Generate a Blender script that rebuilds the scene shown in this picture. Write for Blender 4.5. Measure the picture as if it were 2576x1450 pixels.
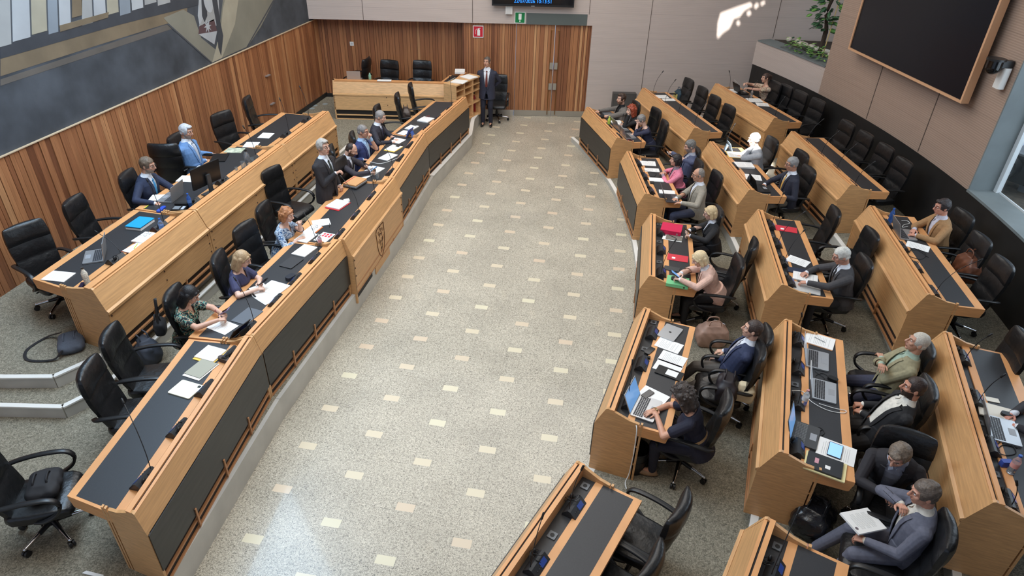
import bpy, bmesh, math, random
import numpy as np
from mathutils import Vector, Matrix, Euler
from mathutils.geometry import tessellate_polygon
random.seed(7)
for o in list(bpy.data.objects): bpy.data.objects.remove(o)
SC = bpy.context.scene
COL = SC.collection
PI = math.pi
# ------------------------------------------------------------------ camera
CAM_H = 5.7; PITCH, ROLL, YAW = 0.5664, 0.033, -0.1524; FPX = 1654.0
def cam_axes():
    cp, sp, cy, sy = math.cos(PITCH), math.sin(PITCH), math.cos(YAW), math.sin(YAW)
    fwd = Vector((sy*cp, cy*cp, -sp)); right = Vector((cy, -sy, 0)); up = right.cross(fwd)
    c, s = math.cos(ROLL), math.sin(ROLL)
    return c*right+s*up, -s*right+c*up, fwd
CR, CU, CF = cam_axes()
cd = bpy.data.cameras.new('camera'); cd.sensor_width = 36; cd.lens = FPX/2576*36; cd.clip_end = 200
cam = bpy.data.objects.new('camera', cd); COL.objects.link(cam)
m = Matrix((CR, CU, -CF)).transposed().to_4x4(); m.translation = (0, 0, CAM_H); cam.matrix_world = m
SC.camera = cam
def at(px, py, z):
    """world point at height z seen at pixel (px, py) of the 2576x1450 photograph"""
    d = CF + (px-1288)/FPX*CR - (py-725)/FPX*CU
    t = (z-CAM_H)/d.z
    return Vector((d.x*t, d.y*t, z))
# ------------------------------------------------------------------ world, light, exposure
SC.view_settings.view_transform = 'Standard'; SC.view_settings.look = 'None'
SC.view_settings.gamma = 1; SC.view_settings.use_curve_mapping = False
SC.view_settings.exposure = 0.0
W = bpy.data.worlds.new('world'); SC.world = W; W.use_nodes = True
W.node_tree.nodes['Background'].inputs[0].default_value = (0.62, 0.75, 1.0, 1)
W.node_tree.nodes['Background'].inputs[1].default_value = 0.7
def area(name, loc, size, power, color, target=None, spread=PI):
    l = bpy.data.lights.new(name, 'AREA'); l.shape = 'RECTANGLE'; l.size, l.size_y = size
    l.energy = power; l.color = color; l.spread = spread
    o = bpy.data.objects.new(name, l); COL.objects.link(o); o.location = loc
    if target: o.rotation_euler = (Vector(target)-Vector(loc)).to_track_quat('-Z', 'Y').to_euler()
    return o
area('ceiling_fill_front', (-2.5, 12.5, 8.1), (9, 7), 640, (1.0, 0.97, 0.93))  # added fill under the closed ceiling, over the far half of the hall
area('ceiling_fill_near', (-2.0, 4.5, 8.1), (8, 6), 330, (1.0, 0.91, 0.80))  # added warm fill for the near half, no opening above it
area('clerestory_left', (-6.8, 8.5, 7.6), (2.0, 12), 1000, (0.50, 0.74, 1.0), (-6.3, 8, 0))
area('blue_sheen_light', (5.6, 12.5, 7.9), (2.2, 9), 330, (0.66, 0.83, 1.0), (3.6, 9, 0))  # added bluish light, placed to reflect in the right-hand desk inlays
area('window_light_right', (7.2, 8.6, 3.2), (4.5, 3.0), 140, (0.72, 0.86, 1.0), (0, 9.5, 0.8))
sun = bpy.data.lights.new('sun', 'SUN'); sun.energy = 20; sun.angle = 0.009; sun.color = (1.0, 0.97, 0.92)
SUN_D = Vector((0.30, 0.62, -0.72)).normalized()
so = bpy.data.objects.new('sun', sun); COL.objects.link(so); so.rotation_euler = SUN_D.to_track_quat('-Z', 'Y').to_euler(); so.location = (-4, 2, 14)
# ------------------------------------------------------------------ materials
def s2l(c): return tuple((x/255/12.92 if x/255 <= .04045 else ((x/255+.055)/1.055)**2.4) for x in c)
MATS = {}
def mat(name, rgb, rough=.6, metal=0, spec=.5, noise=None, bump=None, emit=None, coat=0, alpha=1, trans=0):
    """rgb is 0-255 sRGB; noise=(scale, amount[, stretch]) varies the colour; bump=(scale, strength)"""
    if name in MATS: return MATS[name]
    M = bpy.data.materials.new(name); M.use_nodes = True; nt = M.node_tree; b = nt.nodes['Principled BSDF']
    c = s2l(rgb); b.inputs['Base Color'].default_value = (*c, 1); b.inputs['Roughness'].default_value = rough
    b.inputs['Metallic'].default_value = metal; b.inputs['Specular IOR Level'].default_value = spec
    b.inputs['Coat Weight'].default_value = coat; b.inputs['Alpha'].default_value = alpha
    b.inputs['Transmission Weight'].default_value = trans
    tc = None
    def coords(stretch=(1, 1, 1), sc=1):
        t = nt.nodes.new('ShaderNodeTexCoord'); mp = nt.nodes.new('ShaderNodeMapping')
        nt.links.new(t.outputs['Object'], mp.inputs[0]); mp.inputs['Scale'].default_value = tuple(sc*s for s in stretch); return mp.outputs[0]
    if noise:
        st = noise[2] if len(noise) > 2 else (1, 1, 1)
        n = nt.nodes.new('ShaderNodeTexNoise'); n.inputs['Scale'].default_value = noise[0]; n.inputs['Detail'].default_value = 5
        nt.links.new(coords(st), n.inputs[0])
        r = nt.nodes.new('ShaderNodeValToRGB'); a = noise[1]
        r.color_ramp.elements[0].position = .3; r.color_ramp.elements[1].position = .7
        r.color_ramp.elements[0].color = (*[max(0, x*(1-a)) for x in c], 1); r.color_ramp.elements[1].color = (*[min(1, x*(1+a)) for x in c], 1)
        nt.links.new(n.outputs[0], r.inputs[0]); nt.links.new(r.outputs[0], b.inputs['Base Color'])
    if bump:
        n = nt.nodes.new('ShaderNodeTexNoise'); n.inputs['Scale'].default_value = bump[0]; n.inputs['Detail'].default_value = 4
        nt.links.new(coords(), n.inputs[0])
        u = nt.nodes.new('ShaderNodeBump'); u.inputs['Strength'].default_value = bump[1]; u.inputs['Distance'].default_value = .02
        nt.links.new(n.outputs[0], u.inputs['Height']); nt.links.new(u.outputs[0], b.inputs['Normal'])
    if emit:
        b.inputs['Emission Color'].default_value = (*s2l(emit[0]), 1); b.inputs['Emission Strength'].default_value = emit[1]
    MATS[name] = M
    return M
def N(nt, t, **k):
    n = nt.nodes.new(t)
    for a, v in k.items():
        if a.startswith('i_'): n.inputs[a[2:].replace('_', ' ')].default_value = v
        else: setattr(n, a, v)
    return n
def mth(nt, op, a, b=None):
    n = nt.nodes.new('ShaderNodeMath'); n.operation = op
    for i, v in enumerate((a, b)):
        if v is None: continue
        if hasattr(v, 'links'): nt.links.new(v, n.inputs[i])
        else: n.inputs[i].default_value = v
    return n.outputs[0]
def mixc(nt, f, a, b):
    n = nt.nodes.new('ShaderNodeMix'); n.data_type = 'RGBA'
    for i, v in ((0, f), (6, a), (7, b)):
        if hasattr(v, 'links'): nt.links.new(v, n.inputs[i])
        else: n.inputs[i].default_value = v if i == 0 else (*v, 1)
    return n.outputs[2]
def granite_floor():
    M = bpy.data.materials.new('speckled_granite'); M.use_nodes = True; nt = M.node_tree; b = nt.nodes['Principled BSDF']; L = nt.links.new
    tc = N(nt, 'ShaderNodeTexCoord'); sp = N(nt, 'ShaderNodeSeparateXYZ'); L(tc.outputs['Object'], sp.inputs[0])
    x, y = sp.outputs[0], sp.outputs[1]
    TX, SH, TY, OX, OY = .6846, .3289, .6407, -3.10, 3.716
    u = mth(nt, 'DIVIDE', mth(nt, 'SUBTRACT', x, OX), TX); i = mth(nt, 'ROUND', u)
    fx = mth(nt, 'ABSOLUTE', mth(nt, 'MULTIPLY', mth(nt, 'SUBTRACT', u, i), TX))
    v = mth(nt, 'DIVIDE', mth(nt, 'SUBTRACT', mth(nt, 'SUBTRACT', y, OY), mth(nt, 'MULTIPLY', i, SH)), TY); j = mth(nt, 'ROUND', v)
    fy = mth(nt, 'ABSOLUTE', mth(nt, 'MULTIPLY', mth(nt, 'SUBTRACT', v, j), TY))
    tile = mth(nt, 'MULTIPLY', mth(nt, 'LESS_THAN', fx, .098), mth(nt, 'LESS_THAN', fy, .051))
    # slab joints: thin lines along both sides of every inlay strip and across between inlays
    jl = mth(nt, 'LESS_THAN', mth(nt, 'ABSOLUTE', mth(nt, 'SUBTRACT', fx, .1)), .0016)
    jc = mth(nt, 'MULTIPLY', mth(nt, 'LESS_THAN', mth(nt, 'ABSOLUTE', mth(nt, 'SUBTRACT', fy, .055)), .0016), mth(nt, 'GREATER_THAN', fx, .098))
    joint = mth(nt, 'MAXIMUM', jl, jc)
    n1 = N(nt, 'ShaderNodeTexNoise', i_Scale=72, i_Detail=2.5, i_Roughness=.65, i_Distortion=1.6); L(tc.outputs['Object'], n1.inputs[0])
    r1 = N(nt, 'ShaderNodeValToRGB'); e = r1.color_ramp.elements
    e[0].position = .37; e[0].color = (*s2l((104, 98, 87)), 1); e[1].position = .66; e[1].color = (*s2l((210, 201, 183)), 1)
    k = e.new(.47); k.color = (*s2l((168, 158, 140)), 1); k = e.new(.55); k.color = (*s2l((194, 184, 164)), 1)
    L(n1.outputs[0], r1.inputs[0])
    n2 = N(nt, 'ShaderNodeTexNoise', i_Scale=1.3, i_Detail=4); L(tc.outputs['Object'], n2.inputs[0])
    r2 = N(nt, 'ShaderNodeMapRange'); r2.inputs[1].default_value = .3; r2.inputs[2].default_value = .7; r2.inputs[3].default_value = .86; r2.inputs[4].default_value = 1.08; L(n2.outputs[0], r2.inputs[0])
    mm = N(nt, 'ShaderNodeVectorMath', operation='SCALE'); L(r1.outputs[0], mm.inputs[0]); L(r2.outputs[0], mm.inputs[3])
    cj = mixc(nt, mth(nt, 'MULTIPLY', joint, .35), mm.outputs[0], s2l((60, 56, 50)))
    wn = N(nt, 'ShaderNodeTexWhiteNoise', noise_dimensions='2D'); cv = N(nt, 'ShaderNodeCombineXYZ'); L(i, cv.inputs[0]); L(j, cv.inputs[1]); L(cv.outputs[0], wn.inputs[0])
    ct = mixc(nt, wn.outputs[0], s2l((208, 186, 160)), s2l((214, 205, 176)))
    L(mixc(nt, tile, cj, ct), b.inputs['Base Color'])
    b.inputs['Roughness'].default_value = .3; b.inputs['Specular IOR Level'].default_value = .4; b.inputs['Coat Weight'].default_value = .22; b.inputs['Coat Roughness'].default_value = .07
    return M
def slat_wood():
    M = bpy.data.materials.new('slatted_cedar'); M.use_nodes = True; nt = M.node_tree; b = nt.nodes['Principled BSDF']; L = nt.links.new
    a = N(nt, 'ShaderNodeAttribute', attribute_name='tone'); r = N(nt, 'ShaderNodeValToRGB'); e = r.color_ramp.elements
    e[0].color = (*s2l((104, 62, 40)), 1); e[1].color = (*s2l((206, 158, 112)), 1)
    k = e.new(.35); k.color = (*s2l((146, 94, 62)), 1); k = e.new(.7); k.color = (*s2l((174, 119, 79)), 1)
    L(a.outputs['Fac'], r.inputs[0])
    tc = N(nt, 'ShaderNodeTexCoord'); mp = N(nt, 'ShaderNodeMapping'); L(tc.outputs['Object'], mp.inputs[0]); mp.inputs['Scale'].default_value = (34, 34, 1.2)
    n = N(nt, 'ShaderNodeTexNoise', i_Scale=1.6, i_Detail=6, i_Distortion=.6); L(mp.outputs[0], n.inputs[0])
    r2 = N(nt, 'ShaderNodeMapRange'); r2.inputs[1].default_value = .3; r2.inputs[2].default_value = .7; r2.inputs[3].default_value = .72; r2.inputs[4].default_value = 1.16; L(n.outputs[0], r2.inputs[0])
    mm = N(nt, 'ShaderNodeVectorMath', operation='SCALE'); L(r.outputs[0], mm.inputs[0]); L(r2.outputs[0], mm.inputs[3]); L(mm.outputs[0], b.inputs['Base Color'])
    b.inputs['Roughness'].default_value = .42
    return M
def veneer(name, rgb, amt=.16):
    M = bpy.data.materials.new(name); M.use_nodes = True; nt = M.node_tree; b = nt.nodes['Principled BSDF']; L = nt.links.new
    c = s2l(rgb); tc = N(nt, 'ShaderNodeTexCoord'); mp = N(nt, 'ShaderNodeMapping'); L(tc.outputs['Object'], mp.inputs[0]); mp.inputs['Scale'].default_value = (3, 1.2, 26)
    n = N(nt, 'ShaderNodeTexNoise', i_Scale=2.2, i_Detail=6, i_Distortion=.4); L(mp.outputs[0], n.inputs[0])
    r = N(nt, 'ShaderNodeValToRGB'); e = r.color_ramp.elements; e[0].position = .32; e[1].position = .68
    e[0].color = (*[x*(1-amt) for x in c], 1); e[1].color = (*[min(1, x*(1+amt)) for x in c], 1)
    L(n.outputs[0], r.inputs[0]); L(r.outputs[0], b.inputs['Base Color']); b.inputs['Roughness'].default_value = .4
    return M
def carpet_mat():
    M = bpy.data.materials.new('grey_carpet'); M.use_nodes = True; nt = M.node_tree; b = nt.nodes['Principled BSDF']; L = nt.links.new
    tc = N(nt, 'ShaderNodeTexCoord'); n = N(nt, 'ShaderNodeTexNoise', i_Scale=34, i_Detail=3, i_Distortion=2.0); L(tc.outputs['Object'], n.inputs[0])
    r = N(nt, 'ShaderNodeValToRGB'); e = r.color_ramp.elements; e[0].position = .34; e[1].position = .66
    e[0].color = (*s2l((102, 97, 85)), 1); e[1].color = (*s2l((160, 152, 134)), 1); k = e.new(.5); k.color = (*s2l((132, 125, 109)), 1)
    L(n.outputs[0], r.inputs[0]); L(r.outputs[0], b.inputs['Base Color']); b.inputs['Roughness'].default_value = .95; b.inputs['Specular IOR Level'].default_value = .1
    return M
def ribbed(name, rgb, pitch=.022, strength=.6):
    M = bpy.data.materials.new(name); M.use_nodes = True; nt = M.node_tree; b = nt.nodes['Principled BSDF']; L = nt.links.new
    tc = N(nt, 'ShaderNodeTexCoord'); sp = N(nt, 'ShaderNodeSeparateXYZ'); L(tc.outputs['Object'], sp.inputs[0])
    f = mth(nt, 'ABSOLUTE', mth(nt, 'SUBTRACT', mth(nt, 'FRACT', mth(nt, 'DIVIDE', sp.outputs[2], pitch)), .5))
    g = mth(nt, 'LESS_THAN', f, .12)
    q = mth(nt, 'LESS_THAN', mth(nt, 'ABSOLUTE', mth(nt, 'SUBTRACT', mth(nt, 'FRACT', mth(nt, 'DIVIDE', sp.outputs[2], .6)), .5)), .004)
    n = N(nt, 'ShaderNodeTexNoise', i_Scale=3, i_Detail=3); mp = N(nt, 'ShaderNodeMapping'); mp.inputs['Scale'].default_value = (.4, .4, 5); L(tc.outputs['Object'], mp.inputs[0]); L(mp.outputs[0], n.inputs[0])
    c = s2l(rgb); base = mixc(nt, n.outputs[0], tuple(x*.9 for x in c), tuple(min(1, x*1.1) for x in c))
    c2 = mixc(nt, mth(nt, 'MULTIPLY', g, .3), base, tuple(x*.5 for x in c)); c3 = mixc(nt, mth(nt, 'MULTIPLY', q, .5), c2, tuple(x*.4 for x in c))
    L(c3, b.inputs['Base Color'])
    bp = N(nt, 'ShaderNodeBump'); bp.inputs['Strength'].default_value = strength; bp.inputs['Distance'].default_value = .004; L(f, bp.inputs['Height']); L(bp.outputs[0], b.inputs['Normal'])
    b.inputs['Roughness'].default_value = .6
    return M
GRANITE = granite_floor(); SLAT = slat_wood(); CARPET = carpet_mat()
BEECH = veneer('beech_veneer', (202, 154, 104), .13); EDGE = veneer('beech_edge', (214, 154, 100), .08); BEECHP = veneer('pale_beech_veneer', (214, 170, 120), .15)
BEIGE = ribbed('ribbed_beige_panel', (194, 180, 172)); BEIGE2 = ribbed('ribbed_tan_panel', (166, 143, 127), .034, 1.0)
INLAY = mat('black_linoleum', (44, 44, 46), .45, noise=(90, .12)); PANEL = mat('black_stained_panel', (40, 38, 36), .4, noise=(3, .35, (1, 1, 9)))
RECESS = mat('black_recess', (26, 25, 25), .6); LEATHER = mat('black_leather', (24, 24, 25), .36, spec=.5, bump=(16, .35))
PLASTIC = mat('black_plastic', (26, 26, 27), .38); DPLASTIC = mat('dark_grey_plastic', (58, 60, 62), .45); CHROME = mat('chrome', (205, 205, 208), .12, metal=1)
BAR = mat('darker_beech_bar', (176, 124, 82), .5)
MARBLE = mat('grey_marble', (188, 184, 175), .35, noise=(2.5, .12)); WHITEEDGE = mat('white_stone_edge', (226, 222, 214), .5); CONC = mat('grey_concrete', (112, 120, 121), .6, noise=(2, .12))
SLATE = mat('black_wainscot', (34, 32, 31), .5, noise=(4, .25)); STEEL = mat('brushed_steel', (168, 162, 150), .4, metal=.5); PAPER = mat('white_paper', (236, 234, 230), .7)
LINE = mat('printed_text_grey', (186, 184, 182), .7); WHITE = mat('white_plastic', (226, 226, 222), .5); BLACK = mat('matt_black', (14, 14, 15), .5)
GLASSC = mat('clear_plastic', (225, 232, 236), .08, trans=.9); SILVER = mat('silver_metal', (186, 188, 190), .32, metal=.7)
# ------------------------------------------------------------------ mesh builder
class MB:
    def __init__(s): s.v = []; s.f = []; s.m = []
    def add(s, vs, fs, mi=0):
        k = len(s.v); s.v += [Vector(v) for v in vs]; s.f += [[i+k for i in f] for f in fs]; s.m += [mi]*len(fs); return s
    def box(s, c, d, R=None, mi=0):
        c = Vector(c); vs = []
        for z in (-1, 1):
            for y in (-1, 1):
                for x in (-1, 1):
                    p = Vector((x*d[0]/2, y*d[1]/2, z*d[2]/2)); vs.append(c+(R@p if R else p))
        return s.add(vs, [(0, 2, 3, 1), (4, 5, 7, 6), (0, 1, 5, 4), (2, 6, 7, 3), (0, 4, 6, 2), (1, 3, 7, 5)], mi)
    def rings(s, rs, mi=0, cap=True, closed=False):
        n = len(rs[0]); vs = [p for r in rs for p in r]; fs = []
        K = len(rs)
        for a in range(K if closed else K-1):
            b = (a+1) % K
            for i in range(n): j = (i+1) % n; fs.append((a*n+i, a*n+j, b*n+j, b*n+i))
        if cap and not closed: fs.append(tuple(range(n))[::-1]); fs.append(tuple((K-1)*n+i for i in range(n)))
        return s.add(vs, fs, mi)
    def prism(s, A, B, mi=0): return s.rings([A, B], mi)
    def tube(s, pts, r, n=8, mi=0, flat=None, up=Vector((0, 0, 1)), closed=False):
        pts = [Vector(p) for p in pts]; rs = []
        K = len(pts)
        for i, p in enumerate(pts):
            a = pts[(i-1) % K] if (i or closed) else p; b = pts[(i+1) % K] if (i < K-1 or closed) else p
            t = (b-a); t = t.normalized() if t.length > 1e-9 else Vector((0, 0, 1))
            x = t.cross(up); x = x.normalized() if x.length > 1e-4 else t.orthogonal().normalized(); y = x.cross(t).normalized()
            q = r[i] if isinstance(r, (list, tuple)) else r
            if flat: rs.append([p+x*sx*flat[0]/2+y*sy*flat[1]/2 for sx, sy in ((-1, -.6), (-.7, -1), (.7, -1), (1, -.6), (1, .6), (.7, 1), (-.7, 1), (-1, .6))])
            else: rs.append([p+x*q*math.cos(2*PI*k/n)+y*q*math.sin(2*PI*k/n) for k in range(n)])
        return s.rings(rs, mi, closed=closed)
    def cyl(s, a, b, r, r2=None, n=16, mi=0): return s.tube([a, b], [r, r if r2 is None else r2], n, mi)
    def ell(s, c, r, R=None, n=14, k=9, mi=0):
        c = Vector(c); vs = []; fs = []
        for i in range(1, k):
            th = PI*i/k
            for j in range(n):
                ph = 2*PI*j/n; p = Vector((r[0]*math.sin(th)*math.cos(ph), r[1]*math.sin(th)*math.sin(ph), r[2]*math.cos(th))); vs.append(c+(R@p if R else p))
        T = Vector((0, 0, r[2])); vs += [c+(R@T if R else T), c-(R@T if R else T)]
        a, b = len(vs)-2, len(vs)-1
        for i in range(k-2):
            for j in range(n): q = (j+1) % n; fs.append((i*n+j, (i+1)*n+j, (i+1)*n+q, i*n+q))
        for j in range(n): q = (j+1) % n; fs.append((a, j, q)); fs.append((b, (k-2)*n+q, (k-2)*n+j))
        return s.add(vs, fs, mi)
    def rcone(s, a, b, ra, rb, n=12, mi=0):
        """capsule with different end radii, closed"""
        a, b = Vector(a), Vector(b); t = b-a; L = t.length
        if L < 1e-6: return s.ell(a, (ra,)*3)
        t /= L; x = t.orthogonal().normalized(); y = t.cross(x); rs = []
        for th in (-80, -50, -20): q = math.radians(th); rs.append((a+t*ra*math.sin(q), ra*math.cos(q)))
        rs.append((a, ra)); rs.append((a.lerp(b, .5), (ra+rb)/2)); rs.append((b, rb))
        for th in (20, 50, 80): q = math.radians(th); rs.append((b+t*rb*math.sin(q), rb*math.cos(q)))
        return s.rings([[c+(x*math.cos(2*PI*k/n)+y*math.sin(2*PI*k/n))*r for k in range(n)] for c, r in rs], mi)
    def poly(s, pts, z, th, mi=0, holes=()):
        A = [Vector((p[0], p[1], z)) for p in pts]; B = [Vector((p[0], p[1], z+th)) for p in pts]
        return s.rings([A, B], mi)
    def build(s, name, mats, parent=None, smooth=False, recalc=True, off=None):
        me = bpy.data.meshes.new(name)
        if off is None: off = Vector((0, 0, 0))
        me.from_pydata([v-off for v in s.v], [], s.f)
        ms = mats if isinstance(mats, (list, tuple)) else [mats]
        for q in ms: me.materials.append(q)
        me.polygons.foreach_set('material_index', [min(i, len(ms)-1) for i in s.m])
        if recalc:
            bm = bmesh.new(); bm.from_mesh(me); bmesh.ops.recalc_face_normals(bm, faces=bm.faces); bm.to_mesh(me); bm.free()
        if smooth:
            me.polygons.foreach_set('use_smooth', [True]*len(me.polygons))
            if smooth is not True: me.set_sharp_from_angle(angle=math.radians(smooth))
        me.update()
        o = bpy.data.objects.new(name, me); COL.objects.link(o)
        if parent: o.parent = parent
        return o
def tag(o, label=None, cat=None, group=None, kind=None):
    if label: o['label'] = label
    if cat: o['category'] = cat
    if group: o['group'] = group
    if kind: o['kind'] = kind
    return o
def thing(name, loc, label, cat, group=None, rz=0):
    o = bpy.data.objects.new(name, None); COL.objects.link(o); o.location = loc; o.rotation_euler = (0, 0, rz); o.empty_display_size = .1
    return tag(o, label, cat, group)
CH = {}
def kids(o): return [c for c in bpy.data.objects if c.parent == o]
def copy_tree(o, parent=None):
    if o.name not in CH: CH[o.name] = kids(o)
    c = o.copy(); COL.objects.link(c); c.parent = parent
    for ch in CH[o.name]: copy_tree(ch, c)
    return c
def bez(p, n=10):
    """smooth path through control points (Catmull-Rom)"""
    p = [Vector(q) for q in p]; out = []
    for i in range(len(p)-1):
        a, b, c, d = p[max(i-1, 0)], p[i], p[i+1], p[min(i+2, len(p)-1)]
        for k in range(n):
            t = k/n; out.append(.5*((2*b)+(c-a)*t+(2*a-5*b+4*c-d)*t*t+(-a+3*b-3*c+d)*t**3))
    out.append(p[-1]); return out
def Rz(a): return Matrix.Rotation(a, 3, 'Z')
# ------------------------------------------------------------------ room shell
AC = Vector((-14.3, 8.98))            # centre of the curved member rows
def arc(R, th): return Vector((AC.x+R*math.cos(math.radians(th)), AC.y+R*math.sin(math.radians(th))))
BWP = Vector((-3.95, 17.31)); BWD = Vector((1, .197)).normalized(); BWN = Vector((.197, -1)).normalized()   # back wall line, direction, normal into the room
def bw(s, d=0): return BWP+BWD*s+BWN*d           # s metres along the back wall, d metres into the room
XL = -7.95
MB().poly([(-14, -4), (8, -4), (8, 22), (-14, 22)], -.1, .1).build('floor', GRANITE)['kind'] = 'structure'
# unseen ceiling slab, its openings shaped to cast the sun patches, and its round downlights
ZC = 8.5
def roof_hole(pts):
    """polygon on the roof whose sunbeam lands on the given points"""
    return [Vector(p)-SUN_D*((p[2]-ZC)/SUN_D.z)*1.0 for p in pts]
def bwpx(px, py):
    d = CF+(px-1288)/FPX*CR-(py-725)/FPX*CU; n3 = Vector((BWN.x, BWN.y, 0)); C0 = Vector((0, 0, CAM_H)); P0 = Vector((BWP.x, BWP.y, 0)); return C0+d*((P0-C0).dot(n3)/d.dot(n3))
holes = [roof_hole([bwpx(*q) for q in h]) for h in ([(1804, 97), (1806, 60), (1813, 34), (1850, 20), (1888, 7), (1893, 14), (1872, 26), (1860, 42), (1846, 46), (1835, 70), (1818, 82)], [(1878, 34), (1886, 27), (1890, 33), (1882, 40)], [(1897, 16), (1905, 8), (1909, 13), (1900, 22)], [(1913, 9), (1924, 2), (1924, 8), (1915, 14)], [(1852, 58), (1859, 52), (1862, 58), (1856, 64)])]
hole_seat = roof_hole([(2.15, 13.0, 1.2), (2.75, 12.95, .9), (3.05, 12.9, 1.1), (2.95, 13.25, 1.7), (2.55, 13.3, 1.95), (2.3, 13.25, 1.7)])
def ccw(p):
    a = sum(p[i].x*p[(i+1) % len(p)].y-p[(i+1) % len(p)].x*p[i].y for i in range(len(p))); return p if a > 0 else p[::-1]
outer = [Vector((-14, -12, ZC)), Vector((14, -12, ZC)), Vector((14, 21.5, ZC)), Vector((-14, 21.5, ZC))]
loops = [outer, ccw(hole_seat)[::-1]]+[ccw(h)[::-1] for h in holes]
flat = [Vector((p.x, p.y, ZC)) for l in loops for p in l]
tri = tessellate_polygon([[Vector((p.x, p.y, 0)) for p in l] for l in loops])
ce = MB().add(flat, [tuple(t) for t in tri]).build('ceiling', mat('ceiling_white', (214, 210, 204), .8)); ce['kind'] = 'structure'
# ---- left wall: cedar slats below, mural above
def slats(name, P, D, nrm, L, z0, z1, wmin=.055, wmax=.125, seed=1):
    rnd = random.Random(seed); mb = MB(); tone = []; s = 0
    P, D, nrm = Vector(P[:2]), Vector(D), Vector(nrm)
    A = [P, P+D*L, P+D*L-nrm*.03, P-nrm*.03]
    mb.rings([[Vector((q.x, q.y, z0)) for q in A], [Vector((q.x, q.y, z1)) for q in A]]); tone += [.0]*6
    prev = .5
    while s < L-.02:
        w = min(rnd.uniform(wmin, wmax), L-s); a, b = s+.004, s+w-.004; d = rnd.choice((.018, .024, .03))
        q = [P+D*a, P+D*b, P+D*b+nrm*d, P+D*a+nrm*d]
        mb.rings([[Vector((p.x, p.y, z0)) for p in q], [Vector((p.x, p.y, z1)) for p in q]])
        t = min(1, max(.05, rnd.gauss(.52, .17))); tone += [t]*6; s += w
    o = mb.build(name, SLAT, recalc=True); at_ = o.data.attributes.new('tone', 'FLOAT', 'FACE'); at_.data.foreach_set('value', tone); o['kind'] = 'structure'; return o
slats('wall_left', (XL, 1, 0), (0, 1), (1, 0), 16.6, .1, 2.32, seed=3)
def wallbox(name, a, b, nrm, z0, z1, M, th=.2):
    a, b, nrm = Vector(a), Vector(b), Vector(nrm); q = [a, b, b-nrm*th, a-nrm*th]
    o = MB().rings([[Vector((p.x, p.y, z0)) for p in q], [Vector((p.x, p.y, z1)) for p in q]]).build(name, M); o['kind'] = 'structure'; return o
wallbox('wall_left_upper', (XL+.0, 1), (XL+.0, 17.7), (1, 0), 2.32, ZC, mat('painted_plaster_slate', (88, 92, 98), .8, noise=(1.2, .25)))
o = MB().box((XL+.02, 9.3, 2.328), (.05, 16.6, .012)).build('trim_1', mat('pale_edge_strip', (190, 166, 136), .6)); o['kind'] = 'structure'
MB().box((XL+.03, 9.3, .05), (.04, 16.6, .75)).build('baseboard_left', SLATE)['kind'] = 'structure'
# ---- back wall: overhanging ribbed beige panelling above, slats set back below
bs = lambda x: (x-BWP.x)/BWD.x
sL, sJ, sD0, sD1, sR = bs(XL)-.05, bs(-4.13), bs(-2.80), bs(-.90), bs(3.45)
a, b = bw(sL, 0), bw(bs(-.895), 0)
wallbox('wall_back_upper', a, b, BWN, 2.39, ZC, BEIGE, .7)
a, b = bw(bs(-.895), 0), bw(bs(8.5), 0)
wallbox('wall_back_right', a, b, BWN, 0, ZC, BEIGE, .7)
p = bw(sL, -.46); slats('wall_back_recessed', p, BWD, BWN, bs(-4.13)-sL, .1, 2.45, seed=11)
p = bw(sJ, -.10); slats('wall_back_slatted', p, BWD, BWN, sD0-sJ, .14, 2.45, .04, .09, seed=12)
p = bw(sD0-1.33, -.075); q = bw(sD0, -.075)
wallbox('baseboard_back', bw(sJ+.1, -.06), bw(sD0-.02, -.06), BWN, 0, .15, MARBLE, .05)
wallbox('baseboard_back_recessed', bw(sL, -.42), bw(sJ, -.42), BWN, 0, .40, SLATE, .05)
wallbox('wall_back_return', bw(sJ, -.10), bw(sJ, -.5), BWD, 0, 2.45, SLAT, .03)
# joints of the beige panels
for k, (x, z0, z1) in enumerate([(-6.6, 2.4, 4), (-3.9, 2.4, 5), (-1.0, 2.66, 5), (.55, .3, 5.5), (3.75, 2.2, 6)]):
    o = MB().box((0, 0, 0), (.012, .006, z1-z0)).build('trim_%d' % (k+2), mat('panel_joint', (96, 84, 76), .8)); c = bw(bs(x), .003); o.location = (c.x, c.y, (z0+z1)/2); o.rotation_euler = (0, 0, math.atan2(BWD.y, BWD.x)); o['kind'] = 'structure'
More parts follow.
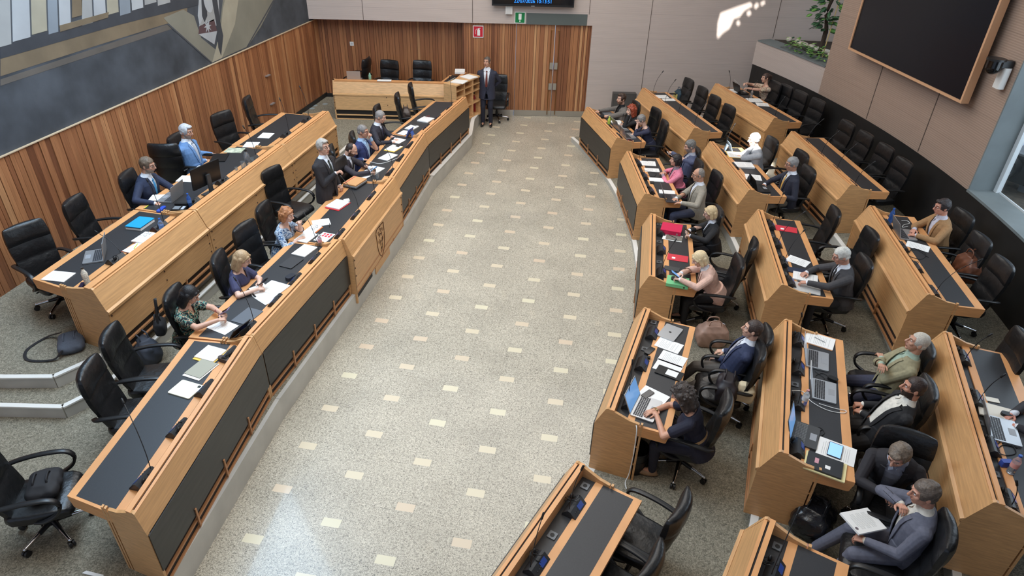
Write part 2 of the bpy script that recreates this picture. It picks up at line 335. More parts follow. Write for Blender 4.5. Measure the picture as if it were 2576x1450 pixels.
# ---- double door with slats, kick plates, pull rods
def doorleaf(name, s0, s1, hs, label=None):
    w = s1-s0-.01; ang = math.atan2(BWD.y, BWD.x); c = bw(s0+.005, -.075)
    d = bpy.data.objects.new(name, None); COL.objects.link(d); d.location = (c.x, c.y, 0); d.rotation_euler = (0, 0, ang); d['kind'] = 'structure'
    rnd = random.Random(21+int(hs)); mb = MB(); tone = []; s = 0
    mb.box((w/2, .02, 1.2), (w, .03, 2.38)); tone += [0]*6
    while s < w-.01:
        k = min(rnd.uniform(.035, .12), w-s); mb.box((s+k/2, -.005, 1.27), (k-.008, .03, 2.24)); tone += [min(1, max(.1, rnd.gauss(.52, .17)))]*6; s += k
    o = mb.build('door_panel', SLAT, d); a_ = o.data.attributes.new('tone', 'FLOAT', 'FACE'); a_.data.foreach_set('value', tone)
    MB().box((w/2, -.01, .08), (w, .045, .15)).build('kick_plate', STEEL, d)
    hx = w-.10 if hs > 0 else .10; ex = w-.04 if hs > 0 else .04
    m_ = MB(); m_.cyl((hx, -.06, .06), (hx, -.06, 2.26), .011, n=8); m_.cyl((hx, -.06, 2.26), (ex, -.06, 2.26), .009, n=8); m_.build('door_handle', mat('aged_brass', (150, 112, 70), .35, metal=.8), d, smooth=40)
    for z in (.82, 1.36):
        b_ = MB(); x = hx+(.045 if hs > 0 else -.045); b_.box((x, -.055, z), (.085, .03, .17)); b_.build('push_plate', STEEL, d)
    return d
mid = (sD0+sD1)/2+.04
doorleaf('door_1', sD0, mid, 1); doorleaf('door_2', mid, sD1+.03, -1)
# lintel glass strip above the door
g = MB().box((0, 0, 0), (1.55, .012, .27)).build('lintel_panel', mat('smoked_glass_strip', (92, 100, 98), .25)); c = bw(bs(-1.80), .008); g.location = (c.x, c.y, 2.525); g.rotation_euler = (0, 0, math.atan2(BWD.y, BWD.x)); g['kind'] = 'structure'
# ---- platforms
def ring(R0, R1, t0, t1, n=40):
    return [arc(R0, t0+(t1-t0)*i/n) for i in range(n+1)]+[arc(R1, t1-(t1-t0)*i/n) for i in range(n+1)]
def platform(name, R0, t0, t1, z0, z1, cut=()):
    pts = ring(R0, 20.0, t0, t1); mb = MB()
    mb.rings([[Vector((p.x, p.y, z0)) for p in pts], [Vector((p.x, p.y, z1)) for p in pts]])
    o = mb.build(name, CARPET); o['kind'] = 'structure'
    nm = name.replace('floor', 'trim')
    e = MB(); n = 60
    for a_, b_, za, zb, mi in ((R0-.045, R0+.0, z0, z1-.012, 0), (R0-.055, R0+.02, z1-.012, z1+.004, 1)):
        q = ring(a_, b_, t0, t1, n); e.rings([[Vector((p.x, p.y, za)) for p in q], [Vector((p.x, p.y, zb)) for p in q]], mi)
    e.build(nm, [MARBLE, WHITEEDGE])['kind'] = 'structure'
def tback(R):     # angle where a ring meets the back wall
    for i in range(400):
        th = 20+i*.05; p = arc(R, th)
        if (p-BWP).dot(BWN) < .01: return th
    return 30
platform('floor_first_row', 14.975, -38, 27.6, -.05, .12)
platform('floor_second_row', 16.69, -38, 27.3, .12, .30)
platform('floor_third_row', 18.40, -38, 27.0, .30, .50)
# short return of the first kerb, at the door end
# left platforms
LF = [(-3.44, 2.4), (-3.62, 5.35), (-3.58, 7.69), (-3.56, 9.97), (-3.65, 12.25), (-3.44, 14.9), (-3.62, 16.0), (-3.60, 17.1)]
LF[0:0] = [(-3.2, -.5)]
plat = [Vector(p) for p in LF]+[Vector((-3.9, 17.55)), Vector((-7.93, 16.9)), Vector((-7.93, -.5))]
o = MB().rings([[Vector((p.x, p.y, 0)) for p in plat], [Vector((p.x, p.y, .32)) for p in plat]]).build('floor_left_platform', CARPET); o['kind'] = 'structure'
def edge_wall(name, pts, z0, z1, th=.05, M=MARBLE, cap=True, side=1):
    """stone facing along a polyline, with a thin white top edge"""
    mb = MB(); P = [Vector(p) for p in pts]
    for i in range(len(P)-1):
        d = (P[i+1]-P[i]).normalized(); n_ = Vector((d.y, -d.x))*side; a_, b_ = P[i]-d*.001, P[i+1]+d*.001
        q = [a_, b_, b_+n_*th, a_+n_*th]
        mb.rings([[Vector((p.x, p.y, z0)) for p in q], [Vector((p.x, p.y, z1-.012 if cap else z1)) for p in q]], 0)
        if cap:
            q = [a_-n_*.03, b_-n_*.03, b_+n_*(th+.012), a_+n_*(th+.012)]
            mb.rings([[Vector((p.x, p.y, z1-.012)) for p in q], [Vector((p.x, p.y, z1+.006)) for p in q]], 1)
    o = mb.build(name, [M, WHITEEDGE]); o['kind'] = 'structure'; return o
edge_wall('trim_left_plinth', LF, 0, .32, .05, MARBLE, cap=False)
edge_wall('trim_left_plinth_end', LF[5:], .30, .335, .05, MARBLE)
# two steps up to the chair's row
hi = [(-7.93, 4.62), (-6.70, 4.75), (-6.07, 4.88), (-6.07, 6.2), (-5.58, 7.0), (-5.58, 12.9)]
lo = [(-7.93, 4.32), (-6.60, 4.46), (-5.76, 4.60), (-5.55, 4.9)]
plat = [Vector(p) for p in [(-7.93, 4.32), (-6.60, 4.46), (-5.76, 4.60), (-5.55, 5.0), (-5.55, 12.98), (-7.93, 12.98)]]
o = MB().rings([[Vector((p.x, p.y, .32)) for p in plat], [Vector((p.x, p.y, .48)) for p in plat]]).build('floor_left_step', CARPET); o['kind'] = 'structure'
edge_wall('trim_step_low', [(-7.93, 4.32), (-6.60, 4.46), (-5.76, 4.60), (-5.55, 5.0), (-5.55, 12.98)], .32, .48, .02)
plat = [Vector(p) for p in [(-7.93, 4.62), (-6.60, 4.76), (-6.05, 4.88), (-5.70, 5.5), (-5.60, 12.9), (-7.93, 12.9)]]
o = MB().rings([[Vector((p.x, p.y, .48)) for p in plat], [Vector((p.x, p.y, .64)) for p in plat]]).build('floor_left_upper', CARPET); o['kind'] = 'structure'
edge_wall('trim_step_high', [(-7.93, 4.62), (-6.60, 4.76), (-6.05, 4.88), (-5.70, 5.5), (-5.60, 12.9)], .48, .64, .02)
# ---- right curved wall: black wainscot, beige panelling with planter niche and concrete column
def curved(name, R, th, t0, t1, z0, z1, M, n=30):
    q = ring(R, R+th, t0, t1, n); o = MB().rings([[Vector((p.x, p.y, z0)) for p in q], [Vector((p.x, p.y, z1)) for p in q]]).build(name, M, smooth=30); o['kind'] = 'structure'; return o
TB = 28.35
curved('wall_right_wainscot', 20.0, .35, -30, TB-.1, 0, 1.6, SLATE, 120)
curved('wall_right_parapet', 20.01, .30, 20.5, TB, 1.6, 2.18, BEIGE, 12)
curved('wall_right', 20.01, .45, 5.17, 20.5, 1.6, ZC, BEIGE2, 24)
curved('wall_right_column', 20.01, .37, 5.09, 5.17, 1.6, ZC, CONC, 2)
curved('window_sill', 19.992, .42, -30, 5.15, 1.58, 1.62, CONC, 120)
for k, th in enumerate((9.9, 15.2)):
    q = ring(20.0, 20.02, th-.018, th+.018, 1); MB().rings([[Vector((p.x, p.y, 1.62)) for p in q], [Vector((p.x, p.y, 5)) for p in q]]).build('trim_%d' % (8+k), MATS['panel_joint'])['kind'] = 'structure'
# lip of the planter
tl = [arc(19.99, 20.5), arc(19.99, 24.5), arc(19.99, 28.2), arc(20.38, 28.25), arc(20.9, 24.5), arc(20.9, 20.4)]
o = MB().rings([[Vector((p.x, p.y, 2.18)) for p in tl], [Vector((p.x, p.y, 2.21)) for p in tl]]).build('planter_ledge', CONC); o['kind'] = 'structure'
soil = [arc(20.55, 20.4), arc(20.42, 24), arc(20.45, 28), arc(22.5, 26), arc(22.5, 20.4)]
MB().rings([[Vector((p.x, p.y, 1.9)) for p in soil], [Vector((p.x, p.y, 2.215)) for p in soil]]).build('planter_soil', mat('dark_soil', (58, 48, 40), .95, noise=(30, .5)))['kind'] = 'structure'
wallbox('wall_right_niche', arc(22.4, 28), arc(22.4, 14), (-1, 0), 1.6, ZC, mat('pale_plaster', (206, 202, 198), .8))
# window beyond the column: frame, dark garden and its stones
curved('window_1', 20.38, .07, 4.86, 5.12, 1.6, ZC, mat('white_window_frame', (206, 212, 214), .5), 2)
o = curved('window_2', 20.43, .02, -30, 4.9, 1.60, 1.64, MATS['white_window_frame'], 40)
o = curved('window_3', 20.42, .01, -30, 4.88, 1.64, ZC, mat('window_glass', (190, 205, 210), .02, trans=1.0, alpha=.10), 40)
o = curved('ground_garden', 20.46, 3.5, -30, 9, 1.2, 1.52, mat('garden_ground', (70, 62, 50), .95, noise=(12, .5)), 40)
o = curved('wall_garden', 23.2, .3, -30, 12, 1.2, 6.0, mat('dark_outdoor_wall', (30, 33, 35), .8), 40)
# ------------------------------------------------------------------ desks
DESK = {}
class Desk:
    """rf/rn: far and near ends of the outer rail edge; uf/un: the same ends at the user's edge; t runs near 0 -> far 1, u from rail to user"""
    def __init__(s, rf, rn, uf, un, z0):
        s.rf, s.rn, s.uf, s.un = (Vector(p) for p in (rf, rn, uf, un)); s.z0 = z0
        s.dn = (s.un-s.rn).normalized(); s.df = (s.uf-s.rf).normalized(); s.D = ((s.un-s.rn).length+(s.uf-s.rf).length)/2
        s.L = (s.rf-s.rn).length; s.ax = (s.rf-s.rn).normalized()
        s.rot = math.atan2(s.ax.y, s.ax.x)
    def p(s, t, u, z=0):
        q = (s.rn+s.dn*u).lerp(s.rf+s.df*u, t); return Vector((q.x, q.y, s.z0+z))
def make_desk(key, name, label, rf, rn, uf, un, z0, prof, wood=BEECH, front='black', buttons=False, cat='desk', group=None, near_end=True, far_end=True, low=.20):
    d = Desk(rf, rn, uf, un, z0); DESK[key] = d; d.prof = prof
    O = d.p(.5, .2, 0); root = thing(name, O, label, cat, group)
    P = prof; D = d.D
    def ext(mb, poly, t0=0, t1=1, mi=0):
        mb.rings([[d.p(t0, u, z) for u, z in poly], [d.p(t1, u, z) for u, z in poly]], mi)
    def B(mb, nm, M, **k): return mb.build(nm, M, root, off=O, **k)
    fu = P['front']           # u of the front plane (negative, towards the hall)
    e = .03/d.L               # end panel thickness in t
    # band below the rail and rails
    mb = MB(); lz = P['bandz']
    ext(mb, [(fu, lz), (0, .895), (.012, .905), (.022, .885), (fu+.022, lz-.01)]); B(mb, 'upper_band', wood)
    mb = MB(); r0 = P['rail']
    ext(mb, [(.0, .87), (.0, .905), (.028, .905), (.028, .87)]); ext(mb, [(.045, .78), (.045, .91), (r0, .91), (r0, .78)]); B(mb, 'top_rail', EDGE)
    mb = MB(); ext(mb, [(.026, .78), (.026, .892), (.047, .892), (.047, .78)]); B(mb, 'rail_groove', RECESS)
    # trough, table surface
    a, b, c, f = P['trough'], P['strip'], P['inlay'], D
    mb = MB(); ext(mb, [(r0-.005, .74), (r0-.005, .772), (a, .772), (a, .74)]); B(mb, 'trough', INLAY)
    mb = MB(); ext(mb, [(a, .735), (a, .785), (b, .785), (b, .735)]); ext(mb, [(c, .735), (c, .785), (f, .785), (f, .745), (f-.008, .735)]); ext(mb, [(b-.01, .735), (b-.01, .765), (c+.01, .765), (c+.01, .735)])
    ext(mb, [(b, .76), (b, .785), (c, .785), (c, .76)], 0, e); ext(mb, [(b, .76), (b, .785), (c, .785), (c, .76)], 1-e, 1)
    ext(mb, [(b+.01, .655), (b+.01, .74), (f, .785), (f, .745), (f-.03, .655)], -.0005, e*.9); ext(mb, [(b+.01, .655), (b+.01, .74), (f, .785), (f, .745), (f-.03, .655)], 1-e*.9, 1.0005)
    ext(mb, [(f-.02, .66), (f-.004, .745), (f-.028, .745), (f-.045, .66)]); B(mb, 'desktop', EDGE)
    mb = MB(); ext(mb, [(b, .76), (b, .7862), (c, .7862), (c, .76)], e, 1-e); B(mb, 'writing_inlay', INLAY)
    # front
    if front == 'black':
        mb = MB(); ext(mb, [(fu-.012, .19), (fu-.012, lz-.01), (fu+.012, lz-.01), (fu+.012, .19)], e*.2, 1-e*.2); B(mb, 'front_panel', PANEL)
        mb = MB(); ext(mb, [(fu+.02, 0), (fu+.02, lz), (fu+.04, lz), (fu+.04, 0)]); B(mb, 'back_board', RECESS)
        mb = MB(); ext(mb, [(fu-.006, .095), (fu-.006, .115), (fu+.03, .115), (fu+.03, .095)], e, 1-e)
        ext(mb, [(fu-.006, .0), (fu-.006, .012), (fu+.03, .012), (fu+.03, .0)], e, 1-e)
        for k in range(1, P['studs']+1):
            t = k/(P['studs']+1); h = .011/d.L
            ext(mb, [(fu-.02, .015), (fu-.024, .26), (fu-.006, .26), (fu+.0, .015)], t-h, t+h)
        B(mb, 'wood_bar', BAR)
    else:
        mb = MB(); ext(mb, [(fu+.004, low), (fu+.004, lz-.005), (fu+.024, lz-.005), (fu+.024, low)])
        ext(mb, [(fu-.018, lz-.02), (fu-.018, lz+.012), (fu+.01, lz+.03), (fu+.02, lz-.02)])
        if buttons:
            for t in (.02, .5, .98):
                for z in (.30, .43, .56): mb.ell(d.p(t, fu+.002, z), (.011, .011, .011), n=8, k=5, mi=1)
        B(mb, 'front_panel', [wood, mat('dark_plug', (70, 44, 26), .5)])
        mb = MB(); ext(mb, [(fu+.03, 0), (fu+.03, .25), (fu+.05, .25), (fu+.05, 0)]); B(mb, 'dark_recess', RECESS)
        mb = MB(); ext(mb, [(fu+.0, .10), (fu+.0, .125), (fu+.03, .125), (fu+.03, .10)]); ext(mb, [(fu+.0, .0), (fu+.0, .015), (fu+.03, .015), (fu+.03, 0)])
        n_ = max(1, P['studs'])
        for k in range(1, n_+1):
            t = k/(n_+1); h = .010/d.L; ext(mb, [(fu-.004, .0), (fu-.004, low+.03), (fu+.03, low), (fu+.03, 0)], t-h, t+h)
        B(mb, 'wood_bar', BAR)
    mb = MB(); ext(mb, [(r0-.02, .02), (r0-.02, .78), (r0, .78), (r0, .02)]); B(mb, 'inner_board', wood)
    # ends
    pz = P['post']
    for t0, t1, on in ((-.0008, e, near_end), (1-e, 1.0008, far_end)):
        if not on: continue
        mb = MB(); ext(mb, [(fu, .0), (fu, lz), (0, .905), (.022, .918), (a+.03, .83), (pz, .815), (pz, 0)], t0, t1, 0)
        for k in range(P['slots']):
            q = pz+.014+k*.034; ext(mb, [(q, 0), (q, .825), (q+.022, .825), (q+.022, 0)], t0, t1, 0)
            for z in (.22, .48, .74): ext(mb, [(q-.016, z), (q-.016, z+.016), (q+.002, z+.016), (q+.002, z)], t0+(t1-t0)*.2, t1-(t1-t0)*.2, 0)
        B(mb, 'end_panel', wood)
    return d
PR = dict(front=-.10, bandz=.68, rail=.088, trough=.225, strip=.30, inlay=.60, post=.36, slots=1, studs=2)
PB = dict(PR, front=-.13, bandz=.62)
PL = dict(front=-.055, bandz=.67, rail=.095, trough=.19, strip=.275, inlay=.70, post=.32, slots=2, studs=3)
PP = dict(front=-.12, bandz=.62, rail=.14, trough=.34, strip=.43, inlay=.93, post=.47, slots=3, studs=2)
def right_desk(key, far, near, z0, label, front, D=.672, L=None, **k):
    rf, rn = at(*far, z0+.905).xy, at(*near, z0+.905).xy
    if L: rn = rf+(rn-rf).normalized()*L
    ax = (rf-rn).normalized(); nrm = Vector((ax.y, -ax.x))
    # ends are cut square to the row
    return make_desk(key, 'member_desk', label, rf, rn, rf+nrm*D, rn+nrm*D, z0, PR if front == 'black' else PB, BEECH, front, group='curved member desks', **k)
right_desk('F1', (1451, 1160), (1245, 1450), .12, 'empty wooden desk cut by the bottom edge, left of two, facing the hall floor', 'black', L=2.05)
right_desk('F2', (1619.6, 774.3), (1524.4, 1029.7), .12, 'wooden front-row desk where the curly-haired woman types on a laptop', 'black')
right_desk('F3', (1636, 537.8), (1632, 695.6), .12, 'wooden front-row desk holding the green and red binders of two blonde women', 'black')
right_desk('F4', (1576, 381.3), (1622, 488.3), .12, 'wooden front-row desk of the woman in a pink jacket', 'black')
right_desk('F5', (1474.8, 270), (1551.2, 347.7), .12, 'wooden front-row desk nearest the double door, three people behind it', 'black')
right_desk('S1', (1925, 1300), (1872, 1448), .30, 'empty wooden desk cut by the bottom edge, in front of the man reading a document', 'wood', L=2.2, D=.69)
right_desk('S2', (1973.5, 803.3), (1959.2, 1137.6), .30, 'wooden second-row desk carrying three open laptops', 'wood', D=.69)
right_desk('S3', (1904.7, 527.9), (1965, 717.9), .30, 'wooden second-row desk of the white-haired man reading, red sheet at its far end', 'wood', D=.69)
right_desk('S4', (1784.7, 356.1), (1884, 478.3), .30, 'wooden second-row desk partly in bright sunshine', 'wood', D=.69)
right_desk('S5', (1615.2, 221.9), (1745.6, 322.5), .30, 'wooden second-row desk with a blue sheen and four empty chairs', 'wood', D=.69)
right_desk('T1', (2372.4, 833.8), (2498.6, 1264.8), .50, 'wooden back-row desk at the right edge with one silver laptop', 'wood', D=.71)
right_desk('T2', (2185.8, 517.6), (2333, 742), .50, 'wooden back-row desk of the man in a tan jacket', 'wood', D=.71)
right_desk('T3', (1989.4, 331), (2139.4, 465.6), .50, 'bare wooden back-row desk below the big black screen', 'wood', D=.71)
right_desk('T4', (1799, 210.7), (1946.8, 297.6), .50, 'wooden back-row desk of the woman in a floral blouse', 'wood', D=.71)
def left_desk(key, name, label, rf, rn, uf, un, z0, prof, front, group, **k):
    return make_desk(key, name, label, rf, rn, uf, un, z0, prof, BEECH, front, group=group, **k)
GL = 'front desks on the left platform'
left_desk('L1', 'platform_desk', 'long wooden left desk nearest the camera with black front', (-3.727, 5.35), (-3.473, 2.947), (-4.487, 5.30), (-4.257, 3.096), .32, PL, 'black', GL)
left_desk('L2', 'platform_desk', 'wooden left desk with black front where two women use their phones', (-3.64, 7.68), (-3.727, 5.36), (-4.482, 7.69), (-4.487, 5.33), .32, PL, 'black', GL)
left_desk('L3', 'emblem_desk', 'wooden left desk with a carved shield emblem on its front', (-3.612, 9.975), (-3.60, 7.695), (-4.456, 9.90), (-4.50, 7.72), .32, dict(PL, front=-.10, bandz=.63), 'wood', None, buttons=True, low=.02)
left_desk('L4', 'platform_desk', 'wooden left desk with black front where three suited men sit', (-3.735, 12.25), (-3.62, 9.985), (-4.47, 12.38), (-4.456, 9.93), .32, PL, 'black', GL)
left_desk('L5', 'platform_desk', 'wooden left desk with black front at its door end, papers and empty chairs', (-3.503, 14.865), (-3.735, 12.26), (-4.30, 14.75), (-4.47, 12.41), .32, PL, 'black', GL)
GP = 'raised rear desks along the slatted wall'
left_desk('P1', 'raised_desk', 'raised wooden rear desk nearest the camera with an open laptop and blue folder', (-5.66, 7.50), (-5.639, 5.40), (-6.70, 7.56), (-6.655, 5.63), .64, PP, 'wood', GP, buttons=True)
left_desk('P2', 'raised_desk', 'raised wooden rear desk of the man in navy and the man in light blue', (-5.66, 10.19), (-5.66, 7.52), (-6.70, 10.26), (-6.70, 7.59), .64, PP, 'wood', GP, buttons=True)
left_desk('P3', 'raised_desk', 'raised wooden rear desk farthest from the camera with two paper sheets', (-5.66, 12.13), (-5.66, 10.20), (-6.72, 12.19), (-6.72, 10.28), .64, PP, 'wood', GP, buttons=True)
# carved shield on the emblem desk
def carve():
    d = DESK['L3']; fu = -.10; root = [o for o in bpy.data.objects if o.name.startswith('emblem_desk')][0]; O = root.location; mb = MB()
    def q(x, z): return d.p(.50-x/d.L, fu-.001, z)     # x metres towards the near end
    sh = [(-.13, .545), (-.135, .38), (-.12, .25), (-.07, .13), (0, .085), (.07, .13), (.12, .25), (.135, .38), (.13, .545)]
    sh = [(x*1.25, .04+(z-.085)*1.13) for x, z in sh]
    mb.tube(bez([q(x, z) for x, z in sh]+[q(*sh[0])], 5), .005, 5)
    rnd = random.Random(5)
    for k in range(34):
        x0 = rnd.uniform(-.13, .13); z0 = rnd.uniform(.14, .36); l = rnd.uniform(.03, .09)
        if abs(x0) < .12*(z0-.05)/.3: mb.tube([q(x0, z0), q(x0*.85+.004, z0-l*.5), q(x0*.8, z0-l)], .0035, 4)
    for cx, cz in ((-.08, .47), (0, .50), (.08, .47), (-.045, .41), (.045, .42)):
        mb.tube(bez([q(cx+.028*math.cos(a)*(.6+.4*math.sin(3*a)), cz+.03*math.sin(a)) for a in [i*.75 for i in range(8)]], 4), .0035, 4)
    o = mb.build('carved_emblem', mat('burnt_wood_line', (96, 58, 30), .6), root, off=O, smooth=True)
    for t0, t1 in ((.0, .012), (.988, 1)):
        mb = MB(); mb.rings([[d.p(t0, u, z) for u, z in [(fu-.0, -.16), (fu, .63), (fu+.09, .82), (fu+.09, -.16)]], [d.p(t1, u, z) for u, z in [(fu-.0, -.16), (fu, .63), (fu+.09, .82), (fu+.09, -.16)]]]); mb.build('side_board', BEECH, root, off=O)
    mb = MB(); mb.rings([[d.p(t, u, z) for u, z in [(fu+.004, -.14), (fu+.004, .03), (fu+.03, .03), (fu+.03, -.14)]] for t in (.36, .66)]); mb.build('center_board', BEECH, root, off=O)
    for t0, t1 in ((.012, .36), (.66, .988)): mb = MB(); mb.rings([[d.p(t, u, z) for u, z in [(fu+.02, -.10), (fu+.02, .03), (fu+.04, .03), (fu+.04, -.10)]] for t in (t0, t1)]); mb.build('dark_recess', RECESS, root, off=O)
carve()
# ------------------------------------------------------------------ office chairs
def chair_proto():
    r = thing('office_chair', (0, 0, 0), 'x', 'chair', 'black leather office chairs')
    # seat cushion
    rs = []
    def rr(w, y, zt, zb, n=5):
        q = []; R_ = min(.035, (zt-zb)/2*.9)
        for cx, cz, a0 in ((w-R_, zt-R_, 0), (-w+R_, zt-R_, 90), (-w+R_, zb+R_, 180), (w-R_, zb+R_, 270)):
            for k in range(n): a = math.radians(a0+90*k/(n-1)); q.append(Vector((cx+R_*math.cos(a), y, cz+R_*math.sin(a))))
        return q
    for y, w, zt, zb in ((-.25, .18, .455, .41), (-.245, .215, .475, .385), (-.2, .245, .482, .37), (-.05, .258, .478, .365), (.1, .26, .48, .365), (.2, .256, .475, .365), (.255, .24, .455, .37), (.275, .22, .43, .385), (.283, .19, .41, .395)):
        rs.append(rr(w, y, zt, zb))
    MB().rings(rs).build('seat', LEATHER, r, smooth=50)
    # back: curved padded shell
    def backring(z, w, th, cy, bow=.045, n=10):
        f = []; b = []
        for k in range(n+1):
            x = -1+2*k/n; yb = cy+bow*x*x; e_ = max(.15, (1-x**4))**.5
            f.append(Vector((x*w, yb+th/2*e_, z))); b.append(Vector((x*w, yb-th/2*e_, z)))
        return f+b[::-1]
    def back(zs): return [backring(z, w, th, cy) for z, w, th, cy in zs]
    cy = lambda z: -.235-(z-.45)*.17-.03*math.sin((z-.45)*4.2)
    MB().rings(back([(z, w, th, cy(z)) for z, w, th in ((.43, .16, .05), (.445, .2, .085), (.50, .225, .105), (.60, .238, .112), (.68, .243, .100), (.70, .243, .082), (.72, .245, .100), (.80, .252, .108), (.88, .253, .100), (.905, .252, .085))])).build('backrest', LEATHER, r, smooth=50)
    MB().rings(back([(z, w, th, cy(z)+.004) for z, w, th in ((.895, .250, .085), (.915, .254, .115), (.97, .252, .128), (1.04, .246, .122), (1.09, .238, .10), (1.118, .228, .07), (1.128, .21, .03))])).build('headrest', LEATHER, r, smooth=50)
    for s_ in (-1, 1):
        pts = bez([(s_*.235, -.02, .385), (s_*.285, .08, .42), (s_*.298, .20, .50), (s_*.300, .235, .60), (s_*.300, .18, .672), (s_*.300, .02, .69), (s_*.296, -.15, .68), (s_*.280, -.27, .66), (s_*.235, -.315, .64)], 5)
        MB().tube(pts, 0, flat=(.052, .026), up=Vector((1, 0, 0)) if False else Vector((0, 0, 1))).build('armrest', PLASTIC, r, smooth=60)
    m_ = MB(); m_.cyl((0, -.02, .10), (0, -.02, .24), .042, .036); m_.cyl((0, -.02, .24), (0, -.02, .37), .026); m_.box((0, -.03, .365), (.22, .26, .035)); m_.cyl((.12, 0, .36), (.26, .02, .345), .008, n=6)
    m_.build('gas_column', PLASTIC, r, smooth=50)
    for k in range(5):
        a = math.radians(90+72*k+18); c, s_ = math.cos(a), math.sin(a); q = lambda R_, z: Vector((R_*c, -.02+R_*s_, z))
        m_ = MB(); m_.tube([q(.0, .125), q(.05, .125), q(.15, .108)], [.03, .026, .021], 8, 0); m_.tube([q(.14, .11), q(.22, .098), q(.305, .084)], [.021, .018, .016], 8, 1); m_.ell(q(.305, .084), (.018,)*3, n=8, k=6, mi=1)
        lg = m_.build('leg', [PLASTIC, CHROME], r, smooth=50)
        m_ = MB(); t_ = Vector((-s_, c, 0)); m_.cyl(q(.305, .032)-t_*.026, q(.305, .032)-t_*.006, .032, n=12); m_.cyl(q(.305, .032)+t_*.006, q(.305, .032)+t_*.026, .032, n=12); m_.cyl(q(.305, .04), q(.305, .08), .008, n=6)
        m_.build('caster', PLASTIC, lg, smooth=40)
    return r
CHAIR = chair_proto(); CHAIR_USED = [False]
def chair(label, loc, z0, deg, sc=1.0, group='black leather office chairs'):
    r = CHAIR if not CHAIR_USED[0] else copy_tree(CHAIR); CHAIR_USED[0] = True
    r.location = (loc[0], loc[1], z0+.001); r.rotation_euler = (0, 0, math.radians(deg)); r['label'] = label
    if group: r['group'] = group
    return r
def chair_px(label, px, py, z0, deg, z=1.12, loc=(0, -.36)):
    """px, py: the top middle of the headrest in the photograph"""
    p = at(px, py, z0+z).xy; v = Rz(math.radians(deg))@Vector((loc[0], loc[1], 0)); return chair(label, p-v.xy, z0, deg)
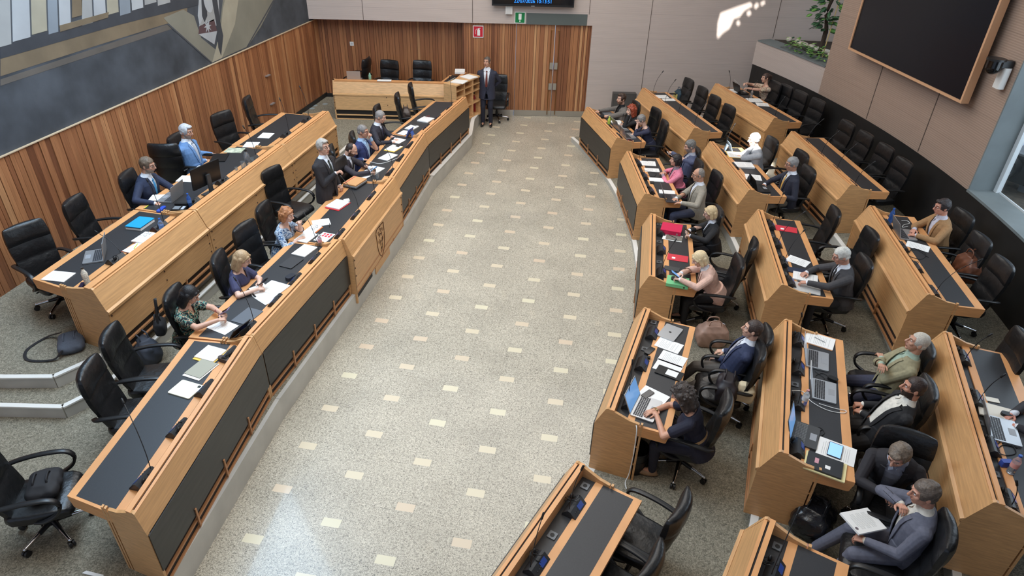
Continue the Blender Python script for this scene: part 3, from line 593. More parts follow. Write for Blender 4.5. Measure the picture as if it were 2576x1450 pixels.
CHAIRS = [
 ('black leather office chair at the left edge, turned towards the hall', 50, 563, .64, -112),
 ('empty black office chair tucked behind the open laptop on the near rear desk', 172, 502, .64, -78),
 ('black office chair of the man in a navy suit with a light blue tie', 308, 436, .64, -75),
 ('black office chair seen from its smooth back, between the navy and the light blue suit', 405, 364, .64, 16),
 ('black office chair behind the man in a light blue suit', 432, 340, .64, -85),
 ('empty black office chair right of the man in light blue, facing the camera side', 549, 283, .64, -105),
 ('empty black office chair farthest along the raised desks under the mural', 615, 247, .64, -72),
 ('black office chair seen edge-on at the far wall, left of two facing the camera', 925, 147, .34, 88),
 ('black office chair facing the camera behind the far desk, above the white papers', 981, 151, .34, 178),
 ('black office chair facing the camera behind the far desk, right one of two', 1063, 152, .34, 182),
 ('black office chair standing behind the usher at the wooden wall', 1254, 187, .0, 186),
 ('empty black office chair farthest along the left front desks', 1030, 213, .32, -70),
 ('empty black office chair with a brown bag, at the far left front desk', 996, 238, .32, -72),
 ('black office chair whose tip shows above the grey-haired man by the blue tablet', 943, 268, .32, -80),
 ('black office chair of the man in a navy jacket holding his chin', 882, 338, .32, -66),
 ('black office chair right behind the balding man with the phone', 828, 372, .32, -66),
 ('black office chair just right of the standing speaker', 846, 402, .32, -92),
 ('tall black office chair left of the standing speaker', 674, 424, .32, -100),
 ('black office chair behind the wavy-haired woman in a blue blouse', 652, 517, .32, -82),
 ('empty wide black office chair between the wavy-haired and the blonde woman', 604, 565, .32, -96),
 ('black office chair of the blonde woman in a navy top', 537, 645, .32, -72),
 ('black office chair of the black-haired woman in a patterned blouse', 421, 735, .32, -75),
 ('empty black office chair at the near left desk, with a grey bag beyond it', 262, 838, .32, -70),
 ('empty black office chair at the near left desk, closer one of the pair', 207, 925, .32, -70),
 ('black office chair of the red-haired woman', 1606, 258, .12, 108),
 ('empty-topped black office chair behind the grey-haired woman in navy', 1657, 275, .12, 112),
 ('black office chair of the grey-haired woman in navy', 1678, 307, .12, 100),
 ('black office chair of the man with phone behind the pink jacket', 1758, 375, .12, 100),
 ('black office chair behind the woman in pink', 1766, 408, .12, 98),
 ('black office chair of the man in a light grey jacket', 1812, 437, .12, 102),
 ('black office chair of the blonde woman in a black jacket', 1816, 530, .12, 92),
 ('empty black office chair between the blonde women, leaning to the aisle', 1903, 612, .12, 78),
 ('black office chair of the blonde woman in a pale pink blazer', 1868, 655, .12, 92),
 ('black office chair of the man in navy with grey trousers', 1940, 840, .12, 84),
 ('black office chair carrying a black handbag and a white bag', 1922, 880, .12, 84),
 ('black office chair of the curly-haired woman at the laptop', 1836, 1012, .12, 76),
 ('empty black leather office chair at the bottom edge, right of the near empty desk', 1722, 1275, .12, 66),
 ('black office chair cut by the bottom edge, nearer than its empty neighbour', 1650, 1412, .12, 66),
 ('empty black office chair nearest the back wall, a striped backpack on it', 1739, 200, .30, 112),
 ('second empty black office chair from the back wall, second row', 1774, 221, .30, 112),
 ('third empty black office chair from the back wall, second row', 1806, 243, .30, 112),
 ('fourth empty black office chair from the back wall, at the blue sheen desk', 1842, 267, .30, 112),
 ('black office chair lit by the sun behind the white-haired man', 1951, 350, .30, 104),
 ('empty black office chair behind the man with the yellow tie', 2026, 384, .30, 104),
 ('black office chair of the man with the yellow tie', 2044, 424, .30, 102),
 ('empty black office chair at the desk with the red sheet', 2110, 530, .30, 88),
 ('empty black office chair behind the white-haired man in a dark suit', 2203, 585, .30, 94),
 ('black office chair of the white-haired man in a dark suit', 2188, 655, .30, 92),
 ('black office chair of the man with crossed arms', 2345, 872, .30, 84),
 ('black office chair of the bearded man', 2352, 975, .30, 82),
 ('large black office chair turned to the camera, man in a dark jacket on it', 2288, 1082, .30, 166),
 ('black office chair of the man reading a document at the bottom right', 2400, 1335, .30, 72),
 ('black office chair of the woman in a floral blouse', 1957, 207, .50, 112),
 ('empty black office chair next to the woman in a floral blouse, pale bag before it', 1985, 216, .50, 113),
 ('third black office chair from the wall corner in the back row', 2022, 232, .50, 113),
 ('fourth black office chair from the wall corner in the back row', 2066, 252, .50, 113),
 ('farthest of four empty black office chairs behind the bare back-row desk', 2141, 308, .50, 106),
 ('second farthest of four empty black chairs behind the bare back-row desk', 2187, 336, .50, 105),
 ('third farthest of four empty black chairs behind the bare back-row desk', 2238, 368, .50, 104),
 ('nearest of four empty black chairs behind the bare back-row desk', 2284, 404, .50, 103),
 ('black office chair of the man in a tan jacket', 2437, 537, .50, 98),
 ('black office chair with a brown leather bag on it', 2482, 598, .50, 94),
 ('empty black office chair under the window sill at the right edge', 2538, 660, .50, 92),
 ('black office chair cut by the right edge behind the silver laptop desk', 2592, 850, .50, 86),
]
for l, x, y, z0, dg in CHAIRS: chair_px(l, x, y, z0, dg)
# the chair in the lower left corner, its back towards the camera
p = at(150, 1330, .32).xy; chair('black office chair in the lower left corner, seen from behind with a backpack on it', p, .32, -62)
# ------------------------------------------------------------------ people
def skinmat(rgb): return mat('skin_%d_%d_%d' % rgb, rgb, .5, noise=(18, .06))
def cloth(name, rgb, **k): return mat(name, rgb, k.pop('rough', .8), noise=k.pop('noise', (30, .12)), bump=k.pop('bump', (9, .25)), **k)
def pattern(name, cols, scale=14, dist=1.5):
    if name in MATS: return MATS[name]
    M = bpy.data.materials.new(name); M.use_nodes = True; nt = M.node_tree; b = nt.nodes['Principled BSDF']
    tc = N(nt, 'ShaderNodeTexCoord'); n = N(nt, 'ShaderNodeTexNoise', i_Scale=scale, i_Detail=1.5, i_Distortion=dist); nt.links.new(tc.outputs['Object'], n.inputs[0])
    r = N(nt, 'ShaderNodeValToRGB'); r.color_ramp.interpolation = 'CONSTANT'; e = r.color_ramp.elements
    K = len(cols); e[0].position = 0; e[0].color = (*s2l(cols[0]), 1); e[1].position = .36+.28*(K-1)/K; e[1].color = (*s2l(cols[-1]), 1)
    for i in range(1, K-1): k = e.new(.36+.28*i/K); k.color = (*s2l(cols[i]), 1)
    nt.links.new(n.outputs[0], r.inputs[0]); nt.links.new(r.outputs[0], b.inputs['Base Color']); b.inputs['Roughness'].default_value = .75
    MATS[name] = M; return M
def remesh(mb, voxel, smooth=3, fac=.5, noise=None):
    """fuse the overlapping closed shapes of a builder into one continuous skin; returns (verts, faces) arrays"""
    me = bpy.data.meshes.new('tmp'); me.from_pydata([tuple(v) for v in mb.v], [], mb.f)
    bm = bmesh.new(); bm.from_mesh(me)
    bm.to_mesh(me); bm.free()
    o = bpy.data.objects.new('tmp', me); COL.objects.link(o)
    r = o.modifiers.new('r', 'REMESH'); r.mode = 'VOXEL'; r.voxel_size = voxel
    if smooth: s = o.modifiers.new('s', 'SMOOTH'); s.iterations = smooth; s.factor = fac
    dg = bpy.context.evaluated_depsgraph_get()
    ev = o.evaluated_get(dg).to_mesh()
    v = np.empty(len(ev.vertices)*3, np.float32); ev.vertices.foreach_get('co', v); v = v.reshape(-1, 3)
    f = np.array([p.vertices[:] for p in ev.polygons], np.int32) if all(len(p.vertices) == 4 for p in ev.polygons) else [tuple(p.vertices) for p in ev.polygons]
    o.evaluated_get(dg).to_mesh_clear(); bpy.data.objects.remove(o); bpy.data.meshes.remove(me)
    return v, f
def mesh_obj(name, v, f, mats, parent, mi=None, keep=None, noise=0):
    f = np.asarray(f)
    if keep is not None:
        c = v[f].mean(1); k = keep(c); f = f[k]
        if mi is not None and hasattr(mi, '__len__'): mi = mi[k]
        used = np.unique(f); mp = -np.ones(len(v), int); mp[used] = np.arange(len(used)); v = v[used]; f = mp[f]
    me = bpy.data.meshes.new(name); me.from_pydata(v.tolist(), [], f.tolist())
    for q in (mats if isinstance(mats, (list, tuple)) else [mats]): me.materials.append(q)
    if mi is not None:
        if callable(mi): mi = mi(v[f].mean(1))
        me.polygons.foreach_set('material_index', np.asarray(mi, np.int32))
    me.polygons.foreach_set('use_smooth', [True]*len(me.polygons)); me.update()
    o = bpy.data.objects.new(name, me); COL.objects.link(o); o.parent = parent; return o
def frame(fwd, up):
    """3x3 with columns x right, y forward, z up"""
    y = Vector(fwd).normalized(); z = (Vector(up)-y*Vector(up).dot(y)).normalized(); x = y.cross(z); return Matrix((x, y, z)).transposed()
def ik(S, T, l1, l2, hint):
    d = T-S; L = min(d.length, (l1+l2)*.995); L = max(L, abs(l1-l2)+.02); t = d.normalized(); a = (l1*l1-l2*l2+L*L)/(2*L); h_ = math.sqrt(max(0, l1*l1-a*a))
    hv = Vector(hint); hv = (hv-t*hv.dot(t)).normalized(); return S+t*a+hv*h_, S+t*L
def hand(mb, W_, d, n, side, curl=.35, spread=.12, scale=1.0, thumb=.5):
    """wrist position, finger direction, palm normal; side +1 = thumb towards +cross(d, n)"""
    d = d.normalized(); n = (n-d*n.dot(d)).normalized(); s = d.cross(n)*side
    k = scale; P = lambda a, b, c: W_+d*a*k+s*b*k+n*c*k
    mb.rcone(W_, P(.03, 0, 0), .024*k, .022*k, 10)
    for b in (-.026, -.009, .009, .026): mb.rcone(P(.025, b*.7, 0), P(.082, b, 0), .0145*k, .0125*k, 8)
    for i, (b, L) in enumerate(((.029, .070), (.010, .079), (-.010, .074), (-.029, .058))):
        b0 = P(.082-abs(i-1.3)*.004, b, 0); fd = (d+s*(b*spread*14)).normalized(); c = curl*(.8+.12*i); p = b0; rr = .0092-.0005*i
        for j, q in enumerate((.46, .30, .24)):
            c += curl*(.75 if j else .2); dd = fd*math.cos(c)+n*math.sin(c); e = p+dd*L*q*k; mb.rcone(p, e, rr*k, (rr-.0009)*k, 8); p = e; rr -= .0009
    a = P(.018, .026, .004); b1 = a+(d*.55+s*.75+n*.25*thumb).normalized()*.036*k; b2 = b1+(d*.9+s*.25+n*.5*thumb).normalized()*.030*k; b3 = b2+(d*.95+s*.0+n*.5*thumb).normalized()*.024*k
    mb.rcone(P(.01, .012, 0), b1, .0155*k, .0125*k, 8); mb.rcone(b1, b2, .0118*k, .0105*k, 8); mb.rcone(b2, b3, .0104*k, .0085*k, 8)
    return b3
TS_M = [(-.09, .160, .112, -.01), (-.02, .178, .126, -.005), (.10, .170, .122, .01), (.22, .176, .122, .012), (.33, .192, .120, .004), (.41, .190, .104, -.004), (.46, .150, .082, -.012), (.50, .085, .066, -.012), (.53, .062, .060, -.005)]
TS_F = [(-.09, .165, .115, -.01), (-.02, .178, .125, -.005), (.10, .142, .105, .008), (.20, .140, .105, .018), (.31, .158, .128, .020), (.39, .158, .098, -.002), (.44, .125, .074, -.010), (.48, .072, .056, -.010), (.51, .052, .050, -.002)]
def person(label, head, z0, face, hands, lean=8, hp=0, hy=0, pose='sit', fem=False, outfit=None, hair=None, skin=(206, 160, 136), glasses=None, size=1.0, voxel=.0062,
           feet=None, knees=None, scoot=None, twist=0, curls=(.35, .35), beard=None, group=None, hdirs=(None, None), elbows=(None, None), extra=None):
    """head: pixel of the head centre; face: facing direction of the body in degrees (rotation about z, 0 = +y); lean forward in degrees;
    hp / hy head pitch down and turn left; hands: two targets (left, right) as pixel triples (px, py, height above the platform) or body-local vectors"""
    k = size*(.93 if fem else 1.0); ln = math.radians(lean); hipz = (.47+.095*k) if pose == 'sit' else .93*k
    S = Vector((0, math.sin(ln), math.cos(ln))); tw = Matrix.Rotation(math.radians(twist), 3, S)
    X = tw@Vector((1, 0, 0)); Y = tw@(Vector((0, math.cos(ln), -math.sin(ln)))); H0 = Vector((0, 0, hipz))
    T = lambda x, y, s: H0+X*(x*k)+Y*(y*k)+S*(s*k)
    TS = TS_F if fem else TS_M; NB = T(0, -.008, TS[-1][0]-.03)
    hl = math.radians(lean*.55+hp*.35); nd = Vector((0, math.sin(hl), math.cos(hl)))
    hyr, hpr = math.radians(hy), math.radians(hp+lean*.25)
    HF = Matrix.Rotation(hyr, 3, 'Z')@Matrix.Rotation(-hpr, 3, 'X')     # head frame
    HC = NB+nd*(.105*k)+HF@Vector((0, .028, .068))*k                         # skull centre
    hw = at(head[0], head[1], z0+HC.z).xy; a = math.radians(face); loc = hw-(Rz(a)@Vector((HC.x, HC.y, 0))).xy
    root = thing('person', (loc.x, loc.y, z0), label, 'person', group, a)
    inv = Rz(-a)
    def tgt(h):
        if isinstance(h, Vector): return h
        w = at(h[0], h[1], z0+h[2]); return inv@Vector((w.x-loc.x, w.y-loc.y, h[2]))
    O = outfit or {}; sk = skinmat(skin); top = O.get('top', 'suit')
    # ---- limbs
    sw = (.165 if fem else .188)*k
    sh = [T(-sw/k, -.01, TS[5][0]-.012), T(sw/k, -.01, TS[5][0]-.012)]
    LU, LF_ = .285*k, .255*k
    el, wr = [], []
    for i in (0, 1):
        sd = -1 if i == 0 else 1; t = tgt(hands[i]); e_, w_ = ik(sh[i], t, LU, LF_, elbows[i] or (Vector((sd*1.0, -.5, -.30)) if t.z > .77 and pose == 'sit' else Vector((sd*.55, -.45, -1)))); el.append(e_); wr.append(w_)
    hip = [T(-.088, 0, 0), T(.088, 0, 0)]; kn, an = [], []
    for i in (0, 1):
        sd = -1 if i == 0 else 1
        if pose == 'sit':
            f_ = Vector(feet[i]) if feet else Vector((sd*.11, .40, .085)); kk, aa = ik(hip[i], f_, .43*k, .42*k, Vector(knees[i]) if knees else Vector((sd*.15, .5, 1))); kn.append(kk); an.append(aa)
        else:
            f_ = Vector((sd*.10*k, .0, .085)); kk, aa = ik(hip[i], f_, .43*k, .425*k, Vector((0, 1, 0))); kn.append(kk); an.append(aa)
    # ---- body skin: one continuous surface
    B = MB()
    def torso(mb, g=0.0, s0=-1, s1=9):
        rs = []
        for s, w, d, c in TS:
            if s < s0 or s > s1: continue
            rs.append([T((w+g)*math.cos(2*PI*q/20)*(1 if abs(math.cos(2*PI*q/20)) < .7 else 1), (d+g)*math.sin(2*PI*q/20)+c, s) for q in range(20)])
        mb.rings(rs)
    torso(B, -.014)
    B.rcone(NB-nd*.03, HC+HF@Vector((0, -.028, -.06))*k, (.052 if fem else .060)*k, (.048 if fem else .056)*k, 14)
    hk = k*(1.0 if not fem else .99)
    q = lambda x, y, z: HC+HF@Vector((x, y, z))*hk
    B.ell(q(0, -.010, .022), (.076*hk, .095*hk, .094*hk), HF, 20, 14)
    B.ell(q(0, .026, -.035), ((.056 if fem else .061)*hk, .068*hk, .082*hk), HF, 18, 12)
    B.ell(q(0, .066, -.093), (.026*hk, .022*hk, .020*hk), HF, 10, 7)
    B.ell(q(0, .040, -.075), ((.042 if fem else .050)*hk, .045*hk, .034*hk), HF, 12, 8)
    B.rcone(q(0, .090, .026), q(0, .113, -.016), .0085*hk, .0145*hk, 8); B.ell(q(-.011, .098, -.022), (.009*hk,)*3, n=8, k=6); B.ell(q(.011, .098, -.022), (.009*hk,)*3, n=8, k=6)
    for sx in (-1, 1):
        B.rcone(q(sx*.014, .082, .040), q(sx*.046, .068, .038), .011*hk, .009*hk, 8)
        B.ell(q(sx*.038, .062, -.016), (.024*hk, .024*hk, .022*hk), HF, 10, 7)
        B.ell(q(sx*.078, -.008, -.004), (.009*hk, .020*hk, .031*hk), HF@Matrix.Rotation(sx*.35, 3, 'Z'), 10, 8)
    B.rcone(q(-.017, .091, -.050), q(.017, .091, -.050), .0085*hk, .0085*hk, 8); B.rcone(q(-.013, .088, -.062), q(.013, .088, -.062), .0085*hk, .0085*hk, 8)
    hs = k*(.95 if not fem else .92)
    for i in (0, 1):
        B.rcone(sh[i], el[i], .046*k, .038*k); B.rcone(el[i], wr[i], .040*k, .026*k)
        fd = (wr[i]-el[i]).normalized(); hd = hdirs[i] if hdirs[i] is not None else None
        dd = (inv@Vector(hd[:3])).normalized() if hd is not None and len(hd) == 4 else (Vector(hd).normalized() if hd is not None else (fd*1.0+Vector((0, .25, -.15 if fd.z > -.2 else 0))).normalized())
        nrm_ = Vector((0, 0, -1)) if abs(dd.z) < .8 else Vector((0, 1, 0))
        sgn = 1 if dd.cross(nrm_).dot(Vector((1 if i == 0 else -1, 0, 0))) > 0 else -1
        hand(B, wr[i], dd, nrm_, sgn, curls[i], scale=hs)
        B.rcone(hip[i], kn[i], .072*k, .048*k); B.rcone(kn[i], an[i], .050*k, .032*k); B.rcone(an[i], an[i]+Vector((0, .12, -.03)), .03*k, .02*k)
    v, f = remesh(B, voxel*.8, 2)
    lip = (178, 96, 90) if fem else (170, 112, 98)
    Hi = np.array(HF.transposed()); hc = np.array(HC)
    def mi_body(c):
        l = (c-hc)@Hi.T/hk
        m_ = np.zeros(len(c), int); m_[(np.abs(l[:, 0]) < .021) & (l[:, 1] > .088) & (l[:, 2] > -.068) & (l[:, 2] < -.044)] = 1
        if beard is not None:
            bz = -.028 if beard[1] else -.045
            m_[(l[:, 2] < bz) & (l[:, 1] > -.01) & (np.abs(l[:, 0]) < .08) & (l[:, 2] > -.125) & ~((np.abs(l[:, 0]) < .02) & (l[:, 2] > -.068) & (l[:, 2] < -.044))] = 2
        return m_
    body = mesh_obj('body', v, f, [sk, mat('lips_%d' % lip[0], lip, .45), mat('stubble_%d' % (beard[0][0] if beard else 0), beard[0] if beard else skin, .8)], root, mi_body)
    # ---- eyes, brows
    hcol = hair[1] if hair else (60, 50, 40)
    for sx in (-1, 1):
        e = MB(); e.ell(q(sx*.031, .077, .016), (.0115*hk, .0100*hk, .0060*hk), HF, 12, 8, 0); e.ell(q(sx*.031, .0848, .0150), (.0052*hk, .004*hk, .0050*hk), HF, 8, 6, 1); e.build('eye', [mat('eye_white', (222, 214, 206), .3), mat('dark_iris', (40, 28, 22), .2)], root, smooth=True)
        e = MB(); e.tube([q(sx*.014, .094, .037), q(sx*.030, .092, .046), q(sx*.047, .078, .042)], [.0035, .0042, .002], 6); e.build('eyebrow', mat('hair_%d_%d_%d' % tuple(int(c*.75) for c in hcol), tuple(int(c*.75) for c in hcol), .7), root, smooth=True)
    # ---- hair
    if hair and hair[0] != 'none':
        hm = mat('hair_%d_%d_%d' % hcol, hcol, .5, noise=(55, .14 if sum(hcol) > 380 else .35, (1, 1, .35)), bump=(70, .35)); Hh = MB(); st = hair[0]
        if st in ('short', 'crew', 'quiff'):
            g = {'short': .013, 'crew': .007, 'quiff': .014}[st]
            Hh.ell(q(0, -.016, .034), ((.077+g)*hk, (.094+g*.8)*hk, (.086+g)*hk), HF, 22, 14)
            for sx in (-1, 1): Hh.ell(q(sx*.066, -.03, -.006), (.018*hk, .045*hk, .04*hk), HF, 10, 8)
            Hh.ell(q(0, -.068, -.02), (.060*hk, .036*hk, .052*hk), HF, 14, 10)
            if st == 'quiff': Hh.ell(q(0, .052, .098), (.055*hk, .04*hk, .026*hk), HF, 12, 8)
        elif st == 'bald':
            for sx in (-1, 1): Hh.ell(q(sx*.070, -.028, -.002), (.014*hk, .05*hk, .035*hk), HF, 10, 8)
            Hh.ell(q(0, -.078, -.004), (.066*hk, .03*hk, .048*hk), HF, 14, 10)
        elif st == 'thin':
            Hh.ell(q(0, -.026, .030), (.080*hk, .086*hk, .086*hk), HF, 20, 12)
            for sx in (-1, 1): Hh.ell(q(sx*.068, -.025, -.0), (.016*hk, .05*hk, .036*hk), HF, 10, 8)
            Hh.ell(q(0, -.072, -.01), (.062*hk, .034*hk, .052*hk), HF, 14, 10)
        elif st in ('bob', 'long', 'curly', 'wavy'):
            Hh.ell(q(0, -.020, .036), (.094*hk, .104*hk, .096*hk), HF, 22, 14)
            dz = {'bob': -.075, 'long': -.15, 'curly': -.14, 'wavy': -.075}[st]; wd = {'bob': .030, 'long': .040, 'curly': .048, 'wavy': .042}[st]
            for sx in (-1, 1):
                Hh.rcone(q(sx*.075, -.01, .03), q(sx*.080, .0, dz), (wd)*hk, (wd-.004)*hk, 12); Hh.rcone(q(sx*.05, -.06, .0), q(sx*.055, -.055, dz), (wd+.015)*hk, (wd+.004)*hk, 12)
                Hh.rcone(q(sx*.030, .062, .082), q(sx*.080, .025, .015), .020*hk, .020*hk, 10)
            Hh.rcone(q(0, -.07, .0), q(0, -.065, dz-.01), (wd+.025)*hk, (wd+.01)*hk, 12)
        elif st == 'pony':
            Hh.ell(q(0, -.016, .030), (.086*hk, .102*hk, .092*hk), HF, 20, 12); Hh.ell(q(0, -.066, -.02), (.06*hk, .036*hk, .05*hk), HF, 12, 9)
            Hh.rcone(q(0, -.11, .05), q(0, -.15, .02), .024*hk, .034*hk, 10); Hh.rcone(q(0, -.15, .02), q(0, -.145, -.09), .034*hk, .014*hk, 10)
        if st in ('curly', 'wavy'):
            rnd = random.Random(9); vs = [Vector(p) for p in Hh.v]
            for _ in range(130 if st == 'curly' else 60):
                p = rnd.choice(vs); l = HF.transposed()@(p-HC)/hk
                if l.y > .055 and l.z < .07: continue
                Hh.ell(p, (.016*hk, .016*hk, .014*hk), None, 7, 5)
        v, f = remesh(Hh, voxel*.75, 2 if st in ('curly', 'wavy') else 4)
        ph = v@np.array([[61., 0, 0], [0, 53, 0], [0, 0, 47]]); nn = (v-hc); nn /= np.linalg.norm(nn, axis=1)[:, None]+1e-9
        v = v+nn*(np.sin(ph[:, 0]+2*np.sin(ph[:, 2]))*np.sin(ph[:, 1]+1.3)*(.0035 if st in ('curly', 'wavy', 'quiff', 'short') else .0012)*hk)[:, None].astype(np.float32)
        lowf = {'short': -.045, 'crew': -.045, 'quiff': -.045, 'bald': -.045, 'thin': -.05}.get(st, -9)
        def keep(c):
            l = (c-hc)@Hi.T/hk; face_zone = (l[:, 1] > .052) & (l[:, 2] < {'short': .072, 'crew': .075, 'quiff': .080, 'thin': .10, 'bald': .2}.get(st, .062)) & (np.abs(l[:, 0]) < .066)
            if st == 'thin': face_zone |= (l[:, 1] > .03) & (l[:, 2] > .06)
            return ~face_zone & (l[:, 2] > lowf)
        mesh_obj('hair', v, f, hm, root, keep=keep)
    if glasses:
        g = MB()
        for sx in (-1, 1):
            g.tube([q(sx*.033+.022*math.cos(t_*PI/6), .103-abs(.022*math.cos(t_*PI/6)+.0)*.12, .012+.017*math.sin(t_*PI/6)) for t_ in range(12)], .0018, 5, closed=True)
            g.tube([q(sx*.055, .098, .018), q(sx*.079, .05, .018), q(sx*.082, -.005, .010)], .0018, 5)
        g.tube([q(-.011, .105, .016), q(.011, .105, .016)], .0018, 5); g.build('glasses', mat('spectacle_frame_%d' % glasses[0], glasses, .35), root, smooth=True)
    # ---- garments
    def arm_shell(mb, g, frac=1.0):
        for i in (0, 1):
            mb.rcone(sh[i]+S*.0-X*(sh[i]-H0).dot(X)*.10, sh[i], (.062+g)*k, (.060+g)*k)
            if frac >= 1: mb.rcone(sh[i], el[i], (.058+g)*k, (.048+g)*k); mb.rcone(el[i], wr[i]-(wr[i]-el[i]).normalized()*.01*k, (.047+g)*k, (.034+g)*k)
            elif frac > .5:
                mb.rcone(sh[i], el[i], (.055+g)*k, (.046+g)*k); e2 = el[i].lerp(wr[i], (frac-.5)*2); mb.rcone(el[i], e2, (.045+g)*k, (.042+g)*k)
            else:
                e2 = sh[i].lerp(el[i], frac*2); mb.rcone(sh[i], e2, (.058+g)*k, (.060+g)*k)
    Xn, Yn, Sn, H0n = (np.array(a_) for a_ in (X, Y, S, H0))
    def loc_t(c): d = c-H0n; return (d@Xn)/k, (d@Yn)/k, (d@Sn)/k
    top_s = TS[-1][0]
    def front_y(x, s, g):
        for (s0_, w0, d0, c0), (s1_, w1, d1, c1) in zip(TS, TS[1:]):
            if s0_ <= s <= s1_: u = (s-s0_)/(s1_-s0_); w = w0+(w1-w0)*u+g; d_ = d0+(d1-d0)*u+g; c_ = c0+(c1-c0)*u; break
        else: w, d_, c_ = .1, .08, 0
        return d_*math.sqrt(max(.05, 1-(x/w)**2))+c_
    # trousers / skirt
    TM = O.get('legs') or cloth('dark_trousers', (38, 38, 44)); L_ = MB()
    rs = [[T((w+.012)*math.cos(2*PI*q_/18), (d+.012)*math.sin(2*PI*q_/18)+c, s) for q_ in range(18)] for s, w, d, c in TS[:3]]; L_.rings(rs)
    for i in (0, 1):
        L_.rcone(hip[i], kn[i], .090*k, .068*k); L_.rcone(kn[i], an[i]+(kn[i]-an[i]).normalized()*.02, .066*k, (.052 if not fem else .045)*k)
    if O.get('skirt'): L_.rcone((hip[0]+hip[1])/2, (kn[0]+kn[1])/2, .14*k, .11*k); L_.rcone((kn[0]+kn[1])/2, (an[0]+an[1])/2+Vector((0, 0, .12)), .11*k, .12*k)
    v, f = remesh(L_, voxel*1.25, 4); mesh_obj('trousers' if not O.get('skirt') else 'skirt', v, f, TM, root)
    # shoes
    for i in (0, 1):
        sd = -1 if i == 0 else 1; a0 = an[i]; y_ = Vector((sd*.12, 1, 0)).normalized(); s_ = MB(); fl = .018 if a0.z < .2 else a0.z-.07
        A_ = Vector((a0.x, a0.y, max(.04, a0.z-.045)))
        s_.ell(A_+y_*.055, (.042*k, .135*k, .036), frame(y_, (0, 0, 1)), 14, 8); s_.ell(A_+Vector((0, -.01, .025)), (.037, .05, .045), None, 10, 8)
        v, f = remesh(s_, .008, 2); mesh_obj('shoe', v, f, O.get('shoes') or mat('black_shoe', (22, 20, 20), .35), root)
    SM = O.get('shirt') or cloth('white_shirt', (226, 228, 234), bump=(14, .3))
    JM = O.get('jacket')
    if top == 'suit':
        sh_ = MB(); torso(sh_, .004, -.05, .54); 
        sh_.rcone(NB-nd*.02, NB+nd*.028*k, (.061 if fem else .068)*k, (.056 if fem else .063)*k, 16)
        for i in (0, 1): d_ = (wr[i]-el[i]).normalized(); sh_.rcone(wr[i]-d_*.05*k, wr[i]-d_*.0*k, .036*k, .034*k)
        v, f = remesh(sh_, voxel, 2); mesh_obj('shirt', v, f, SM, root)
        J = MB(); torso(J, .020, -.2, .505)
        if pose == 'sit': J.rings([[T((w+.022)*math.cos(2*PI*q_/20), (d+.030)*math.sin(2*PI*q_/20)+c, s) for q_ in range(20)] for s, w, d, c in ((-.115, .165, .12, -.02), (-.02, .18, .126, -.005), (.12, .168, .122, .01))])
        else: J.rings([[T((w+.022)*math.cos(2*PI*q_/20), (d+.022)*math.sin(2*PI*q_/20)+c, s) for q_ in range(20)] for s, w, d, c in ((-.22, .185, .135, 0), (-.02, .182, .126, -.005), (.12, .168, .122, .01))])
        arm_shell(J, .004); v, f = remesh(J, voxel, 3, .6)
        vb = O.get('vbot', .10); vw = O.get('vw', .062); op = O.get('open', 0)
        def keepJ(c):
            x, y, s = loc_t(c); u = np.clip((s-vb)/(.46-vb), 0, 1); w = vw*u**.8+op*np.clip(1-np.abs(s-.05)/.5, .35, 1)*(1 if op else 0)
            lowcut = (s < vb) & (np.abs(x) < .010+np.clip(vb-s, 0, .2)*.22+op*.9)
            V = (y > .03) & (((s > vb) & (np.abs(x) < w)) | (lowcut & (s > -.2)))
            hole = (s > .455) & (np.hypot(x, y+.01) < .072)
            nearhand = np.zeros(len(c), bool)
            return ~(V | hole)
        mesh_obj('jacket', v, f, JM, root, keep=keepJ)
        for sx in (-1, 1):                                   # lapels
            m_ = MB(); ins, outs = [], []
            for u in [i_/8 for i_ in range(9)]:
                s = vb+(.455-vb)*u; xi = (vw*u**.8+op*max(.35, 1-abs(s-.05)/.5))*.98; wl = .042*(math.sin(min(1, u*1.35)*PI*.62))+.004; xo = xi+wl
                if u > .9: wl *= .8
                ins.append(T(sx*xi, front_y(xi, s, .026)+.002, s)); outs.append(T(sx*xo, front_y(xo, s, .028)+.004, s))
            # collar behind the neck
            for aa in (35, 70, 105, 140, 180):
                r_ = math.radians(aa); ins.append(T(sx*.070*math.cos(math.radians(90-aa)) if False else sx*.070*math.sin(r_), .065*math.cos(r_)-.012, .478+.012*math.sin(r_/2))); outs.append(T(sx*.092*math.sin(r_), .085*math.cos(r_)-.018, .452+.014*math.sin(r_/2)))
            A_ = ins+outs[::-1]; n_ = len(ins); vs = ins+outs; th = Y*.0
            m_.add(vs+[p-Y*.006*k+S*0 for p in vs], [(i_, i_+1, n_+i_+1, n_+i_) for i_ in range(n_-1)]+[(2*n_+i_, 3*n_+i_, 3*n_+i_+1, 2*n_+i_+1) for i_ in range(n_-1)]+[(i_, 2*n_+i_, 2*n_+i_+1, i_+1) for i_ in range(n_-1)]+[(n_+i_, n_+i_+1, 3*n_+i_+1, 3*n_+i_) for i_ in range(n_-1)])
            m_.build('lapel', JM, root, smooth=35)
        if O.get('tie'):
            m_ = MB(); cs = []
            ts = [(.462, .016), (.440, .013), (.40, .018), (.30, .025), (.20, .029), (.10, .028)]
            L0 = [T(-w, front_y(0, s, .010)+.006, s) for s, w in ts]; R0 = [T(w, front_y(0, s, .010)+.006, s) for s, w in ts]; n_ = len(ts)
            vs = L0+R0; m_.add(vs+[p-Y*.007 for p in vs], [(i_, i_+1, n_+i_+1, n_+i_) for i_ in range(n_-1)]+[(i_, 2*n_+i_, 2*n_+i_+1, i_+1) for i_ in range(n_-1)]+[(n_+i_, n_+i_+1, 3*n_+i_+1, 3*n_+i_) for i_ in range(n_-1)])
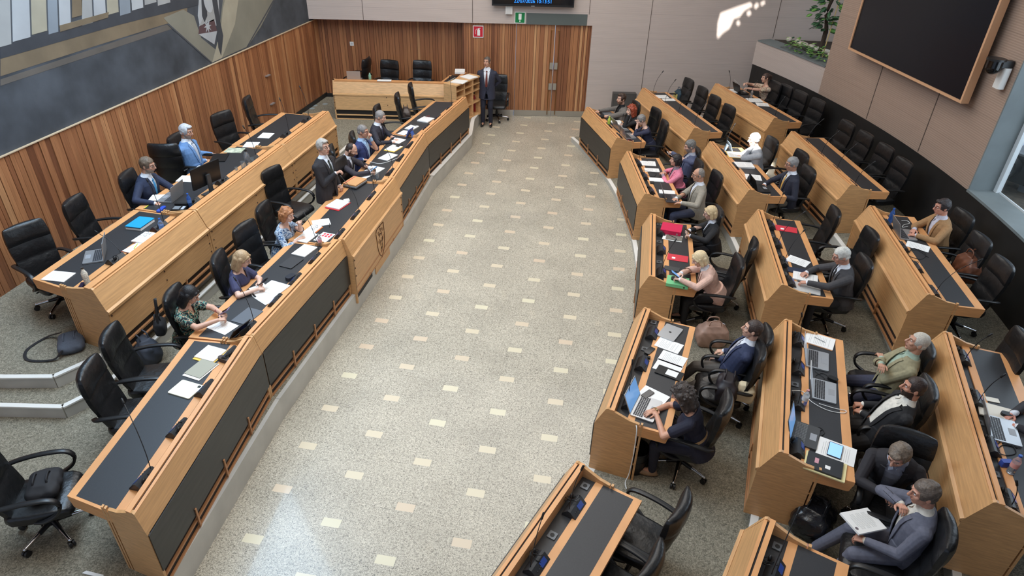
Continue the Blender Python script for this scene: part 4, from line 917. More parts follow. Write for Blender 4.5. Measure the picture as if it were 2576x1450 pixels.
            m_.ell(T(0, front_y(0, .455, .01)+.006, .462), (.018*k, .012*k, .018*k), None, 10, 7); m_.build('tie', O['tie'], root, smooth=40)
        # shirt collar wings
        for sx in (-1, 1):
            m_ = MB(); p = [T(sx*.010, front_y(.01, .465, .012)+.004, .478), T(sx*.045, front_y(.03, .44, .010)+.006, .440), T(sx*.066, .012, .49), T(sx*.060, .008, .512), T(sx*.030, .048, .505)]
            m_.add(p+[c_-Y*.005 for c_ in p], [(0, 1, 2, 3, 4), (9, 8, 7, 6, 5)]+[(i_, (i_+1) % 5, 5+(i_+1) % 5, 5+i_) for i_ in range(5)]); m_.build('collar', SM, root)
    else:
        frac = {'blouse': .31, 'long': 1.0, 'elbow': .72}[top]; bl = MB(); torso(bl, .010, -.2, O.get('neck', .45)); bl.rings([[T((w+.016)*math.cos(2*PI*q_/20), (d+.018)*math.sin(2*PI*q_/20)+c, s) for q_ in range(20)] for s, w, d, c in ((-.13, .17, .125, -.01), (-.02, .176, .124, -.005), (.10, .150, .108, .008))])
        arm_shell(bl, .004, frac); v, f = remesh(bl, voxel, 3, .6)
        def keepB(c):
            x, y, s = loc_t(c); return ~((s > .425) & (np.hypot(x, y+.01) < .068)) & ~((y > .02) & (s > .36) & (np.abs(x) < .05*(s-.36)/.09))
        mesh_obj('blouse', v, f, JM, root, keep=keepB)
        if O.get('belt'): b_ = MB(); b_.rings([[T((w+.018)*math.cos(2*PI*q_/20), (d+.020)*math.sin(2*PI*q_/20)+c, s) for q_ in range(20)] for s, w, d, c in ((.09, .146, .105, .008), (.13, .143, .105, .012))], cap=False); b_.build('belt', O['belt'], root, smooth=True)
    if O.get('watch') is not None:
        i = O['watch']; d_ = (wr[i]-el[i]).normalized(); b_ = MB(); b_.cyl(wr[i]-d_*.025, wr[i]-d_*.004, .034*k, n=14); b_.build('wristwatch', O.get('watchm', mat('watch_strap', (30, 30, 32), .4)), root, smooth=40)
    root['_wr'] = 0; del root['_wr']
    return dict(root=root, wr=[Matrix.LocRotScale(Vector((loc.x, loc.y, z0)), Euler((0, 0, a)).to_quaternion(), None)@w_ for w_ in wr], loc=loc, a=a)
SK = (208, 162, 138); SK2 = (196, 146, 120); SKP = (222, 180, 158)
NAVY = cloth('navy_suit', (34, 42, 66)); CHAR = cloth('charcoal_suit', (44, 42, 46)); BLKJ = cloth('black_jacket', (30, 29, 31)); LBLUE = cloth('light_blue_suit', (100, 136, 182)); GREYJ = cloth('light_grey_jacket', (150, 142, 128)); TAN = cloth('tan_jacket', (158, 120, 80))
OLIVE = cloth('olive_linen_jacket', (150, 142, 112)); SLATEB = cloth('slate_blue_suit', (98, 99, 112)); PINK = cloth('pink_jacket', (226, 130, 152)); BLUSH = cloth('blush_blazer', (218, 178, 160)); DGREY = cloth('dark_grey_suit', (66, 64, 66)); MIDN = cloth('midnight_dress', (32, 32, 48)); BLUEG = cloth('blue_grey_jacket', (76, 82, 108))
WS = cloth('white_shirt', (226, 228, 234), bump=(14, .3)); LBS = cloth('light_blue_shirt', (168, 196, 226), bump=(14, .3)); GRT = cloth('grey_trousers', (104, 98, 92)); NVT = cloth('navy_trousers', (50, 54, 74))
TIE_B = mat('bright_blue_tie', (70, 150, 205), .5); TIE_D = mat('dark_green_tie', (44, 52, 48), .5); TIE_R = mat('dark_red_tie', (98, 38, 30), .5); TIE_Y = mat('yellow_tie', (200, 158, 84), .5); TIE_G = mat('grey_patterned_tie', (170, 168, 176), .5, noise=(60, .4)); TIE_N = mat('navy_tie', (50, 58, 92), .5); TIE_S = mat('pale_grey_tie', (176, 182, 196), .5)
V_ = Vector
def U(*a, **k): return person(*a, **k)
# rear raised desks
U('man in a navy suit, light blue tie and glasses working between two screens', (371, 416), .64, -84, ((440, 484, .80), (388, 512, .80)), lean=14, hp=10, hy=4, outfit=dict(jacket=NAVY, tie=TIE_B, legs=NAVY), hair=('short', (104, 88, 72)), glasses=(60, 50, 46), skin=SK2, beard=((150, 132, 118), 0), curls=(.2, .25))
U('man in a light blue suit with grey hair leaning back', (468, 331), .64, -88, ((532, 388, .66), (516, 404, .68)), lean=-4, hp=14, outfit=dict(jacket=LBLUE, tie=TIE_S, legs=LBLUE, vbot=.04), hair=('quiff', (190, 190, 192)), skin=SK2, beard=((160, 140, 128), 0), curls=(.2, .2))
# front left desks
U('black-haired woman in a green and black patterned blouse holding a phone', (478, 742), .32, -80, ((556, 788, .90), (548, 806, .88)), lean=14, hp=30, fem=True, outfit=dict(top='blouse', jacket=pattern('green_triangle_print', [(20, 24, 26), (96, 168, 152), (24, 26, 28), (212, 176, 140), (40, 90, 90), (20, 22, 24)], 26, .4), neck=.44), hair=('long', (22, 20, 22)), skin=SK, curls=(.9, .9), voxel=.0056)
U('blonde woman with glasses in a navy top reading her phone', (610, 652), .32, -80, ((652, 710, .86), (648, 728, .84)), lean=14, hp=24, fem=True, outfit=dict(top='blouse', jacket=cloth('navy_linen_top', (58, 58, 88)), neck=.46), hair=('long', (176, 146, 110)), glasses=(150, 110, 90), skin=SKP, curls=(.9, .9), voxel=.0056)
U('woman with wavy auburn hair in a blue and white blouse, hand at her mouth', (722, 540), .32, -92, ((752, 560, 1.08), (752, 602, .80)), lean=16, hp=12, hy=-6, fem=True, outfit=dict(top='elbow', jacket=pattern('blue_marbled_print', [(60, 92, 130), (196, 206, 214), (84, 124, 160), (222, 226, 228), (52, 72, 104)], 14, 2.5), neck=.45), hair=('wavy', (170, 112, 70)), skin=SKP, curls=(1.1, .4), elbows=(V_((-.3, .5, -1)), None))
U('standing man with grey hair and glasses in a dark suit, hand raised to his chest', (813, 370), .32, -104, (V_((-.27, .04, .90)), V_((.03, .24, 1.24))), pose='stand', lean=2, hy=-6, outfit=dict(jacket=cloth('dark_brown_suit', (44, 40, 42)), tie=TIE_D, legs=cloth('dark_brown_suit', (44, 40, 42))), hair=('quiff', (168, 160, 150)), glasses=(60, 40, 36), skin=SK, curls=(.5, .8), size=1.02)
U('balding man with a dark beard in a dark suit looking down at his phone', (884, 377), .32, -84, ((934, 424, .86), (930, 434, .84)), lean=20, hp=26, outfit=dict(jacket=cloth('plum_black_suit', (50, 44, 50)), legs=CHAR, vbot=.16), hair=('thin', (48, 36, 30)), skin=SK, beard=((92, 66, 52), 1), curls=(.9, .9))
U('man in a navy jacket and light blue shirt with his hand on his chin', (913, 331), .32, -92, ((931, 347, 1.12), (912, 402, .76)), lean=2, hp=10, outfit=dict(jacket=cloth('royal_navy_jacket', (46, 56, 100)), shirt=LBS, legs=CHAR, vbot=.0, vw=.085, open=.02), hair=('crew', (128, 122, 118)), glasses=(90, 40, 40), skin=SK2, curls=(1.1, .3), elbows=(V_((-.3, .4, -1)), None))
U('grey-haired man in a dark suit with his hands on papers', (957, 294), .32, -86, ((994, 350, .80), (984, 358, .80)), lean=12, hp=18, outfit=dict(jacket=cloth('dark_suit_far', (42, 40, 50)), tie=TIE_N, legs=CHAR), hair=('crew', (140, 134, 130)), skin=SK, curls=(.5, .5))
# usher
U('usher standing at the wooden wall in a dark suit and dark red tie', (1225, 156), .0, 184, (V_((-.12, -.16, .94)), V_((.12, -.17, .92))), pose='stand', lean=0, hy=-14, outfit=dict(jacket=cloth('dark_blue_usher_suit', (46, 48, 64)), tie=TIE_R, legs=cloth('dark_navy_usher_trousers', (32, 34, 48)), vbot=.0, vw=.08), hair=('crew', (92, 82, 74)), skin=SK2, size=1.02, curls=(.6, .6), elbows=(V_((-1, -.5, 0)), V_((1, -.5, 0))))
# first row on the right, from the door
U('young brown-haired man in a grey jacket, his hand on the desk tablet', (1563, 249), .12, 112, ((1512, 294, .82), (1508, 279, .84)), lean=8, hy=14, outfit=dict(jacket=cloth('grey_jacket', (110, 104, 98)), shirt=mat('black_tshirt', (24, 24, 26), .8), legs=CHAR, vbot=.0, vw=.08, open=.02), hair=('quiff', (62, 44, 34)), skin=SK, beard=((120, 88, 70), 0), curls=(.3, .3))
U('red-haired woman in a black jacket with her hand at her mouth', (1588, 276), .12, 106, ((1581, 291, 1.06), (1565, 312, .80)), lean=16, hp=8, hy=10, fem=True, outfit=dict(jacket=BLKJ, shirt=mat('grey_scarf', (92, 90, 92), .8), legs=CHAR, vbot=.15), hair=('curly', (150, 66, 40)), skin=SKP, curls=(1.0, .4), elbows=(V_((-.2, .5, -1)), None))
U('woman with short grey hair in a navy top holding her forehead', (1613, 302), .12, 104, ((1604, 312, 1.02), (1592, 338, .79)), lean=24, hp=24, fem=True, outfit=dict(top='elbow', jacket=cloth('navy_blouse', (44, 46, 68)), neck=.46), hair=('short', (132, 128, 124)), skin=SKP, curls=(.9, .3), elbows=(V_((-.2, .5, -1)), None))
U('grey-bearded man in a blue-grey jacket behind the woman in pink', (1736, 368), .12, 96, ((1692, 385, .98), (1700, 408, .62)), lean=-2, hp=22, outfit=dict(jacket=BLUEG, shirt=cloth('grey_blue_shirt', (170, 172, 184)), legs=cloth('blue_jeans', (70, 88, 112)), vbot=.02, vw=.075), hair=('short', (112, 110, 106)), skin=SK, beard=((140, 128, 118), 1), curls=(.8, .3))
U('dark-haired woman in a pink jacket with clasped hands', (1700, 403), .12, 98, ((1668, 441, .84), (1672, 433, .85)), lean=14, hy=-2, fem=True, outfit=dict(jacket=PINK, shirt=cloth('mauve_blouse', (150, 130, 140)), legs=CHAR, vbot=.12, watch=1), hair=('bob', (34, 24, 24)), skin=(204, 154, 130), curls=(.8, .8))
U('older man with thin grey hair, glasses and a light grey jacket at a laptop', (1757, 440), .12, 98, ((1716, 511, .82), (1702, 499, .82)), lean=4, hp=12, outfit=dict(jacket=GREYJ, shirt=WS, legs=NVT, vbot=.05, vw=.07), hair=('thin', (134, 126, 118)), glasses=(44, 40, 44), skin=SK2, curls=(.3, .3))
U('blonde woman in a black jacket and sunglasses holding a phone', (1787, 536), .12, 92, ((1738, 594, .86), (1735, 580, .88)), lean=10, hp=18, fem=True, outfit=dict(jacket=BLKJ, shirt=WS, legs=CHAR, vbot=.10, vw=.05), hair=('bob', (206, 180, 138)), glasses=(44, 30, 34), skin=SKP, curls=(.9, .9), voxel=.0056)
U('blonde woman in a pale pink blazer leaning over her phone', (1760, 652), .12, 92, ((1712, 704, .90), (1714, 688, .92)), lean=30, hp=26, fem=True, outfit=dict(jacket=BLUSH, shirt=WS, legs=BLKJ, vbot=.18, vw=.04), hair=('bob', (220, 196, 154)), skin=SKP, curls=(.9, .6), voxel=.0052, size=1.04)
U('man in a navy suit and grey trousers sitting back with hands on his thighs', (1893, 829), .12, 84, ((1802, 902, .62), (1822, 884, .64)), lean=-12, hy=-2, outfit=dict(jacket=cloth('navy_blazer', (44, 52, 80)), tie=TIE_G, legs=GRT, vbot=.03, vw=.06), hair=('crew', (62, 48, 42)), skin=SK, curls=(.5, .5), feet=((-.14, .72, .085), (.16, .62, .085)), voxel=.0052)
U('woman with long curly dark hair in a navy dress typing on a laptop', (1716, 992), .12, 78, ((1652, 1046, .83), (1645, 1034, .83)), lean=22, hp=26, fem=True, outfit=dict(top='blouse', jacket=MIDN, legs=MIDN, belt=mat('tan_belt', (170, 138, 98), .6), neck=.45, watch=1, watchm=mat('gold_watch', (196, 168, 120), .3, metal=.8), shoes=mat('beige_shoe', (150, 120, 92), .5)), hair=('curly', (62, 52, 46)), skin=(204, 150, 122), curls=(.35, .35), voxel=.005, size=1.06)
# second row
U('man with white hair lit by the sun, hand over his mouth', (1897, 351), .30, 102, ((1892, 370, 1.08), (1862, 391, .80)), lean=14, hp=8, outfit=dict(jacket=cloth('silver_grey_jacket', (150, 152, 156)), shirt=WS, legs=CHAR, vbot=.1, vw=.05), hair=('short', (214, 214, 212)), skin=SKP, curls=(1.0, .5), elbows=(V_((-.2, .5, -1)), None))
U('man in a navy suit with a yellow tie, glasses and grey hair', (1992, 413), .30, 102, ((1962, 494, .74), (1924, 464, .80)), lean=4, hp=12, outfit=dict(jacket=cloth('dark_navy_suit', (36, 38, 52)), tie=TIE_Y, legs=cloth('grey_beige_trousers', (110, 104, 94)), vbot=.06, vw=.065), hair=('short', (138, 136, 134)), glasses=(40, 44, 60), skin=(190, 138, 112), curls=(.3, .3))
U('white-haired man with glasses in a dark grey suit turning pages', (2117, 644), .30, 94, ((2032, 712, .86), (2030, 686, .84)), lean=12, hp=22, outfit=dict(jacket=DGREY, tie=mat('black_tie', (26, 26, 28), .5), legs=CHAR), hair=('short', (206, 204, 196)), glasses=(110, 70, 60), skin=(200, 148, 126), curls=(.6, .6), voxel=.0056)
U('man with cropped white hair and an olive jacket, arms crossed', (2308, 862), .30, 84, (V_((.09, .13, .88)), V_((-.09, .18, .93))), lean=-12, hp=-4, outfit=dict(jacket=OLIVE, shirt=cloth('pale_green_shirt', (160, 178, 160)), legs=cloth('dark_blue_trousers', (52, 54, 74)), vbot=.12, vw=.05), hair=('crew', (196, 188, 174)), skin=SK2, curls=(.5, .5), feet=((-.14, .70, .085), (.14, .62, .085)), elbows=(V_((-1, -.2, -.6)), V_((1, -.2, -.6))), hdirs=(V_((1, .1, .1)), V_((-1, .15, .15))), voxel=.005)
U('bearded man in a black jacket and open white shirt leaning back', (2298, 976), .30, 84, ((2170, 1040, .66), (2172, 1018, .68)), lean=-18, hp=4, outfit=dict(jacket=BLKJ, shirt=cloth('cream_shirt', (218, 212, 200), bump=(14, .3)), legs=cloth('black_trousers', (34, 32, 33)), vbot=-.05, vw=.085, open=.035), hair=('crew', (56, 42, 36)), beard=((58, 42, 34), 1), skin=(190, 134, 108), curls=(.8, .8), feet=((-.14, .70, .085), (.14, .64, .085)), voxel=.005)
U('man in a dark jacket bending forward in talk, facing the camera', (2262, 1146), .30, 158, ((2262, 1254, .80), (2228, 1246, .82)), lean=30, hp=26, hy=-22, outfit=dict(jacket=cloth('black_blazer', (36, 33, 37)), shirt=cloth('grey_shirt', (140, 144, 158), bump=(14, .3)), legs=cloth('black_trousers', (34, 32, 33)), vbot=.0, vw=.07, open=.01, watch=1), hair=('quiff', (112, 98, 84)), skin=(204, 152, 128), curls=(.8, .8), voxel=.005)
U('man in a slate blue suit with a printed document on his knee', (2326, 1242), .30, 78, ((2178, 1362, .66), (2265, 1268, .98)), lean=4, hp=12, hy=8, outfit=dict(jacket=SLATEB, shirt=cloth('ivory_shirt', (214, 206, 192), bump=(14, .3)), legs=SLATEB, vbot=-.02, vw=.06), hair=('short', (96, 84, 74)), skin=(196, 142, 118), curls=(.7, .8), feet=((-.20, .52, .085), (.12, .62, .085)), voxel=.005)
# back row
U('woman with a ponytail in a floral blouse holding up a sheet', (1926, 196), .50, 110, ((1876, 222, .92), (1878, 210, .98)), lean=12, hp=4, fem=True, outfit=dict(top='blouse', jacket=pattern('floral_print', [(206, 186, 156), (120, 90, 70), (224, 208, 180), (170, 80, 60), (84, 92, 110), (214, 196, 168)], 16, 2.5), neck=.46), hair=('pony', (70, 50, 42)), skin=SK, curls=(.7, .7))
U('man in a tan jacket with dark hair and glasses typing', (2370, 521), .50, 97, ((2306, 593, .83), (2300, 578, .83)), lean=12, hp=8, outfit=dict(jacket=TAN, shirt=cloth('pale_check_shirt', (200, 196, 206)), legs=CHAR, vbot=.12, watch=0, watchm=mat('white_watch', (226, 226, 222), .4)), hair=('quiff', (48, 40, 40)), glasses=(40, 36, 44), skin=(206, 146, 122), curls=(.4, .4), voxel=.0056)
U('person at the right edge of whom only a hand on a mouse shows', (2700, 985), .50, 84, ((2560, 1075, .80), (2548, 1042, .82)), lean=10, hp=10, outfit=dict(jacket=CHAR, legs=CHAR), hair=('short', (60, 50, 44)), skin=(206, 140, 120), curls=(.4, .4), voxel=.0056)
# ------------------------------------------------------------------ things on the desks
def face_rot(d, extra=0):      # local +y points from the user to the rail
    v = -((d.dn+d.df)/2); return math.atan2(v.y, v.x)-PI/2+math.radians(extra)
SURF = .788
def place(d, px, py, h=0): q = at(px, py, d.z0+SURF+h); return (q.x, q.y, d.z0+SURF)
def rbox(mb, c, d, r=.006, mi=0, R=None):
    """flat slab with rounded corners"""
    w, l, h = d[0]/2, d[1]/2, d[2]/2; rs = []
    for z, s in ((-h, .0), (-h*.6, .0), (h*.6, 0), (h, 0)):
        q = []
        for cx, cy, a0 in ((w-r, l-r, 0), (-w+r, l-r, 90), (-w+r, -l+r, 180), (w-r, -l+r, 270)):
            for k in range(4): a = math.radians(a0+30*k); q.append(Vector((cx+r*math.cos(a), cy+r*math.sin(a), z)))
        rs.append([Vector(c)+((R@p) if R else p) for p in q])
    mb.rings(rs, mi)
def paper(key, px, py, label, rot=0, w=.21, l=.297, th=.004, M=None, text=True, under=None, h0=0, name='paper_sheet', cat='paper', group=None):
    d = DESK[key]; x, y, z = place(d, px, py, th+h0); t = thing(name, (x, y, z+h0), label, cat, group, face_rot(d, rot))
    if under: m_ = MB(); rbox(m_, (.012, .006, .003), (w+.035, l+.012, .006), .004); m_.build('folder', under, t); b = .0065
    else: b = 0
    m_ = MB(); rbox(m_, (0, 0, b+th/2), (w, l, th), .002); m_.build('sheet', M or PAPER, t)
    if text:
        m_ = MB(); rnd = random.Random(int(px)); n = int(l/.018)
        for i in range(2, n-2):
            if rnd.random() < .18: continue
            q = rnd.uniform(.55, .95) if rnd.random() < .3 else .95; m_.box((-(1-q)*w*.4, l/2-.012-i*.018, b+th+.0004), (w*.78*q, .0036, .0006))
        m_.build('printed_text', LINE, t)
    return t
DISP = {'blue': mat('lit_screen_blue', (86, 128, 176), .2, emit=((110, 160, 215), .7)), 'grey': mat('lit_screen_grey', (150, 158, 168), .2, emit=((170, 180, 190), .5)), 'off': mat('dark_screen', (22, 24, 28), .08)}
def laptop(key, px, py, label, rot=0, open_=105, M=None, disp='grey', w=.34, l=.235, keyM=None):
    d = DESK[key]; x, y, z = place(d, px, py, .01); M = M or SILVER; t = thing('laptop', (x, y, z), label, 'laptop', None, face_rot(d, rot))
    m_ = MB(); rbox(m_, (0, 0, .009), (w, l, .016), .012); m_.build('base', M, t)
    m_ = MB()
    for r in range(5):
        for c in range(13): m_.box((-w*.42+c*w*.84/12, l*.36-r*.021, .0178), (w*.055, .017, .002))
    m_.build('keyboard', keyM or mat('laptop_keys', (48, 48, 52), .5), t)
    m_ = MB(); m_.box((0, -l*.30, .0174), (.10, .06, .0012)); m_.build('touchpad', mat('touchpad_grey', (150, 152, 156), .3), t)
    a = math.radians(180-open_); R = Matrix.Rotation(-(a-0), 3, 'X') if False else Matrix.Rotation(math.radians(open_), 3, 'X')
    # lid hinged at the rail side
    H_ = Vector((0, l/2-.004, .018)); up = Vector((0, math.cos(math.radians(180-open_)), math.sin(math.radians(180-open_)))); nr = Vector((0, -up.z, up.y))
    m_ = MB(); q = [H_+Vector((sx*w/2, 0, 0))+up*v for sx, v in ((-1, 0), (1, 0), (1, l*.97), (-1, l*.97))]; m_.rings([q, [p-nr*.007 for p in q]]); lid = m_.build('lid', M, t)
    m_ = MB(); q = [H_+Vector((sx*(w/2-.010), 0, 0))+up*v+nr*.0006 for sx, v in ((-1, .014), (1, .014), (1, l*.97-.01), (-1, l*.97-.01))]; m_.rings([q, [p-nr*.001 for p in q]]); m_.build('screen', DISP[disp], lid)
    return t
def closed_laptop(key, px, py, label, rot=0, w=.32, l=.22, th=.018, M=None, cat='laptop', name='closed_laptop', mark=None, h0=0):
    d = DESK[key]; x, y, z = place(d, px, py, th+h0); t = thing(name, (x, y, z+h0), label, cat, None, face_rot(d, rot))
    m_ = MB(); rbox(m_, (0, 0, th*.28), (w, l, th*.5), .014); m_.build('lower_case', M or SILVER, t)
    m_ = MB(); rbox(m_, (0, 0, th*.78), (w, l, th*.42), .014); m_.build('lid', M or SILVER, t)
    if mark: m_ = MB(); m_.ell((0, 0, th), (.016, .018, .0015), None, 12, 5); m_.build('round_mark', mark, t, smooth=True)
    return t
def phone(key, px, py, label, rot=0, disp='off', w=.075, l=.155, h0=0, M=None):
    d = DESK[key]; x, y, z = place(d, px, py, h0); t = thing('smartphone', (x, y, z+h0), label, 'phone', None, face_rot(d, rot)); m_ = MB(); rbox(m_, (0, 0, .004), (w, l, .008), .012); m_.build('case', M or PLASTIC, t)
    m_ = MB(); rbox(m_, (0, 0, .0084), (w-.008, l-.01, .0012), .008); m_.build('screen', DISP[disp], t); return t
def slab(key, px, py, label, cat, name, w, l, th, M, rot=0, h0=0, r=.006, parts=()):
    d = DESK[key]; x, y, z = place(d, px, py, th+h0); t = thing(name, (x, y, z+h0), label, cat, None, face_rot(d, rot)); m_ = MB(); rbox(m_, (0, 0, th/2), (w, l, th), r); m_.build('cover', M, t)
    for nm, c, s, mm in parts: m_ = MB(); rbox(m_, c, s, min(.003, s[0]/4, s[1]/4)); m_.build(nm, mm, t)
    return t
def binder(key, px, py, label, M, rot=0, w=.29, l=.32, th=.075):
    d = DESK[key]; x, y, z = place(d, px, py, th); t = thing('ring_binder', (x, y, z), label, 'binder', None, face_rot(d, rot))
    m_ = MB(); m_.box((0, 0, th-.0015), (w, l, .003)); m_.box((0, 0, .0015), (w, l, .003)); m_.box((-w/2+.0015, 0, th/2), (.003, l, th)); m_.build('cover', M, t)
    MB().box((.01, 0, th/2), (w-.05, l-.02, th-.012)).build('pages', PAPER, t)
    m_ = MB(); m_.cyl((-w/2-.001, -l*.32, th/2), (-w/2+.002, -l*.32, th/2), .013, n=14); m_.build('finger_ring', CHROME, t, smooth=40); return t
def bottle(key, px, py, label, h=.22, r=.032, M=None, capM=None, lab=None, name='water_bottle', cat='bottle', z0=None):
    """px, py: the foot of the bottle"""
    d = DESK[key]; q = at(px, py, d.z0+SURF); t = thing(name, (q.x, q.y, d.z0+SURF), label, cat)
    m_ = MB(); m_.tube([(0, 0, z) for z in (0, .006, h*.3, h*.5, h*.68, h*.80, h*.88, h*.93)], [r*.8, r, r*.93, r, r, r*.62, r*.38, r*.36], 16); m_.build('bottle_body', M or GLASSC, t, smooth=50)
    m_ = MB(); m_.cyl((0, 0, h*.92), (0, 0, h), r*.45, n=12); m_.build('cap', capM or mat('blue_cap', (40, 90, 170), .4), t, smooth=40)
    if lab: m_ = MB(); m_.tube([(0, 0, h*.36), (0, 0, h*.58)], r*1.02, 16); m_.build('label_band', lab, t, smooth=40)
    return t
def glass(key, px, py, label, h=.10, r=.034):
    d = DESK[key]; q = at(px, py, d.z0+SURF); m_ = MB(); m_.rings([[Vector((rr*math.cos(a*PI/8), rr*math.sin(a*PI/8), z)) for a in range(16)] for z, rr in ((0, r*.8), (h, r), (h, r-.002), (.006, r*.74))])
    o = m_.build('drinking_glass', GLASSC, None, smooth=50); o.location = (q.x, q.y, d.z0+SURF+.001); return tag(o, label, 'glass')
def pen(key, px, py, label, rot=30, M=None, h0=0, l=.14):
    d = DESK[key]; x, y, z = place(d, px, py, h0); m_ = MB(); m_.tube([(-l/2, 0, .005), (-l/2+.012, 0, .005), (l/2, 0, .005)], [.0012, .0045, .0045], 8); o = m_.build('pen', M or PLASTIC, None, smooth=40); o.location = (x, y, z+h0+.0005); o.rotation_euler = (0, 0, face_rot(d, rot)); return tag(o, label, 'pen')
# microphone consoles ------------------------------------------------
def console_proto():
    t = thing('microphone_console', (0, 0, 0), 'x', 'microphone', 'desk microphone consoles')
    m_ = MB(); W = .095
    prof = [(-.062, 0), (-.062, .012), (-.012, .062), (.010, .066), (.055, .020), (.058, 0)]
    m_.rings([[Vector((sx*W, y, z)) for y, z in prof] for sx in (-1, 1)]); m_.build('housing', mat('console_charcoal', (44, 45, 47), .42), t)
    m_ = MB(); n_ = Vector((0, -.707, .707)); c = Vector((.03, -.038, .038)); u = Vector((0, .707, .707))
    q = [c+Vector((sx*.035, 0, 0))+u*v+n_*.0015 for sx, v in ((-1, -.022), (1, -.022), (1, .022), (-1, .022))]; m_.rings([q, [p-n_*.002 for p in q]]); m_.build('display', mat('console_display', (40, 56, 104), .2, emit=((48, 72, 150), .35)), t)
    m_ = MB()
    for i in range(3): p = Vector((-.055+i*.022, -.042, .034)); m_.ell(p, (.006, .004, .006), n=8, k=5)
    m_.build('buttons', DPLASTIC, t, smooth=True)
    return t
CONS = console_proto(); CUSED = [False]
def console(key, t, label, stem=None, coil=0, seed=0):
    d = DESK[key]; P_ = d.prof; u = (P_['rail']+P_['strip'])/2-.005 if key[0] in 'FST' else (.185 if key[0] == 'L' else .33); q = d.p(t, u, .774 if key[0] in 'FST' else .787)
    r = CONS if not CUSED[0] else copy_tree(CONS); CUSED[0] = True; r.location = q; r.rotation_euler = (0, 0, face_rot(d)); r['label'] = label; r.scale = (1.15,)*3
    rnd = random.Random(seed+int(t*100))
    if stem:
        sx, sy, sz = stem; a = Vector((-.07, .01, .05)); pts = bez([a, a+Vector((sx*.15, sy*.1, sz*.35)), a+Vector((sx*.5, sy*.45, sz*.72)), a+Vector((sx, sy, sz))], 6)
        m_ = MB(); m_.tube(pts, .0035, 6); o = m_.build('gooseneck', PLASTIC, r, smooth=True)
        m_ = MB(); dd = (pts[-1]-pts[-3]).normalized(); m_.tube([pts[-1]-dd*.004, pts[-1], pts[-1]+dd*.045, pts[-1]+dd*.05], [.004, .0085, .0085, .004], 8); m_.build('microphone_head', BLACK, o, smooth=50)
    if coil:
        m_ = MB()
        for k in range(coil):
            c = Vector((.03+rnd.uniform(-.03, .03), .03+rnd.uniform(-.02, .03), .05+k*.008)); R_ = Euler((rnd.uniform(.2, 1.1), rnd.uniform(-.5, .5), rnd.uniform(0, 3))).to_matrix(); rr = rnd.uniform(.04, .058)
            m_.tube([c+R_@Vector((rr*math.cos(a*PI/9), rr*.8*math.sin(a*PI/9), .004*math.sin(a*2))) for a in range(18)], .0028, 5, closed=True)
        m_.ell((.05, .05, .07), (.022, .014, .026), None, 10, 7); m_.build('headphone_cable', BLACK, r, smooth=True)
    return r
def socket(key, t, label):
    d = DESK[key]; P_ = d.prof; u = (P_['rail']+P_['trough'])/2+.004; q = d.p(t, u, .774); w = min(.08, P_['trough']-P_['rail']-.01) if False else .075
    s_ = thing('desk_socket', q, label, 'socket', 'desk power sockets', face_rot(d)); m_ = MB(); rbox(m_, (0, 0, .004), (w, w, .008), .004); m_.build('frame', mat('socket_grey', (104, 108, 112), .4, metal=.3), s_)
    m_ = MB(); m_.cyl((0, 0, .0075), (0, 0, .0095), .02, n=18); m_.build('round_inlet', BLACK, s_); return s_
DD = {'F1': 'the empty near desk at the bottom edge', 'F2': 'the curly-haired woman\'s desk', 'F3': 'the two blonde women\'s desk', 'F4': 'the pink-jacketed woman\'s desk', 'F5': 'the front-row desk nearest the door', 'S1': 'the second-row desk cut by the bottom edge',
      'S2': 'the desk with three laptops', 'S3': 'the desk with a red sheet', 'S4': 'the sunlit second-row desk', 'S5': 'the second-row desk with blue sheen', 'T1': 'the back-row desk at the right edge', 'T2': 'the tan-jacketed man\'s desk', 'T3': 'the bare back-row desk', 'T4': 'the floral-bloused woman\'s desk',
      'L1': 'the nearest left desk', 'L2': 'the two phone users\' left desk', 'L3': 'the emblem desk', 'L4': 'the three suited men\'s desk', 'L5': 'the left desk at its door end', 'P1': 'the near raised desk', 'P2': 'the middle raised desk', 'P3': 'the far raised desk'}
UPR = (.02, .06, .40)
